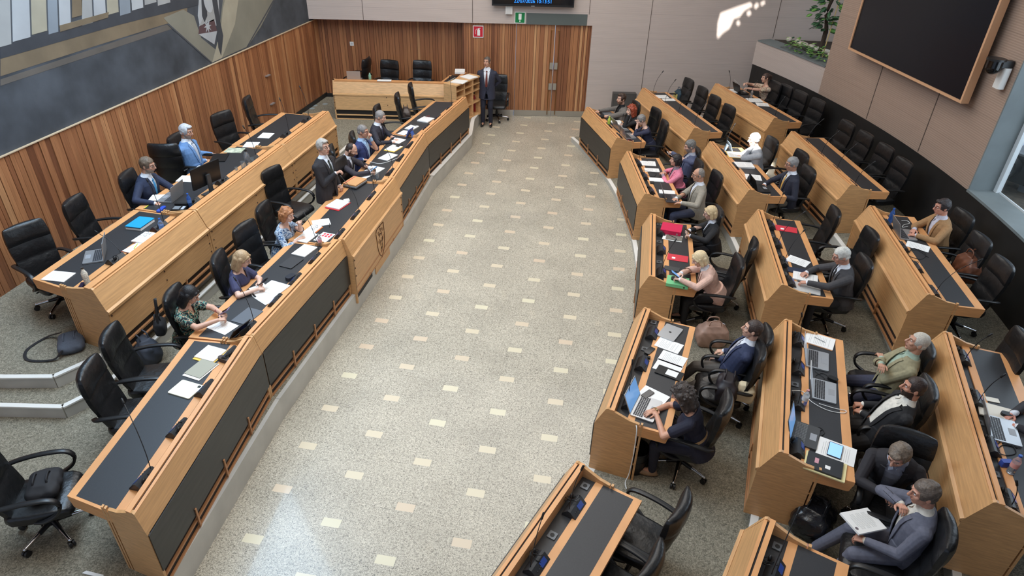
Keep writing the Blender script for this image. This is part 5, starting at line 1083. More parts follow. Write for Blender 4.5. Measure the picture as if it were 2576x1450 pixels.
CONSOLES = [('F1', .80, (.05, -.04, .42), 3), ('F1', .47, (.12, .0, .40), 3), ('F1', .15, None, 0), ('F2', .82, None, 0), ('F2', .50, None, 0), ('F2', .16, (.08, .02, .40), 1), ('F3', .80, None, 0), ('F3', .50, None, 0), ('F3', .16, (.10, -.10, .40), 0),
 ('F4', .82, (.05, .0, .44), 2), ('F4', .50, None, 1), ('F4', .18, None, 2), ('F5', .82, None, 1), ('F5', .5, None, 0), ('F5', .18, (.04, -.04, .36), 0), ('S1', .82, (.22, -.02, .42), 2),
 ('S2', .90, (.0, .04, .30), 2), ('S2', .66, (-.05, .05, .32), 2), ('S2', .40, (.0, .05, .30), 1), ('S2', .10, None, 1), ('S3', .86, (.05, -.05, .45), 2), ('S3', .60, (.10, -.22, .42), 2), ('S3', .36, (.10, -.14, .40), 2), ('S3', .12, None, 2),
 ('S4', .86, (.05, -.1, .45), 1), ('S4', .55, None, 0), ('S4', .2, None, 1), ('S5', .93, (.0, -.14, .45), 1), ('S5', .68, (.0, -.14, .45), 1), ('S5', .42, (.0, -.14, .45), 2), ('S5', .14, (.0, -.14, .42), 0),
 ('T1', .88, (.0, -.08, .3), 2), ('T1', .60, (.0, -.06, .3), 2), ('T1', .33, None, 1), ('T1', .07, (.0, .04, .2), 2), ('T2', .84, None, 1), ('T2', .56, None, 1), ('T2', .34, None, 2), ('T2', .10, (.06, -.30, .42), 2),
 ('T3', .88, (.0, -.16, .38), 1), ('T3', .62, (.0, -.16, .38), 0), ('T3', .36, (.0, -.16, .38), 0), ('T3', .10, (.0, -.16, .34), 0), ('T4', .88, (-.04, .10, .40), 0), ('T4', .55, (.0, -.1, .38), 1), ('T4', .12, (.0, -.1, .36), 2),
 ('L1', .16, (-.22, -.28, .42), 1), ('L1', .42, None, 3), ('L1', .66, None, 0), ('L1', .90, None, 2), ('L2', .10, (-.10, -.16, .42), 2), ('L2', .36, None, 1), ('L2', .58, None, 1), ('L2', .82, (-.16, -.18, .42), 1),
 ('L3', .14, None, 3), ('L3', .42, (-.10, -.22, .42), 2), ('L3', .74, (-.02, -.12, .42), 0), ('L4', .18, (-.02, -.18, .42), 1), ('L4', .48, None, 1), ('L4', .78, None, 1), ('L5', .22, None, 2), ('L5', .48, None, 0), ('L5', .78, (-.04, -.04, .5), 0),
 ('P1', .36, (-.06, -.32, .18), 2), ('P1', .80, (-.05, -.12, .48), 2), ('P2', .44, None, 2), ('P2', .80, (.0, -.1, .40), 0), ('P2', .14, None, 1), ('P3', .36, (-.06, -.10, .48), 1), ('P3', .82, (-.06, -.12, .46), 1)]
PLC = ['nearest the camera', 'second nearest', 'third nearest', 'fourth nearest']
cnt = {}
for key, t, st, co in sorted(CONSOLES, key=lambda c: (c[0], c[1])):
    i = cnt.get(key, 0); cnt[key] = i+1
    console(key, t, 'black microphone console %s on %s' % (PLC[i], DD[key]), st, co, seed=len(key)+i)
SOCK = [('F1', .94), ('F1', .63), ('F2', .955), ('F2', .66), ('F2', .335), ('F3', .95), ('F3', .65), ('F3', .33), ('S1', .94), ('S2', .97), ('S2', .54), ('S3', .73), ('S3', .48), ('S3', .24), ('T1', .98), ('T1', .47), ('T1', .2), ('L1', .05), ('L1', .30), ('L3', .28), ('L3', .58), ('P1', .16), ('P2', .66), ('P3', .20), ('P3', .64)]
cnt = {}
for key, t in sorted(SOCK): i = cnt.get(key, 0); cnt[key] = i+1; socket(key, t, 'square grey power socket %s on %s' % (PLC[i], DD[key]))
# ---- rear raised desks
RED = mat('red_cover', (206, 52, 66), .5); BLUEF = mat('blue_folder', (20, 150, 205), .5); YEL = mat('yellow_folder', (236, 196, 84), .6); GREENB = mat('green_binder', (124, 200, 140), .5); PINKR = mat('crimson_binder', (206, 28, 76), .45); KRAFT = mat('kraft_board', (198, 146, 96), .7); ORG = mat('orange_folder', (236, 120, 44), .6); DKBLUE = mat('dark_blue_book', (38, 46, 66), .5)
paper('P1', 147, 695, 'thin stack of printed pages at the near end of the raised desk', 10, th=.008)
laptop('P1', 238, 645, 'open silver laptop on the near raised desk, its lid edge-on', 40, 100)
t = slab('P1', 352, 562, 'stack of books under a bright blue folder on the raised desk', 'books', 'folder_stack', .30, .23, .03, PAPER, 8, parts=(('middle_folder', (0, 0, .036), (.30, .22, .012), mat('striped_binder_edge', (60, 66, 74), .6)), ('blue_folder', (0, .004, .046), (.31, .23, .008), BLUEF)))
slab('P1', 368, 598, 'white spiral notebook on a red folder with spectacles on top', 'notebook', 'notebook', .29, .21, .012, RED, 5, parts=(('pages', (.02, 0, .021), (.28, .20, .018), PAPER),))
slab('P1', 341, 625, 'white notebook on a thin pink folder beside the microphone console', 'notebook', 'notebook', .26, .20, .004, RED, -2, parts=(('pages', (.0, 0.01, .010), (.26, .19, .012), PAPER),))
pen('P1', 342, 620, 'yellow and black marker lying on the white notebook', 25, mat('lime_marker', (190, 220, 40), .4), h0=.017)
t = bottle('P1', 222, 717, 'white tumbler with a dotted pattern and dark lid at the near desk corner', .24, .034, mat('dotted_tumbler', (214, 206, 190), .4, noise=(70, .5)), mat('dark_lid', (60, 58, 56), .4), name='tumbler', cat='tumbler')
bottle('P1', 411, 588, 'clear plastic water bottle with a blue cap on the near raised desk', .23, .033, lab=mat('bottle_label_blue', (90, 130, 190), .5))
slab('P1', 205, 717, 'pair of dark sunglasses at the corner of the near raised desk', 'sunglasses', 'sunglasses', .13, .045, .02, mat('dark_lens', (44, 34, 56), .15), 30)
laptop('P2', 428, 497, 'open silver laptop under the hands of the man in navy', 8, 100, disp='grey')
def monitor():
    d = DESK['P2']; q = at(533, 487, d.z0+SURF); t = thing('computer_monitor', (q.x, q.y, d.z0+SURF), 'black flat computer monitor seen from behind between the two men', 'monitor', None, face_rot(d, -10))
    m_ = MB(); rbox(m_, (0, -.035, .30), (.54, .33, .022), .008, R=Matrix.Rotation(math.radians(84), 3, 'X')); m_.build('screen_housing', PLASTIC, t)
    m_ = MB(); m_.box((0, -.050, .30), (.51, .002, .30), Matrix.Rotation(math.radians(-6), 3, 'X')); m_.build('screen', DISP['off'], t)
    m_ = MB(); m_.box((0, .005, .16), (.07, .025, .30)); m_.box((0, 0, .008), (.24, .18, .014)); m_.build('stand', DPLASTIC, t)
monitor()
paper('P2', 404, 497, 'printed sheet left of the laptop on the middle raised desk', 20)
paper('P2', 478, 450, 'long row of white sheets before the chair with the smooth back', 12, w=.24, l=.36)
paper('P2', 514, 424, 'white sheets right in front of the man in light blue', 8, th=.006)
pen('P2', 369, 521, 'yellow highlighter near the mouse of the man in navy', 10, mat('yellow_marker', (214, 226, 60), .4), l=.11)
slab('P2', 405, 525, 'blue pouch lying on the middle raised desk by its near end', 'pouch', 'pouch', .19, .06, .02, mat('royal_blue_cloth', (36, 70, 170), .6), 10, r=.02)
t = slab('P2', 452, 521, 'black desk telephone at the near end of the middle raised desk', 'telephone', 'desk_telephone', .20, .19, .035, PLASTIC, 15, parts=(('handset', (-.075, 0, .047), (.045, .19, .025), BLACK), ('keypad', (.03, -.03, .037), (.09, .09, .004), mat('phone_keys', (120, 124, 128), .5)), ('phone_display', (.03, .06, .037), (.10, .04, .004), DISP['grey'])))
bottle('P2', 480, 522, 'blue plastic water bottle between the laptop and the desk telephone', .22, .03, mat('blue_plastic', (70, 120, 200), .1, trans=.6), lab=mat('bottle_label_blue', (90, 130, 190), .5))
slab('P2', 552, 396, 'black tablet cover leaning before the man in light blue', 'tablet', 'tablet_cover', .36, .25, .012, BLACK, 22)
paper('P2', 590, 378, 'colourful magazine with a green picture on the raised desk', 12, th=.006, w=.22, l=.30, M=mat('magazine_print', (190, 196, 170), .4, noise=(14, .6)))
bottle('P2', 625, 418, 'tall glass water carafe between two tumblers on the raised desk', .28, .045, capM=BLACK, name='water_carafe', cat='carafe')
glass('P2', 613, 424, 'drinking glass standing left of the tall carafe', .12, .038); glass('P2', 636, 414, 'drinking glass standing right of the tall carafe', .12, .038)
glass('P2', 595, 428, 'small white cup beside the microphone console of the man in light blue', .05, .026)
paper('P3', 632, 364, 'white sheet at the near end of the farthest raised desk', 16, w=.26, l=.24); paper('P3', 669, 341, 'white sheet by the middle of the farthest raised desk', 10, w=.28, l=.22)
# ---- front left desks
paper('L1', 530, 890, 'printed pages on a yellow folder at the far end of the nearest left desk', -6, w=.22, l=.25, th=.012, under=YEL)
paper('L1', 506, 928, 'grey brochure with rounded corner on a pile with coloured tabs', -8, w=.26, l=.21, th=.008, M=mat('grey_brochure', (160, 156, 138), .5), text=False, under=PAPER)
slab('L1', 568, 902, 'dark brown pencil case by the papers on the nearest left desk', 'pencil case', 'pencil_case', .06, .20, .05, mat('brown_felt', (74, 62, 58), .8), -10, r=.025)
slab('L1', 467, 979, 'cream tablet in a pale case on the nearest left desk', 'tablet', 'tablet_case', .215, .27, .012, mat('cream_case', (226, 222, 196), .5), -6, r=.015, parts=(('camera_bump', (-.075, .105, .013), (.03, .03, .003), BLACK),))
paper('L2', 560, 822, 'printed sheet before the black-haired woman', -18, th=.003)
def easel(key, px, py, label, rot, w, l, ang, M, disp, dx=0):
    d = DESK[key]; x, y, z = place(d, px, py, 0); t = thing('tablet_computer', (x, y, z), label, 'tablet', None, face_rot(d, rot)); c, s = math.cos(math.radians(ang)), math.sin(math.radians(ang))
    R_ = Matrix.Rotation(math.radians(ang), 3, 'X'); m_ = MB(); rbox(m_, (0, c*l/2, s*l/2+.006), (w, l, .009), .012, R=R_); m_.build('case', M, t)
    m_ = MB(); rbox(m_, Vector((0, c*l/2, s*l/2+.006))+R_@Vector((0, 0, .005)), (w-.02, l-.02, .0015), .006, R=R_); m_.build('screen', DISP[disp], t)
    m_ = MB(); m_.box((0, c*l*.75+.05, s*l*.36), (w*.5, .004, l*.75*s), Matrix.Rotation(math.radians(20), 3, 'X')); m_.build('prop_stand', M, t); return t
easel('L2', 597, 842, 'black tablet standing upright in its cover before the black-haired woman', -14, .27, .20, 55, BLACK, 'off')
slab('L2', 622, 795, 'grey translucent folder on the left desk behind the phone', 'folder', 'document_folder', .31, .22, .005, mat('grey_sheet_cover', (96, 100, 106), .35), -12)
paper('L2', 690, 724, 'fan of printed sheets in front of the blonde woman, upper one', -14, w=.26, l=.30, th=.008); paper('L2', 672, 750, 'loose printed sheet with a pencil, below the fan of sheets', -30, w=.21, l=.24, th=.003, h0=.001)
paper('L2', 655, 730, 'tilted sheet under the phone of the blonde woman', -40, w=.20, l=.26, th=.002, text=False)
slab('L2', 730, 694, 'black zipped pouch beside the console on the two phone users\' desk', 'pouch', 'pouch', .13, .09, .05, mat('black_cloth_pouch', (34, 36, 44), .8), -20, r=.03)
closed_laptop('L2', 733, 660, 'closed black tablet folio on the left desk', -12, .28, .20, .012, mat('charcoal_case', (50, 50, 52), .5), 'tablet', 'tablet_folio')
paper('L2', 766, 630, 'open white booklet at the far end of the phone users\' desk', -12, w=.30, l=.22, th=.014)
paper('L3', 808, 560, 'loose white sheet turned diagonally on the emblem desk', 30, w=.22, l=.26, th=.002); paper('L3', 786, 578, 'white notepad on an orange folder with spectacles on it', -10, w=.26, l=.17, th=.008, under=ORG)
paper('L3', 770, 596, 'open book with blank pages at the wavy-haired woman\'s elbow', -10, w=.30, l=.22, th=.012, text=False)
t = paper('L3', 816, 597, 'white leaflet printed with six red squares', -10, w=.27, l=.20, th=.003, text=False)
m_ = MB()
for i in range(3):
    for j in range(2): m_.box((-.09+j*.055, .055-i*.05, .0037), (.045, .034, .0006))
m_.build('red_squares', RED, t)
def spectacles(key, px, py, label, rot, h0, rgb=(70, 50, 44)):
    d = DESK[key]; x, y, z = place(d, px, py, h0); g = MB()
    for sx in (-1, 1): g.tube([(sx*.033+.023*math.cos(a*PI/6), 0, .020+.018*math.sin(a*PI/6)) for a in range(12)], .0018, 5, closed=True); g.tube([(sx*.056, 0, .024), (sx*.062, .06, .014), (sx*.058, .12, .003)], .0018, 5)
    g.tube([(-.010, 0, .024), (.010, 0, .024)], .0018, 5); o = g.build('spectacles', mat('spectacle_frame_%d' % rgb[0], rgb, .35), None, smooth=True); o.location = (x, y, z+h0); o.rotation_euler = (0, 0, face_rot(d, rot)); return tag(o, label, 'glasses')
spectacles('L3', 794, 575, 'thin-framed spectacles resting on the notepad on the emblem desk', 160, .016); spectacles('P1', 372, 592, 'black spectacles folded on the white spiral notebook', 170, .032, (26, 26, 30)); spectacles('L5', 1076, 296, 'red-framed spectacles on a thick stack of white paper', 150, .022, (170, 60, 60))
pen('L3', 800, 590, 'black pen on the open book', 60, h0=.014); pen('L3', 829, 567, 'black pen beside the notepad with the orange folder', 20)
paper('L3', 850, 514, 'printed document on a red folder before the standing man', -14, w=.30, l=.25, th=.016, under=mat('scarlet_folder', (196, 32, 40), .5)); slab('L3', 872, 503, 'crumpled white tissue next to the red folder', 'tissue', 'tissue', .09, .09, .008, PAPER, 30)
t = thing('file_stack', place(DESK['L3'], 893, 458, .05), 'stack of brown and grey cardboard files with a red elastic band', 'files', None, face_rot(DESK['L3'], -14))
for i, (mm, dx) in enumerate(((DPLASTIC, 0), (mat('grey_board', (120, 122, 124), .7), .008), (KRAFT, -.006))): m_ = MB(); rbox(m_, (dx, dx, .012+i*.023), (.34, .26, .021), .004); m_.build('cardboard_file', mm, t)
m_ = MB(); m_.box((-.006, -.10, .0705), (.345, .010, .003)); m_.build('red_elastic', RED, t)
bottle('L3', 806, 618, 'small clear bottle at the near end of the emblem desk', .17, .03, lab=mat('pink_label', (214, 150, 150), .6), capM=WHITE)
paper('L4', 940, 428, 'open magazine under the phone of the balding man', -10, w=.34, l=.26, th=.01); paper('L4', 915, 443, 'white sheet near the elbow of the balding man', -14, w=.25, l=.2, th=.003, text=False); glass('L4', 950, 449, 'water glass at the near end of the suited men\'s desk')
paper('L4', 976, 394, 'fanned white sheets before the man in a navy jacket', -14, w=.34, l=.22, th=.008); paper('L4', 990, 373, 'printed page on a yellow folder, phone on top', -10, w=.30, l=.22, th=.005, under=YEL); phone('L4', 1004, 366, 'black phone lying on the yellow folder', 80, h0=.012)
paper('L4', 1001, 354, 'white sheets under the hands of the grey-haired man in the dark suit', -12, w=.26, l=.22, th=.006); easel('L4', 1028, 343, 'blue tablet standing on the left desk by the grey-haired man', -6, .24, .17, 70, mat('blue_tablet_case', (70, 104, 180), .5), 'off')
paper('L5', 1071, 300, 'thick stack of white paper on the left desk at its door end', -12, w=.30, l=.26, th=.022); paper('L5', 1036, 320, 'notebook with a black pen at the near end of the door-end left desk', -12, w=.27, l=.19, th=.018); paper('L5', 1016, 334, 'white sheet beside the blue tablet', -12, w=.26, l=.17, th=.005); pen('L5', 1041, 316, 'thick black pen on the notebook of the door-end left desk', 70, h0=.019)
# ---- front row right
slab('F5', 1530, 287, 'grey closed laptop before the young man in a grey jacket', 'laptop', 'closed_laptop', .30, .22, .014, mat('grey_case', (110, 112, 116), .4), 0); slab('F5', 1516, 290, 'black headset lying in front of the young man', 'headset', 'headset', .14, .12, .04, BLACK, 20, r=.05)
bottle('F5', 1531, 318, 'lime green drinking bottle before the red-haired woman', .23, .036, mat('lime_bottle', (186, 204, 84), .3), mat('lime_cap', (206, 214, 110), .4)); paper('F5', 1552, 308, 'white papers under the arms of the red-haired woman', 0, w=.3, l=.25, th=.006)
laptop('F5', 1563, 323, 'open laptop with silver base before the red-haired woman', 4, 112, disp='off'); laptop('F5', 1581, 342, 'open laptop with silver base before the woman in a navy top', 2, 112, disp='off'); phone('F5', 1586, 355, 'red phone at the near end of the door-side desk', 88, M=RED)
paper('F4', 1630, 411, 'printed sheets with a pen at the far end of the pink jacket woman\'s desk', -6, w=.24, l=.30, th=.004); pen('F4', 1622, 405, 'black pen on the printed sheets before the pink jacket', 75, h0=.005); paper('F4', 1640, 428, 'white sheet with earphones lying on it', -4, w=.18, l=.28, th=.003)
paper('F4', 1651, 452, 'white notebook under the hands of the woman in pink', -6, w=.17, l=.26, th=.01, text=False); phone('F4', 1640, 459, 'black phone at the edge of the white notebook', 84); paper('F4', 1678, 483, 'blank white notepad beside the open dark laptop', -8, w=.16, l=.28, th=.01, text=False)
laptop('F4', 1689, 499, 'open dark grey laptop of the man in a light grey jacket', -3, 112, M=mat('space_grey', (104, 102, 106), .35, metal=.6), disp='off')
binder('F3', 1690, 572, 'thick crimson ring binder lying at the far end of the blonde women\'s desk', PINKR, -8); paper('F3', 1692, 598, 'printed sheet under a tablet in a grey case', -8, w=.21, l=.30, th=.003); slab('F3', 1696, 598, 'tablet in a grey rounded case with a black pen on it', 'tablet', 'tablet_case', .15, .25, .010, mat('taupe_case', (120, 116, 106), .4), -6, r=.02, h0=.004); pen('F3', 1692, 596, 'black pen crossing the grey tablet case', 50, h0=.016)
slab('F3', 1705, 649, 'red folder with a small white square on the blonde women\'s desk', 'folder', 'document_folder', .19, .30, .005, RED, -5, parts=(('white_label', (-.02, .06, .0056), (.05, .05, .001), PAPER),)); slab('F3', 1690, 676, 'dark grey folio beside the microphone console', 'folder', 'document_folder', .12, .22, .008, mat('dark_grey_folio', (62, 62, 62), .5), -8)
binder('F3', 1705, 707, 'pale green binder before the woman in the pink blazer', GREENB, -6, .24, .30, .045); slab('F3', 1707, 701, 'black spectacle case on the green binder', 'case', 'spectacle_case', .09, .20, .02, BLACK, -6, h0=.046, r=.03); phone('F3', 1692, 690, 'bright phone lit blue on the desk of the woman in pink blazer', 60, 'blue', h0=.12) if False else None
closed_laptop('F2', 1686, 836, 'closed silver laptop with a round mark on its lid', -14, .31, .22, .016, mark=BLACK); paper('F2', 1683, 869, 'printed document below the closed silver laptop', -12, w=.21, l=.30, th=.004); paper('F2', 1692, 903, 'printed document before the man in grey trousers', -10, w=.21, l=.30, th=.004); paper('F2', 1680, 925, 'white sheets half covered by a black clip folder', -10, w=.21, l=.30, th=.004, text=False)
slab('F2', 1684, 938, 'black open tablet folder holding a white card', 'folder', 'tablet_folder', .16, .30, .012, BLACK, -10, parts=(('white_card', (.0, -.03, .0135), (.10, .13, .002), PAPER),)); phone('F2', 1634, 883, 'black phone laid across the desk strip by its charger', 70); slab('F2', 1633, 898, 'small black charger with a copper ring on the wooden strip', 'charger', 'charger', .035, .035, .03, BLACK, 0, r=.014)
paper('F2', 1644, 996, 'white notepad with a black phone beside the open laptop', -18, w=.20, l=.30, th=.01, text=False); phone('F2', 1629, 993, 'black phone on the white notepad', 62, h0=.012); laptop('F2', 1626, 1028, 'open silver laptop under the curly-haired woman\'s hands', -6, 112, disp='blue', w=.36, l=.25)
# ---- second row
paper('S2', 2062, 858, 'white sheets with a pen on an orange folder, top of the three-laptop desk', -10, w=.24, l=.32, th=.006, under=mat('peach_folder', (230, 170, 120), .6)); pen('S2', 2062, 856, 'silver pen on the white sheets', 60, SILVER, h0=.013)
laptop('S2', 2056, 906, 'open silver laptop, farthest of the three on the desk', -2, 108, disp='grey', w=.35, l=.24); laptop('S2', 2073, 984, 'open silver laptop before the bearded man, middle of the three', -2, 108, disp='grey', w=.35, l=.24); slab('S2', 2096, 951, 'black computer mouse between the two silver laptops', 'mouse', 'computer_mouse', .062, .11, .032, BLACK, -20, r=.03)
laptop('S2', 2026, 1095, 'open dark laptop with a lit blue screen, nearest of the three', -8, 108, M=mat('dark_laptop_shell', (66, 66, 66), .4), disp='blue', w=.33, l=.24, keyM=mat('grey_keys', (110, 112, 112), .5)); bottle('S2', 2020, 1020, 'clear plastic bottle with a white label by the middle laptop', .21, .032, lab=mat('white_label', (220, 216, 214), .6), capM=mat('pink_cap', (206, 150, 150), .5))
t = paper('S2', 2104, 1136, 'printed pages with round stamps under a lit tablet', -10, w=.26, l=.34, th=.004, text=True); slab('S2', 2101, 1133, 'small tablet with a lit blue screen on printed pages', 'tablet', 'tablet_computer', .125, .20, .009, BLACK, 80, h0=.006, r=.01, parts=(('screen', (0, 0, .0096), (.115, .185, .001), mat('bright_tablet_screen', (130, 170, 225), .2, emit=((120, 165, 235), 1.1))),))
slab('S2', 2076, 1173, 'closed black laptop with round stickers on a pale yellow folder', 'laptop', 'closed_laptop', .25, .36, .012, mat('pale_yellow_folder', (226, 214, 160), .6), -8, parts=(('lid', (.0, .01, .022), (.22, .31, .018), mat('matt_black_lid', (40, 41, 43), .4)), ('round_sticker', (-.03, -.02, .0318), (.045, .045, .001), PAPER), ('tall_sticker', (.01, .08, .0318), (.07, .035, .001), mat('pink_sticker', (206, 150, 160), .5))))
slab('S3', 1978, 576, 'red folder with a white square at the far end of the second-row desk', 'folder', 'document_folder', .19, .32, .005, RED, -8, parts=(('white_label', (-.02, .06, .0056), (.05, .05, .001), PAPER),)); paper('S3', 2007, 657, 'printed sheet lying askew on the desk with the red folder', -32, w=.21, l=.30, th=.002); slab('S3', 2008, 681, 'dark blue notebook above the open book', 'notebook', 'notebook', .14, .28, .012, DKBLUE, -8)
paper('S3', 2026, 697, 'open white book held by the white-haired man', -12, w=.22, l=.32, th=.016); paper('S3', 2030, 725, 'grey printed magazine at the white-haired man\'s elbow', -12, w=.24, l=.34, th=.006, M=mat('grey_magazine', (190, 188, 184), .5))
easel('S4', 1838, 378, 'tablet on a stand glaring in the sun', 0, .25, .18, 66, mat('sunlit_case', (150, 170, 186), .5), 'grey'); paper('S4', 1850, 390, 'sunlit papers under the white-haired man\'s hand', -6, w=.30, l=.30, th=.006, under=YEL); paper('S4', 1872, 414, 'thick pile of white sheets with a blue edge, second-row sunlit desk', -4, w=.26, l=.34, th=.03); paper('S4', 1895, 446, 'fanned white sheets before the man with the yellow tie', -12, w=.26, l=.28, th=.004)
bottle('S4', 1880, 470, 'dark steel flask beside the fanned sheets', .25, .034, mat('dark_steel', (70, 74, 76), .3, metal=.6), DPLASTIC, name='steel_flask', cat='flask'); laptop('S4', 1914, 474, 'open black laptop of the man with the yellow tie', 0, 112, M=BLACK, disp='off')
paper('S5', 1665, 243, 'white sheets at the far end of the blue-sheen desk', -6, w=.24, l=.30, th=.004); paper('S5', 1682, 251, 'second white sheet on the blue-sheen desk, nearer one', -6, w=.20, l=.30, th=.003)
# ---- back row
laptop('T4', 1866, 232, 'black laptop seen from behind before the woman in a floral blouse', 0, 112, M=BLACK, disp='off'); paper('T4', 1848, 228, 'pile of white papers left of the black laptop', 0, w=.30, l=.24, th=.012); paper('T4', 1898, 252, 'scattered white sheets right of the black laptop', -10, w=.30, l=.34, th=.004); paper('T4', 1918, 263, 'white sheet hanging over the desk edge near the pale bag', -20, w=.26, l=.28, th=.003); bottle('T4', 1889, 246, 'clear plastic bottle before the woman in a floral blouse', .2, .03, capM=mat('pink_cap', (206, 150, 150), .5))
laptop('T2', 2277, 590, 'open silver laptop of the man in a tan jacket', 0, 108, disp='grey', w=.35, l=.24); bottle('T2', 2237, 560, 'blue plastic water bottle at the far end of the tan-jacketed man\'s desk', .24, .034, mat('blue_plastic', (70, 120, 200), .1, trans=.6)); paper('T2', 2309, 620, 'white printed sheet by the elbow of the man in tan', -26, w=.21, l=.30, th=.003)
def cable(name, pts, r, M, label, cat='cable'): m_ = MB(); m_.tube(bez(pts, 6), r, 6); o = m_.build(name, M, None, smooth=True); return tag(o, label, cat)
def dpx(key, pts, h=.004): return [at(x, y, DESK[key].z0+SURF+h) for x, y in pts]
cable('earphones', dpx('T2', [(2268, 555), (2282, 556), (2288, 562), (2274, 566), (2270, 572), (2284, 570)]), .004, WHITE, 'white earphones behind the silver laptop of the man in tan', 'earphones')
cable('laptop_charger_cable', dpx('T2', [(2290, 632), (2310, 628), (2330, 640), (2318, 652), (2296, 648), (2284, 640), (2300, 625), (2336, 648)]), .004, BLACK, 'tangled black charger cable beside the white sheet')
cable('charging_cable', dpx('S2', [(1992, 983), (2020, 986), (2040, 1010), (2080, 1032), (2120, 1040), (2128, 1034), (2100, 1028), (2060, 1016)]), .004, WHITE, 'white cable looping past the bottle on the three-laptop desk')
cable('mouse_cable', dpx('S2', [(2088, 950), (2070, 940), (2052, 946), (2060, 958), (2074, 952), (2050, 935)]), .003, BLACK, 'thin black mouse cable between the two silver laptops')
cable('laptop_cable', dpx('S2', [(2048, 1076), (2066, 1078), (2074, 1090), (2062, 1098), (2052, 1090), (2068, 1082)]), .004, BLACK, 'coiled black cable behind the dark laptop')
cable('phone_cable', dpx('L2', [(631, 733), (636, 746), (652, 756), (668, 762), (688, 756)]), .004, WHITE, 'white cable curling on the desk near the blonde woman')
cable('phone_cable', dpx('L4', [(930, 407), (955, 412), (980, 406), (1000, 398)]), .005, WHITE, 'pale cable across the suited men\'s desk')
cable('headphone_lead', dpx('F4', [(1618, 428), (1636, 432), (1650, 436), (1646, 444), (1628, 440), (1620, 432)]), .003, BLACK, 'thin black lead looping on the sheets before the pink jacket')
cable('extension_lead', [DESK['F2'].p(.0, .33, .80), DESK['F2'].p(-.02, .35, .74), DESK['F2'].p(-.03, .36, .45), DESK['F2'].p(-.03, .35, .15), DESK['F2'].p(-.05, .33, .05), DESK['F2'].p(-.08, .36, .02)], .006, WHITE, 'white lead hanging down the end panel of the curly-haired woman\'s desk')
laptop('T1', 2522, 1083, 'open silver laptop on the back-row desk at the right edge', -2, 112, disp='off', w=.37, l=.26); paper('T1', 2505, 1036, 'cream notebook under the hand with the mouse', -4, w=.22, l=.30, th=.012, M=mat('cream_pages', (224, 218, 204), .6), text=False); slab('T1', 2497, 1006, 'small cream note card on the right-edge desk', 'card', 'note_card', .07, .12, .006, mat('cream_pages', (224, 218, 204), .6), 4); slab('T1', 2534, 1040, 'black mouse under the hand at the right edge', 'mouse', 'computer_mouse', .06, .10, .03, BLACK, 0, h0=.013, r=.028)
bottle('T1', 2541, 1190, 'clear plastic water bottle at the right edge of the picture', .22, .034, lab=mat('red_white_label', (214, 150, 140), .6)); slab('T1', 2534, 1160, 'small blue and white carton beside the bottle at the right edge', 'carton', 'small_carton', .05, .09, .06, mat('blue_carton', (56, 80, 160), .5), 20)
cable('charger_cable', dpx('T1', [(2500, 1130), (2520, 1110), (2545, 1120), (2556, 1140), (2530, 1146), (2510, 1136), (2524, 1120), (2560, 1128)]), .004, BLACK, 'black charger cable in loops near the blue carton')
# ---- phones and sheets held in hands
def held_phone(px, py, z, label, rz, M=BLACK, disp='off', tilt=35):
    q = at(px, py, z); t = thing('smartphone', q, label, 'phone', None, math.radians(rz)); R_ = Matrix.Rotation(math.radians(tilt), 3, 'X'); m_ = MB(); rbox(m_, (0, 0, 0), (.075, .155, .009), .012, R=R_); m_.build('case', M, t)
    m_ = MB(); rbox(m_, R_@Vector((0, 0, .005)), (.067, .145, .0012), .008, R=R_); m_.build('screen', DISP[disp], t)
held_phone(563, 784, .32+.93, 'lilac phone in the hands of the black-haired woman', -85, mat('lilac_case', (150, 130, 170), .4)); held_phone(661, 709, .32+.90, 'black phone in the hands of the blonde woman in navy', -85); held_phone(940, 425, .32+.90, 'phone with a lit screen in the balding man\'s hand', -85, disp='blue')
held_phone(1731, 581, .12+.92, 'dark phone held by the blonde woman in a black jacket', 95); held_phone(1699, 690, .12+.95, 'phone with a bright blue screen held by the woman in the pink blazer', 95, disp='blue'); held_phone(1686, 388, .12+1.04, 'white-backed phone held by the grey-bearded man', 100, WHITE)
q = at(1858, 212, .5+.98); t = thing('paper_sheet', q, 'white sheet held up by the woman in a floral blouse', 'paper', None, math.radians(100)); m_ = MB(); rbox(m_, (0, 0, 0), (.30, .21, .003), .002, R=Matrix.Rotation(math.radians(40), 3, 'X')); m_.build('sheet', PAPER, t)
q = at(2171, 1312, .30+.70); t = thing('printed_document', q, 'thick white printed document on the knee of the man in slate blue', 'document', None, math.radians(118)); R_ = Matrix.Rotation(math.radians(8), 3, 'X'); m_ = MB(); rbox(m_, (0, 0, 0), (.23, .32, .018), .003, R=R_); m_.build('sheet', PAPER, t)
m_ = MB()
for i in range(13): m_.box(R_@Vector((.0, .10-i*.016, .0098)), (.16 if i % 4 else .10, .004, .0006), R_)
m_.build('printed_text', LINE, t); m_ = MB(); m_.ell(R_@Vector((-.06, .135, .0098)), (.016, .016, .001), R_, 12, 5); m_.build('round_emblem', mat('emblem_grey', (110, 100, 104), .6), t)
q = at(2255, 1262, .30+.98); g = MB()
for sx in (-1, 1): g.tube([(sx*.033+.024*math.cos(a*PI/6), 0, .019*math.sin(a*PI/6)) for a in range(12)], .002, 5, closed=True); g.tube([(sx*.057, 0, .004), (sx*.064, .07, .0), (sx*.06, .13, -.012)], .002, 5)
o = g.build('spectacles', BLACK, None, smooth=True); o.location = q; o.rotation_euler = (.5, .4, 1.0); tag(o, 'black spectacles in the hand of the man in slate blue', 'glasses')
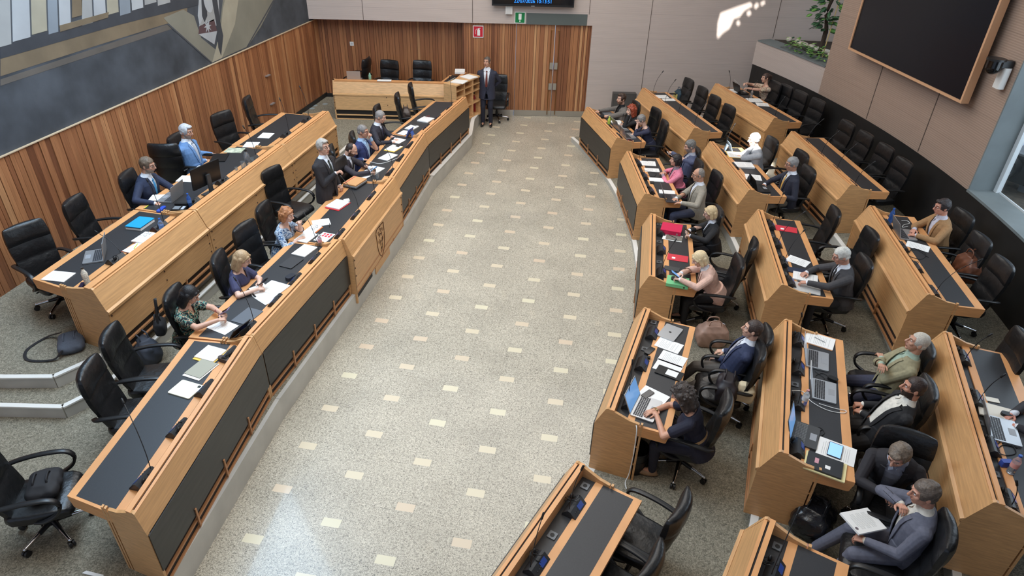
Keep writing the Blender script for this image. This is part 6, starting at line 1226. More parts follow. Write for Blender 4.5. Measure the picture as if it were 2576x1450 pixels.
# ------------------------------------------------------------------ far desk beside the door, its shelf unit and things on it
GR = Matrix(((BWD.x, -BWN.x*-1, 0), (BWD.y, BWN.y*-1*-1, 0), (0, 0, 1)))
def far_desk():
    z0 = .32; fl = at(836, 200, z0+.95).xy; fr = at(1140, 208, z0+.95).xy; ax = (fr-fl).normalized(); bk = Vector((-ax.y, ax.x)); O = Vector((fl.x, fl.y, z0)); L = (fr-fl).length
    t = thing('reception_desk', O, 'pale wooden far desk before the slatted wall, with an angled right wing', 'desk')
    P = lambda s, u, z: Vector((*(fl+ax*s+bk*u), z0+z))
    def ext(mb, poly, s0, s1, mi=0): mb.rings([[P(s0, u, z) for u, z in poly], [P(s1, u, z) for u, z in poly]], mi)
    m_ = MB(); ext(m_, [(-.10, .24), (-.10, .62), (-.075, .62), (-.075, .24)], 0, L); ext(m_, [(-.115, .60), (-.115, .635), (-.08, .65), (-.08, .60)], 0, L+.02); ext(m_, [(-.09, .65), (0, .90), (.02, .89), (-.07, .64)], 0, L); [m_.ell(P(s_, -.102, z), (.012,)*3, n=8, k=5, mi=1) for s_, z in ((.02, .59), (.02, .42), (.02, .28), (1.3, .57), (1.32, .38))]; m_.build('front_panel', [BEECHP, MATS['dark_plug']], t, off=O)
    m_ = MB(); ext(m_, [(.0, .90), (.0, .935), (.11, .935), (.11, .90)], 0, L); ext(m_, [(.11, .74), (.11, .775), (.72, .775), (.72, .74)], 0, L); m_.build('desktop', EDGE, t, off=O)
    m_ = MB(); ext(m_, [(-.07, .0), (-.07, .25), (-.05, .25), (-.05, 0)], 0, L); m_.build('dark_recess', RECESS, t, off=O)
    m_ = MB(); ext(m_, [(-.10, .10), (-.10, .125), (-.06, .125), (-.06, .10)], 0, L); ext(m_, [(-.10, .0), (-.10, .02), (-.06, .02), (-.06, 0)], 0, L); m_.build('wood_bar', BEECHP, t, off=O)
    for s0 in (0, L-.03): m_ = MB(); ext(m_, [(-.10, 0), (-.10, .62), (0, .935), (.15, .935), (.70, .76), (.70, 0)], s0, s0+.03); m_.build('end_panel', BEECHP, t, off=O)
    # right wing, running back to the wall
    a = fr; b = at(1174, 181, z0+.95).xy; w2 = (b-a).normalized(); nb = Vector((-w2.y, w2.x)); L2 = min((b-a).length, 1.1)
    Q = lambda s, u, z: Vector((*(a+w2*s+nb*u), z0+z))
    def ex2(mb, poly, s0, s1): mb.rings([[Q(s0, u, z) for u, z in poly], [Q(s1, u, z) for u, z in poly]])
    m_ = MB(); ex2(m_, [(-.10, 0), (-.10, .62), (0, .90), (.02, .89), (-.07, .6), (-.07, 0)], 0, L2); m_.build('wing_front', BEECHP, t, off=O)
    m_ = MB(); ex2(m_, [(0, .90), (0, .94), (.08, .94), (.08, .90)], 0, L2); ex2(m_, [(.40, .79), (.40, .83), (.46, .83), (.46, .79)], 0, L2); m_.build('wing_rail', EDGE, t, off=O)
    m_ = MB(); ex2(m_, [(.08, .80), (.08, .832), (.40, .832), (.40, .80)], 0, L2); m_.build('wing_inlay', INLAY, t, off=O)
    D_ = type('D', (), {})(); D_.z0 = z0; D_.dn = D_.df = bk; DESK['B'] = D_; return t, P, Q, L, L2
FD, FP, FQ, FL, FL2 = far_desk()
def on(P3, dz=0): return (P3.x, P3.y, P3.z+dz)
angB = math.atan2(BWD.y, BWD.x)
# laptop with its back to the camera, bottle, papers
def fl_item(px, py, z): return at(px, py, .32+z)
q = fl_item(893, 200, .80); t = thing('laptop', q, 'silver laptop seen from behind on the far desk', 'laptop', None, angB+PI); m_ = MB(); rbox(m_, (0, 0, .009), (.34, .24, .016), .01); m_.build('base', SILVER, t); m_ = MB(); rbox(m_, (0, .125, .12), (.34, .008, .23), .002); m_.build('lid', mat('brushed_lid', (188, 176, 164), .4, metal=.4), t)
q = fl_item(931, 200, .94); t = thing('water_bottle', q, 'small green bottle on the far desk beside the laptop', 'bottle'); m_ = MB(); m_.tube([(0, 0, z) for z in (0, .01, .10, .125, .13)], [.03, .035, .035, .02, .018], 12); m_.build('bottle_body', mat('pale_green_bottle', (130, 176, 150), .3), t, smooth=40); m_ = MB(); m_.cyl((0, 0, .13), (0, 0, .155), .018, n=10); m_.build('cap', mat('mint_cap', (160, 200, 180), .4), t)
def lay(px, py, z, w, l, th, rz, label, M=PAPER, name='paper_sheet', cat='paper'):
    q = fl_item(px, py, z); m_ = MB(); rbox(m_, (0, 0, th/2), (w, l, th), .002); o = m_.build(name, M); o.location = q; o.rotation_euler = (0, 0, math.radians(rz)); return tag(o, label, cat)
lay(967, 203, .94, .34, .13, .012, 12, 'crumpled white papers on the rail of the far desk')
lay(1157, 182, .95, .25, .30, .05, 12, 'stack of white booklets at the back of the far desk wing')
o = MB().tube([FQ(.15, .30, .85), FQ(.8, .22, .85)], .012, 6).build('glass_pane_edge', mat('pale_metal_strip', (170, 176, 170), .3)); tag(o, 'long pale metal ruler lying on the far desk wing', 'ruler')
# pigeonhole shelf with papers
def shelf():
    a = at(1147, 216, .32+.98).xy; b = at(1196, 196, .32+.98).xy; ax = (b-a).normalized(); nb = Vector((-ax.y, ax.x)); L = 1.15; O = Vector((a.x, a.y, .32)); t = thing('pigeonhole_shelf', O, 'open wooden pigeonhole shelf with papers on top beside the usher', 'shelf')
    P = lambda s, u, z: Vector((*(a+ax*s+nb*u), .32+z))
    def ex(m_, s0, s1, u0, u1, z0, z1): m_.rings([[P(s0, u0, z0), P(s1, u0, z0), P(s1, u1, z0), P(s0, u1, z0)], [P(s0, u0, z1), P(s1, u0, z1), P(s1, u1, z1), P(s0, u1, z1)]])
    m_ = MB(); ex(m_, 0, L, 0, .36, .95, .98); ex(m_, 0, L, 0, .36, .0, .03); ex(m_, 0, L, .34, .36, 0, .95); m_.build('carcass', BEECHP, t, off=O)
    for k in range(4): m_ = MB(); ex(m_, k*(L-.02)/3, k*(L-.02)/3+.02, 0, .34, .03, .95); m_.build('upright', BEECHP, t, off=O)
    for z in (.34, .64, .80): m_ = MB(); ex(m_, .02, L-.02, .02, .34, z, z+.015); m_.build('shelf_board', BEECHP, t, off=O)
    for i, (s, u, r) in enumerate(((.32, .12, 8), (.82, .16, -12))):
        q = P(s, u, .983); m_ = MB(); rbox(m_, (0, 0, .008), (.30, .34, .016), .002); o = m_.build('paper_stack', PAPER); o.location = q; o.rotation_euler = (0, 0, math.atan2(ax.y, ax.x)+math.radians(r)); tag(o, ('stack of printed sheets on the near end of the pigeonhole shelf', 'stack of printed sheets next to the usher on the pigeonhole shelf')[i], 'paper')
    return P, ax
SHP, SHX = shelf()
def extinguisher():
    q = at(1194, 282, .32); t = thing('fire_extinguisher', (q.x, q.y, .32), 'red fire extinguisher standing below the pigeonhole shelf', 'fire extinguisher'); R_ = mat('extinguisher_red', (150, 26, 24), .3)
    m_ = MB(); m_.tube([(0, 0, z) for z in (0, .02, .40, .45, .48)], [.07, .075, .075, .05, .025], 16); m_.build('cylinder', R_, t, smooth=40); m_ = MB(); m_.box((0, 0, .51), (.03, .12, .03)); m_.tube(bez([(0, .05, .5), (.06, .09, .42), (.085, .05, .25), (.08, .0, .12)]), .012, 6); m_.build('valve', BLACK, t, smooth=40)
extinguisher()
# ------------------------------------------------------------------ signs, screens and devices on the back wall
def onwall(name, x, z, w, h, th, M, label, cat, d=.004, parent=None):
    c = bw(bs(x), d+th/2); t = thing(name, (c.x, c.y, z), label, cat, None, angB); m_ = MB(); m_.box((0, 0, 0), (w, th, h)); m_.build('plate', M, t); return t
# +y of the local frame points into the wall, so pictures sit on -y
def pic(t, nm, pts, y, M, th=.0015): m_ = MB(); m_.rings([[Vector((x, y, z)) for x, z in pts], [Vector((x, y+th, z)) for x, z in pts]]); return m_.build(nm, M, t)
WH = mat('sign_white', (232, 232, 228), .5)
t = onwall('exit_sign', -2.72, 2.545, .27, .27, .01, WH, 'green safety sign with a white symbol above the door', 'sign'); pic(t, 'green_field', [(-.12, -.12), (.12, -.12), (.12, .12), (-.12, .12)], -.008, mat('sign_green', (0, 120, 62), .5))
m_ = MB(); m_.box((0, -.0095, .025), (.075, .002, .14)); m_.box((0, -.0095, -.065), (.018, .002, .04)); m_.ell((0, -.0095, -.09), (.016, .002, .016), None, 12, 6); m_.build('white_symbol', WH, t)
cS = bw(bs(-3.76), -.10+.035); t = thing('fire_extinguisher_sign', (cS.x, cS.y, 2.17), 'red sign with a white fire extinguisher pictogram on the slatted wall', 'sign', None, angB); MB().box((0, 0, 0), (.27, .01, .29)).build('plate', WH, t); pic(t, 'red_field', [(-.118, -.128), (.118, -.128), (.118, .128), (-.118, .128)], -.008, mat('sign_red', (190, 22, 44), .5))
m_ = MB(); m_.box((.012, -.0095, -.03), (.072, .002, .13)); m_.ell((.012, -.0095, .035), (.036, .002, .022), None, 14, 6); m_.box((.012, -.0095, .068), (.03, .002, .025)); m_.box((.035, -.0095, .083), (.05, .002, .010)); m_.tube(bez([(-.01, -.0095, .07), (-.05, -.0095, .055), (-.068, -.0095, .0), (-.064, -.0095, -.06)]), .006, 6); m_.build('extinguisher_pictogram', WH, t)
# wall switch
c = bw(bs(-7.03), -.46+.035); t = thing('wall_thermostat', (c.x, c.y, 1.72), 'small square white wall unit on the slats above the far desk', 'wall unit', None, angB); MB().box((0, 0, 0), (.10, .02, .10)).build('housing', WHITE, t); MB().box((0, -.012, 0), (.05, .004, .05)).build('grey_face', mat('pale_grey_face', (186, 188, 190), .5), t)
# clock display
c = bw(bs(-2.42), .14); t = thing('wall_display', (c.x, c.y, 3.30), 'black wall screen at the top edge showing blue date and time', 'screen', None, angB); MB().box((0, 0, 0), (2.05, .07, .92)).build('housing', PLASTIC, t)
MB().box((0, -.037, .012), (1.98, .003, .85)).build('screen', DISP['off'], t)
def text_mesh(name, body, size, M, parent, loc, ext=.001):
    cu = bpy.data.curves.new(name, 'FONT'); cu.body = body; cu.size = size; cu.align_x = 'CENTER'; cu.extrude = ext
    o = bpy.data.objects.new(name, cu); COL.objects.link(o); dg = bpy.context.evaluated_depsgraph_get(); me = bpy.data.meshes.new_from_object(o.evaluated_get(dg)); bpy.data.objects.remove(o)
    me.materials.clear(); me.materials.append(M); o = bpy.data.objects.new(name, me); COL.objects.link(o); o.parent = parent; o.location = loc; o.rotation_euler = (PI/2, 0, 0); return o
text_mesh('date_text', '22/07/2026 10:13:51', .115, mat('clock_blue', (40, 130, 255), .5, emit=((30, 130, 255), 1.6)), t, (0, -.040, -.375))
MB().box((0, -.037, -.448), (.09, .006, .014)).build('maker_badge', SILVER, t)
t = onwall('wall_speaker', -3.00, 2.745, .17, .22, .10, WHITE, 'small white box on the beige wall below the display', 'speaker'); MB().box((0, -.053, 0), (.14, .004, .19)).build('grille', mat('pale_grille', (206, 204, 200), .7), t)
t = onwall('floor_box', .10, .52, .62, .42, .20, mat('dark_grey_cabinet', (74, 72, 70), .5), 'low dark grey cabinet against the beige wall behind the young man', 'cabinet'); MB().box((0, -.103, 0), (.58, .006, .38)).build('door', mat('dark_grey_door', (82, 80, 78), .5), t)
# small metal handles on the slatted left wall
for i, z in enumerate((1.62, .98)):
    o = MB().box((0, 0, 0), (.06, .16, .02)).build('wall_hatch_pull', SILVER); o.location = (XL+.05, 14.0-.0*i, z); tag(o, ('upper', 'lower')[i]+' small metal pull on the slatted left wall', 'handle')
# ------------------------------------------------------------------ big black screen on the curved wall
def wall_screen():
    a, b = Vector((4.619, 15.055)), Vector((5.421, 11.406)); ax = (b-a).normalized(); n_ = Vector((ax.y, -ax.x)); n_ = n_ if n_.x < 0 else -n_; L = (b-a).length; z0, z1 = 2.785, 4.90
    O = Vector((*((a+b)/2+n_*.10), z0)); t = thing('wall_screen', O, 'huge black switched-off screen in a thin wooden frame on the curved wall', 'screen')
    def bx(m_, s0, s1, d0, d1, za, zb): q = [a+ax*s0+n_*d0, a+ax*s1+n_*d0, a+ax*s1+n_*d1, a+ax*s0+n_*d1]; m_.rings([[Vector((p.x, p.y, za)) for p in q], [Vector((p.x, p.y, zb)) for p in q]])
    m_ = MB(); bx(m_, .04, L-.04, .02, .09, z0+.04, z1-.04); m_.build('panel', mat('screen_black', (16, 20, 28), .25, spec=.3), t, off=O)
    for nm, s0, s1, za, zb in (('frame_bottom', 0, L, z0, z0+.04), ('frame_top', 0, L, z1-.04, z1), ('frame_side', 0, .04, z0+.04, z1-.04), ('frame_side', L-.04, L, z0+.04, z1-.04)): m_ = MB(); bx(m_, s0, s1, -.02, .11, za, zb); m_.build(nm, mat('screen_frame_wood', (206, 160, 122), .5), t, off=O)
wall_screen()
# dome camera on a white box
def dome():
    p = arc(19.98, 5.68); n_ = (AC-p).normalized(); a = math.atan2(n_.y, n_.x); t = thing('dome_camera', (p.x, p.y, 3.43), 'black dome security camera on a white bracket right of the big screen', 'camera', None, a)
    m_ = MB(); rbox(m_, (.05, .0, -.12), (.10, .17, .30), .03); m_.build('bracket', WHITE, t); m_ = MB(); m_.cyl((.22, -.02, .12), (.22, -.02, .15), .13, n=20); m_.box((.10, 0, .08), (.22, .10, .10)); m_.build('mount', PLASTIC, t, smooth=40)
    m_ = MB(); m_.cyl((.22, -.02, .02), (.22, -.02, .12), .105, n=20); m_.ell((.22, -.02, .02), (.105, .105, .10), None, 20, 12); m_.build('dome', mat('dome_gloss', (14, 15, 17), .08), t, smooth=40)
dome()
# projector outside the window and garden stones and plants
def projector():
    q = at(2528, 470, 1.95); t = thing('spotlight_projector', (6.62, 11.15, 1.66), 'big black projector with a round lens standing outside the window', 'projector', None, math.radians(128)); m_ = MB(); rbox(m_, (0, 0, .25), (.75, .55, .42), .04); m_.build('housing', BLACK, t)
    m_ = MB(); m_.cyl((.18, .26, .27), (.18, .44, .27), .15, .15, 20); m_.cyl((.18, .44, .27), (.18, .50, .27), .12, n=20); m_.build('lens_barrel', PLASTIC, t, smooth=40); m_ = MB(); m_.ell((.18, .50, .27), (.10, .02, .10), None, 18, 8); m_.build('lens', mat('lens_glass', (40, 60, 80), .05), t, smooth=True); m_ = MB(); m_.box((0, 0, .475), (.70, .52, .03)); m_.box((.0, 0, -.07), (.1, .1, .22)); m_.build('cover_plate', mat('grey_cover_plate', (110, 116, 120), .4), t)
projector()
rnd = random.Random(4)
def leafshape(m_, base, d, up, L, w, mi=0):
    """curved pointed oval leaf with thickness"""
    d = d.normalized(); s = d.cross(up).normalized(); n_ = s.cross(d); prev = None; rows = []
    for u, ww in ((0, .12), (.25, .75), (.5, 1), (.75, .75), (1, .08)): c = base+d*L*u-n_*(L*.25*u*u); rows.append([c-s*w*ww, c+n_*w*.15, c+s*w*ww, c-n_*.002])
    m_.rings(rows, mi)
LEAF1, LEAF2, LEAF3 = mat('fresh_green_leaf', (104, 158, 72), .4, noise=(9, .2)), mat('deep_green_leaf', (52, 92, 58), .4, noise=(9, .2)), mat('light_green_leaf', (142, 184, 92), .4)
# planter: stones, low plants, a small tree with a stake
for i in range(7):
    th = 27.4-i*.75; p = arc(20.72+.05*(i % 2), th); o = MB().ell((0, 0, 0), (rnd.uniform(.10, .16), rnd.uniform(.07, .1), .06), Rz(rnd.uniform(0, 3)), 12, 8).build('white_stone', mat('pale_pebble', (206, 198, 184), .8), None, smooth=True); o.location = (p.x, p.y, 2.25); tag(o, 'pale rounded stone lying along the planter edge', 'stone', 'stones in the planter')
for i in range(9):
    u = i/8; p = at(1985+88*u, 118+32*u, 2.25); t = thing('low_leafy_plant', (p.x, p.y, 2.21), 'low bright green leafy plant growing in the wall planter', 'plant', 'low plants in the planter'); m_ = MB(); h = rnd.uniform(.15, .30)
    for k in range(16): a = rnd.uniform(0, 2*PI); b = Vector((math.cos(a)*rnd.uniform(.02, .16), math.sin(a)*rnd.uniform(.02, .16), rnd.uniform(.03, h))); leafshape(m_, b, Vector((math.cos(a), math.sin(a), rnd.uniform(-.1, .6))), Vector((0, 0, 1)), rnd.uniform(.08, .14), rnd.uniform(.025, .04), k % 3)
    m_.build('foliage', [LEAF1, LEAF2, LEAF3], t, smooth=True)
def tree():
    p = Vector((4.50, 17.0)); t = thing('rubber_tree', (p.x, p.y, 2.21), 'tall leafy indoor tree with a thin stake at the planter corner', 'tree'); m_ = MB(); tr = bez([(0, 0, 0), (.02, .02, .5), (-.05, .05, 1.0), (.05, .0, 1.6), (.0, .05, 2.4), (.05, 0, 3.2)], 5)
    m_.tube(tr, [.05]*6+[.035]*(len(tr)-6), 8); m_.tube(bez([(-.03, .03, .05), (.06, .05, .5), (-.08, .0, .9)], 5), .03, 7); m_.build('trunk', mat('dark_bark', (62, 50, 40), .9, noise=(20, .3)), t, smooth=True)
    m_ = MB(); m_.cyl((.05, -.14, 0), (.16, -.02, 2.4), .012, n=6); m_.build('bamboo_stake', mat('bamboo', (196, 170, 110), .6), t)
    m_ = MB()
    for k in range(230): z = rnd.uniform(.55, 3.3); a = rnd.uniform(0, 2*PI); r = rnd.uniform(.05, .40)*(1.1 if z > .9 else .55); leafshape(m_, Vector((math.cos(a)*r, math.sin(a)*r, z)), Vector((math.cos(a), math.sin(a), rnd.uniform(-.5, .4))), Vector((rnd.uniform(-.8, .4), rnd.uniform(-1, 0), 1)), rnd.uniform(.13, .20), rnd.uniform(.04, .055), k % 3)
    m_.build('foliage', [LEAF2, LEAF1, LEAF2], t, smooth=True)
tree()
for i in range(16):
    th = rnd.uniform(-1.5, 3.6); p = arc(rnd.uniform(20.7, 21.3), th); o = MB().ell((0, 0, 0), (rnd.uniform(.08, .15), rnd.uniform(.06, .10), .05), Rz(rnd.uniform(0, 3)), 10, 7).build('garden_stone', mat('grey_garden_stone', (120, 112, 98), .9, noise=(9, .3)), None, smooth=True); o.location = (p.x, p.y, 1.55); tag(o, 'grey brown stone on the ground outside the window', 'stone', 'stones outside the window')
for i in range(6):
    th = rnd.uniform(-1.5, 3.2); p = arc(rnd.uniform(20.7, 21.1), th); m_ = MB()
    for k in range(10): a = rnd.uniform(0, 2*PI); leafshape(m_, Vector((math.cos(a)*.03, math.sin(a)*.03, .02)), Vector((math.cos(a), math.sin(a), .5)), Vector((0, 0, 1)), .11, .03, 0)
    o = m_.build('ground_plant', LEAF1, None, smooth=True); o.location = (p.x, p.y, 1.53); tag(o, 'small green plant between the stones outside the window', 'plant', 'plants outside the window')
# ------------------------------------------------------------------ painted mural on the left wall (plain stand-in shapes)
def mural():
    m_ = MB(); x0 = XL+.004; cols = []
    def pt(px, py):
        d = CF+(px-1288)/FPX*CR-(py-725)/FPX*CU; t_ = (XL-0)/d.x; return (d.y*t_, CAM_H+d.z*t_)
    def sh(pts, mi, lay=1, world=False):
        q = pts if world else [pt(*p) for p in pts]; m_.rings([[Vector((x0+lay*.0015, y, z)) for y, z in q], [Vector((x0-.003, y, z)) for y, z in q]], mi)
    ms = [mat('mural_slate', (66, 70, 76), .85, noise=(1.8, .42)), mat('mural_pale', (150, 151, 150), .85, noise=(1.6, .12)), mat('mural_ochre', (112, 98, 78), .85, noise=(2, .2)), mat('mural_charcoal', (56, 58, 63), .85, noise=(3, .15)), mat('mural_stone', (124, 121, 108), .85, noise=(1.6, .12)),
          mat('mural_cream', (156, 150, 132), .85, noise=(2, .12)), mat('mural_maroon', (84, 62, 64), .85), mat('mural_taupe', (94, 88, 82), .85, noise=(1.6, .15)), mat('mural_white_grey', (162, 165, 168), .85, noise=(2, .1)), mat('mural_blue_grey', (126, 134, 142), .85, noise=(2, .1)), mat('mural_dark_line', (70, 72, 76), .85)]
    sh([(1.0, 2.325), (17.1, 2.325), (17.1, 8.4), (1.0, 8.4)], 0, 1, True)
    sh([(0, 192), (250, 112), (418, 60), (470, 45), (470, 15), (300, 62), (0, 148)], 2, 2); sh([(0, 148), (300, 62), (500, 12), (500, 0), (350, 0), (0, 118)], 3, 3)
    sh([(0, 200), (418, 62), (446, 68), (0, 216)], 7, 2)
    # pale column figures at the top left
    xs = [-20, 30, 78, 120, 148, 180, 205, 235, 268, 300, 330, 362, 395, 430, 466, 500]
    for i in range(len(xs)-1):
        a, b = xs[i], xs[i+1]; yb = lambda x: 118-(x)*.262; d = (i % 3)*5; mi = (1, 8, 5, 9, 8, 1)[i % 6]
        if i in (5,): sh([(a, yb(a)-26), (b, yb(b)-26), (b, -60), (a, -60)], 2, 4); continue
        sh([(a+1, yb(a)-d), (b-1, yb(b)-d), (b-6, -70), (a-4, -70)], mi, 4)
        sh([(b-3, yb(b)-d), (b-1, yb(b)-d), (b-5, -60), (b-8, -60)], 10, 5)
    sh([(148, 64), (272, 30), (270, 44), (150, 80)], 2, 6)
    # large angular figure
    sh([(410, 45), (460, 24), (487, 40), (500, 80), (505, 95), (548, 130), (533, 157), (424, 60)], 4, 3); sh([(533, 157), (548, 100), (560, 0), (720, -40), (690, 0), (655, 68), (622, 117), (557, 146)], 4, 3)
    sh([(548, 100), (556, 60), (560, 20), (570, -20), (600, -10), (590, 60), (575, 100), (557, 146), (533, 157)], 5, 4)
    sh([(500, -20), (548, -20), (552, 60), (505, 84), (497, 40)], 8, 4); sh([(500, 66), (537, 48), (545, 78), (498, 86)], 6, 5); sh([(500, 66), (520, 20), (548, 14), (540, 50)], 1, 5)
    sh([(498, 86), (545, 78), (538, 112)], 8, 5); sh([(505, -10), (518, 5), (520, 40), (513, 56), (507, 40)], 3, 6); sh([(530, -10), (545, 0), (552, 50), (560, 90), (555, 140), (548, 120), (543, 60)], 3, 6)
    st = []; c = pt(521, 66)
    for i in range(16): a = i*PI/8; r = .13 if i % 2 == 0 else .05; st.append((c[0]+r*math.cos(a), c[1]+r*math.sin(a)))
    sh(st, 8, 7, True); c = pt(522, 4); sh([(c[0]+.14*math.cos(i*PI/8), c[1]+.2*math.sin(i*PI/8)) for i in range(16)], 8, 7, True)
    sh([(424, 60), (533, 157), (530, 158), (420, 62)], 10, 5); sh([(690, 0), (622, 117), (619, 118), (686, 0)], 10, 5)
    o = m_.build('wall_mural', ms, None); tag(o, 'wide painted mural in slate grey with pale angular shapes above the slatted wall', 'mural')
mural()
# ------------------------------------------------------------------ bags, bins
def bag(name, label, px, py, z, w, d_, h, M, rz=0, n=10, seed=1, strap=None, handles=True, lean=0, foot=True, cat='bag', flap=None):
    """px, py: middle of the foot of the bag"""
    q = at(px, py, z); t = thing(name, q, label, cat, None, math.radians(rz)); rn = random.Random(seed); b = MB()
    rs = []
    for i in range(9):
        u = i/8; s = (.86+.18*math.sin(PI*min(1, u*1.15)))*(1 if u < .75 else 1-(u-.75)*1.5); k_ = 14; rs.append([Vector(((w/2)*s*abs(math.cos(2*PI*j/k_))**.4*(1 if math.cos(2*PI*j/k_) > 0 else -1)+lean*u*h, (d_/2)*s*abs(math.sin(2*PI*j/k_))**.4*(1 if math.sin(2*PI*j/k_) > 0 else -1), .008+h*u)) for j in range(k_)])
    b.rings(rs)
    for i in range(n): a = rn.uniform(0, 6.3); b.ell((math.cos(a)*w*.36+lean*h*.5, math.sin(a)*d_*.36, rn.uniform(h*.25, h*.75)), (w*.18, d_*.2, h*.2), None, 10, 7)
    v, f = remesh(b, .012, 5, .6); ph = v*40; v = v+np.stack([np.sin(ph[:, 2]+ph[:, 1])*.004, np.sin(ph[:, 0]*1.3+ph[:, 2])*.004, 0*ph[:, 0]], 1).astype(np.float32); mesh_obj('bag_body', v, f, M, t)
    if handles:
        for sy in (-1, 1): m_ = MB(); m_.tube(bez([(-w*.2+lean*h, sy*d_*.22, h*.92), (-w*.14+lean*h, sy*d_*.2, h*1.22), (w*.14+lean*h, sy*d_*.2, h*1.22), (w*.2+lean*h, sy*d_*.22, h*.92)], 6), .009, 7); m_.build('handle', M, t, smooth=True)
    if strap: m_ = MB(); m_.tube(bez([Vector(p) for p in strap], 6), 0, flat=(.035, .006)); m_.build('shoulder_strap', mat('black_strap', (28, 28, 30), .6), t)
    if flap: m_ = MB(); rbox(m_, (0, d_*.5, h*.45), (w*.7, .02, h*.5), .01, R=None); m_.build('front_pocket', flap, t)
    return t
GREYF = mat('grey_fabric', (76, 80, 90), .8, noise=(60, .1)); BRL = mat('brown_leather', (104, 62, 42), .45, noise=(12, .3)); BLF = mat('black_fabric', (30, 29, 32), .75); PINKL = mat('dusty_pink_leather', (170, 136, 118), .55, noise=(8, .15)); CRM = mat('cream_canvas', (222, 208, 176), .8)
bag('laptop_bag', 'grey laptop bag with a shoulder strap lying on the raised left floor', 184, 872, .64, .40, .28, .14, GREYF, -52, 3, 1, [(-.18, -.10, .12), (-.32, -.28, .02), (-.15, -.48, .01), (.08, -.46, .01), (.22, -.20, .02), (.19, -.08, .10)])
bag('backpack', 'grey backpack on the floor behind the pair of empty left chairs', 372, 905, .32, .42, .26, .34, mat('steel_grey_fabric', (62, 66, 76), .7), -20, 8, 2)
bag('backpack', 'black backpack lying on the chair in the lower left corner', 118, 1232, .32+.49, .34, .26, .14, BLF, -60, 8, 3)
bag('handbag', 'black handbag hanging on the chair of the black-haired woman', 408, 838, .32+.36, .22, .13, .22, BLF, -60, 5, 4, [(-.08, 0, .20), (-.05, .02, .42), (.02, .04, .5), (.08, 0, .2)])
bag('paper_bag', 'brown bag on the floor behind the chair of the black-haired woman', 396, 830, .32, .22, .16, .26, mat('tan_bag', (150, 96, 66), .7), -40, 4, 5)
bag('handbag', 'brown shiny bag on the empty chair at the far left front desk', 1022, 300, .32+.49, .34, .20, .26, mat('dark_taupe_bag', (78, 68, 64), .4), -70, 6, 6)
bag('tote_bag', 'dusty pink leather tote on the floor right of the closed silver laptop', 1785, 865, .12, .44, .26, .34, PINKL, 10, 6, 7)
bag('handbag', 'black shoulder bag on the chair between the man in navy and the curly-haired woman', 1822, 1000, .12+.49, .34, .24, .30, mat('black_nylon', (34, 28, 32), .55), 80, 8, 8)
bag('tote_bag', 'cream cloth bag squeezed behind the black shoulder bag', 1866, 1006, .12+.49, .16, .24, .24, CRM, 80, 5, 9, handles=False)
bag('backpack', 'shiny black leather bag on the floor before the seated talking men', 2035, 1330, .30, .42, .36, .34, mat('glossy_black_leather', (22, 23, 27), .25, bump=(14, .6)), 60, 14, 10)
bag('backpack', 'dark teal backpack with a yellow stripe on the chair nearest the back wall', 1708, 254, .30+.49, .34, .24, .28, mat('dark_teal_fabric', (40, 62, 74), .7), 110, 6, 11, flap=mat('yellow_piping', (200, 186, 110), .6))
bag('shoulder_bag', 'pale cream shoulder bag on the chair beside the floral-bloused woman', 1944, 272, .50+.49, .28, .20, .24, CRM, 110, 6, 12)
bag('small_bag', 'small black bag on the third chair of the back row', 1984, 286, .50+.49, .26, .18, .14, BLF, 110, 5, 13, handles=False)
bag('leather_briefcase', 'brown leather briefcase standing on the chair beside the man in tan', 2420, 700, .50+.49, .42, .20, .36, BRL, 96, 4, 14)
bag('blue_bag', 'blue bag on the floor under the pink jacket woman\'s desk', 1672, 552, .12, .30, .22, .18, mat('blue_nylon', (46, 96, 150), .5), 60, 6, 15)
bag('black_bag', 'flat black bag on the seat behind the blonde woman in pale pink', 1825, 705, .12+.49, .30, .26, .10, BLF, 90, 5, 16, handles=False)
def bin_(px, py, z, label):
    q = at(px, py, z); t = thing('waste_bin', (q.x, q.y, z), label, 'waste bin'); m_ = MB(); n = 24
    r_ = lambda R_, h_: [Vector((R_*math.cos(2*PI*k/n), R_*math.sin(2*PI*k/n), h_)) for k in range(n)]
    m_.rings([r_(.11, 0), r_(.14, .32), r_(.132, .32), r_(.104, .012)]); m_.build('bucket', PLASTIC, t, smooth=40); m_ = MB()
    for h_ in (.10, .2, .3): m_.tube([p*1.005 for p in r_(.11+.03*h_/.32, h_)], .003, 5, closed=True)
    m_.tube(r_(.137, .32), .005, 6, closed=True); m_.build('rim', BLACK, t, smooth=True); return t
bin_(1594, 1178, .12, 'black waste bin under the desk of the curly-haired woman'); bin_(2436, 1252, .50, 'black waste bin under the right-edge desk, mostly hidden')
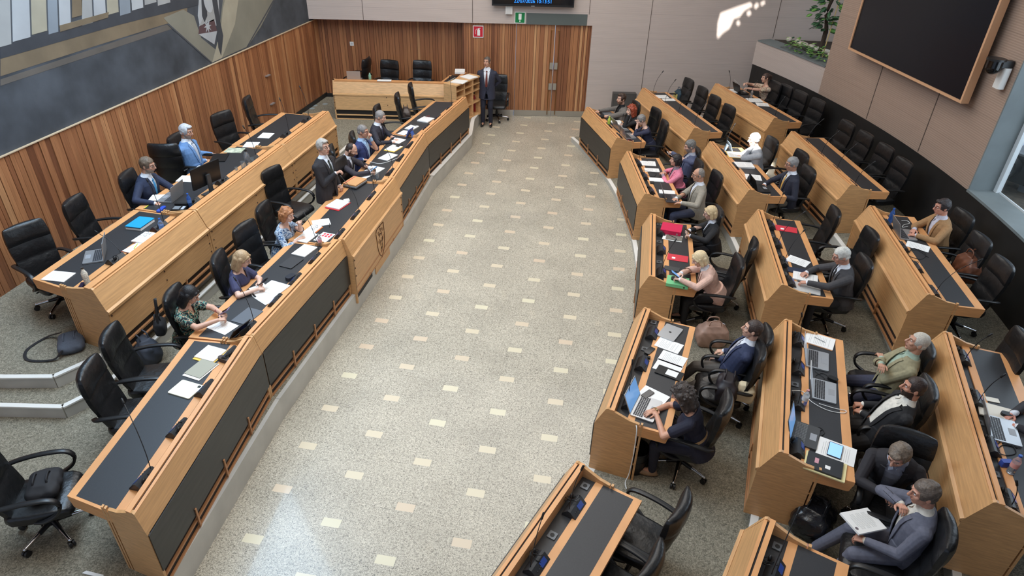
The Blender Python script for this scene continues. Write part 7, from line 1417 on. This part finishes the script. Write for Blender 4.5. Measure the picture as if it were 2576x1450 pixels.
tag(MB().rings([[Vector((x, y, .32)) for x, y in q_] for q_ in [[(0, 0)]*0]] if False else [[at(*p, .321) for p in ((207, 1444), (218, 1438), (262, 1449), (256, 1456))], [at(*p, .321)+Vector((0, 0, .01)) for p in ((207, 1444), (218, 1438), (262, 1449), (256, 1456))]]).build('white_card', PAPER), 'corner of a white board on the carpet at the bottom edge', 'board')
# black jacket draped over the far chair
# floor sockets in the carpet near the far desk
for i, (x, y) in enumerate(((792, 266), (785, 273), (818, 262))):
    q = at(x, y, .32); o = MB().cyl((0, 0, 0), (0, 0, .004), .07, n=20).build('floor_outlet', mat('pale_round_outlet', (150, 160, 160), .5)); o.location = (q.x, q.y, .32); tag(o, 'pale round outlet cover in the blue-grey carpet by the far desk', 'outlet', 'round outlet covers')
# ------------------------------------------------------------------ ceiling downlights (their glints show on the polished floor)
lampM = mat('downlight_glow', (255, 240, 205), .5, emit=((255, 232, 190), 60))
k = 0
for x in (-5.47, -3.32, -1.24):
    for y in (8.9, 9.69, 10.64, 11.46, 12.3, 13.2, 14.0):
        if abs(x+3.32) < .1 and y in (8.9, 10.64, 12.3, 14.0): continue
        if abs(x+3.32) > .1 and y in (9.69, 11.46, 13.2): continue
        if abs(x+1.24) < .1 and y < 12: continue
        t = thing('ceiling_downlight', (x, y, 8.3), 'small round white downlight in the ceiling above the hall', 'lamp', 'ceiling downlights'); MB().cyl((0, 0, 0), (0, 0, .18), .05, n=16).build('housing', WHITE, t); MB().cyl((0, 0, -.004), (0, 0, -.001), .035, n=16).build('bulb', lampM, t)
for x, y in ((-4.48, 15.4), (-5.26, 15.9), (-3.65, 14.8), (-3.08, 15.6), (-1.78, 15.7), (-1.47, 16.8), (-.62, 15.9), (.12, 15.6), (.87, 16.2), (-2.76, 16.5)):
    t = thing('pendant_spotlight', (x, y, 5.2), 'small pendant spotlight hanging in front of the far wall', 'lamp', 'pendant spotlights'); MB().cyl((0, 0, 0), (0, 0, .16), .05, n=14).build('housing', WHITE, t); MB().cyl((0, 0, -.004), (0, 0, -.001), .035, n=14).build('bulb', lampM, t); MB().cyl((0, 0, .16), (0, 0, 3.29), .006, n=6).build('rod', PLASTIC, t)
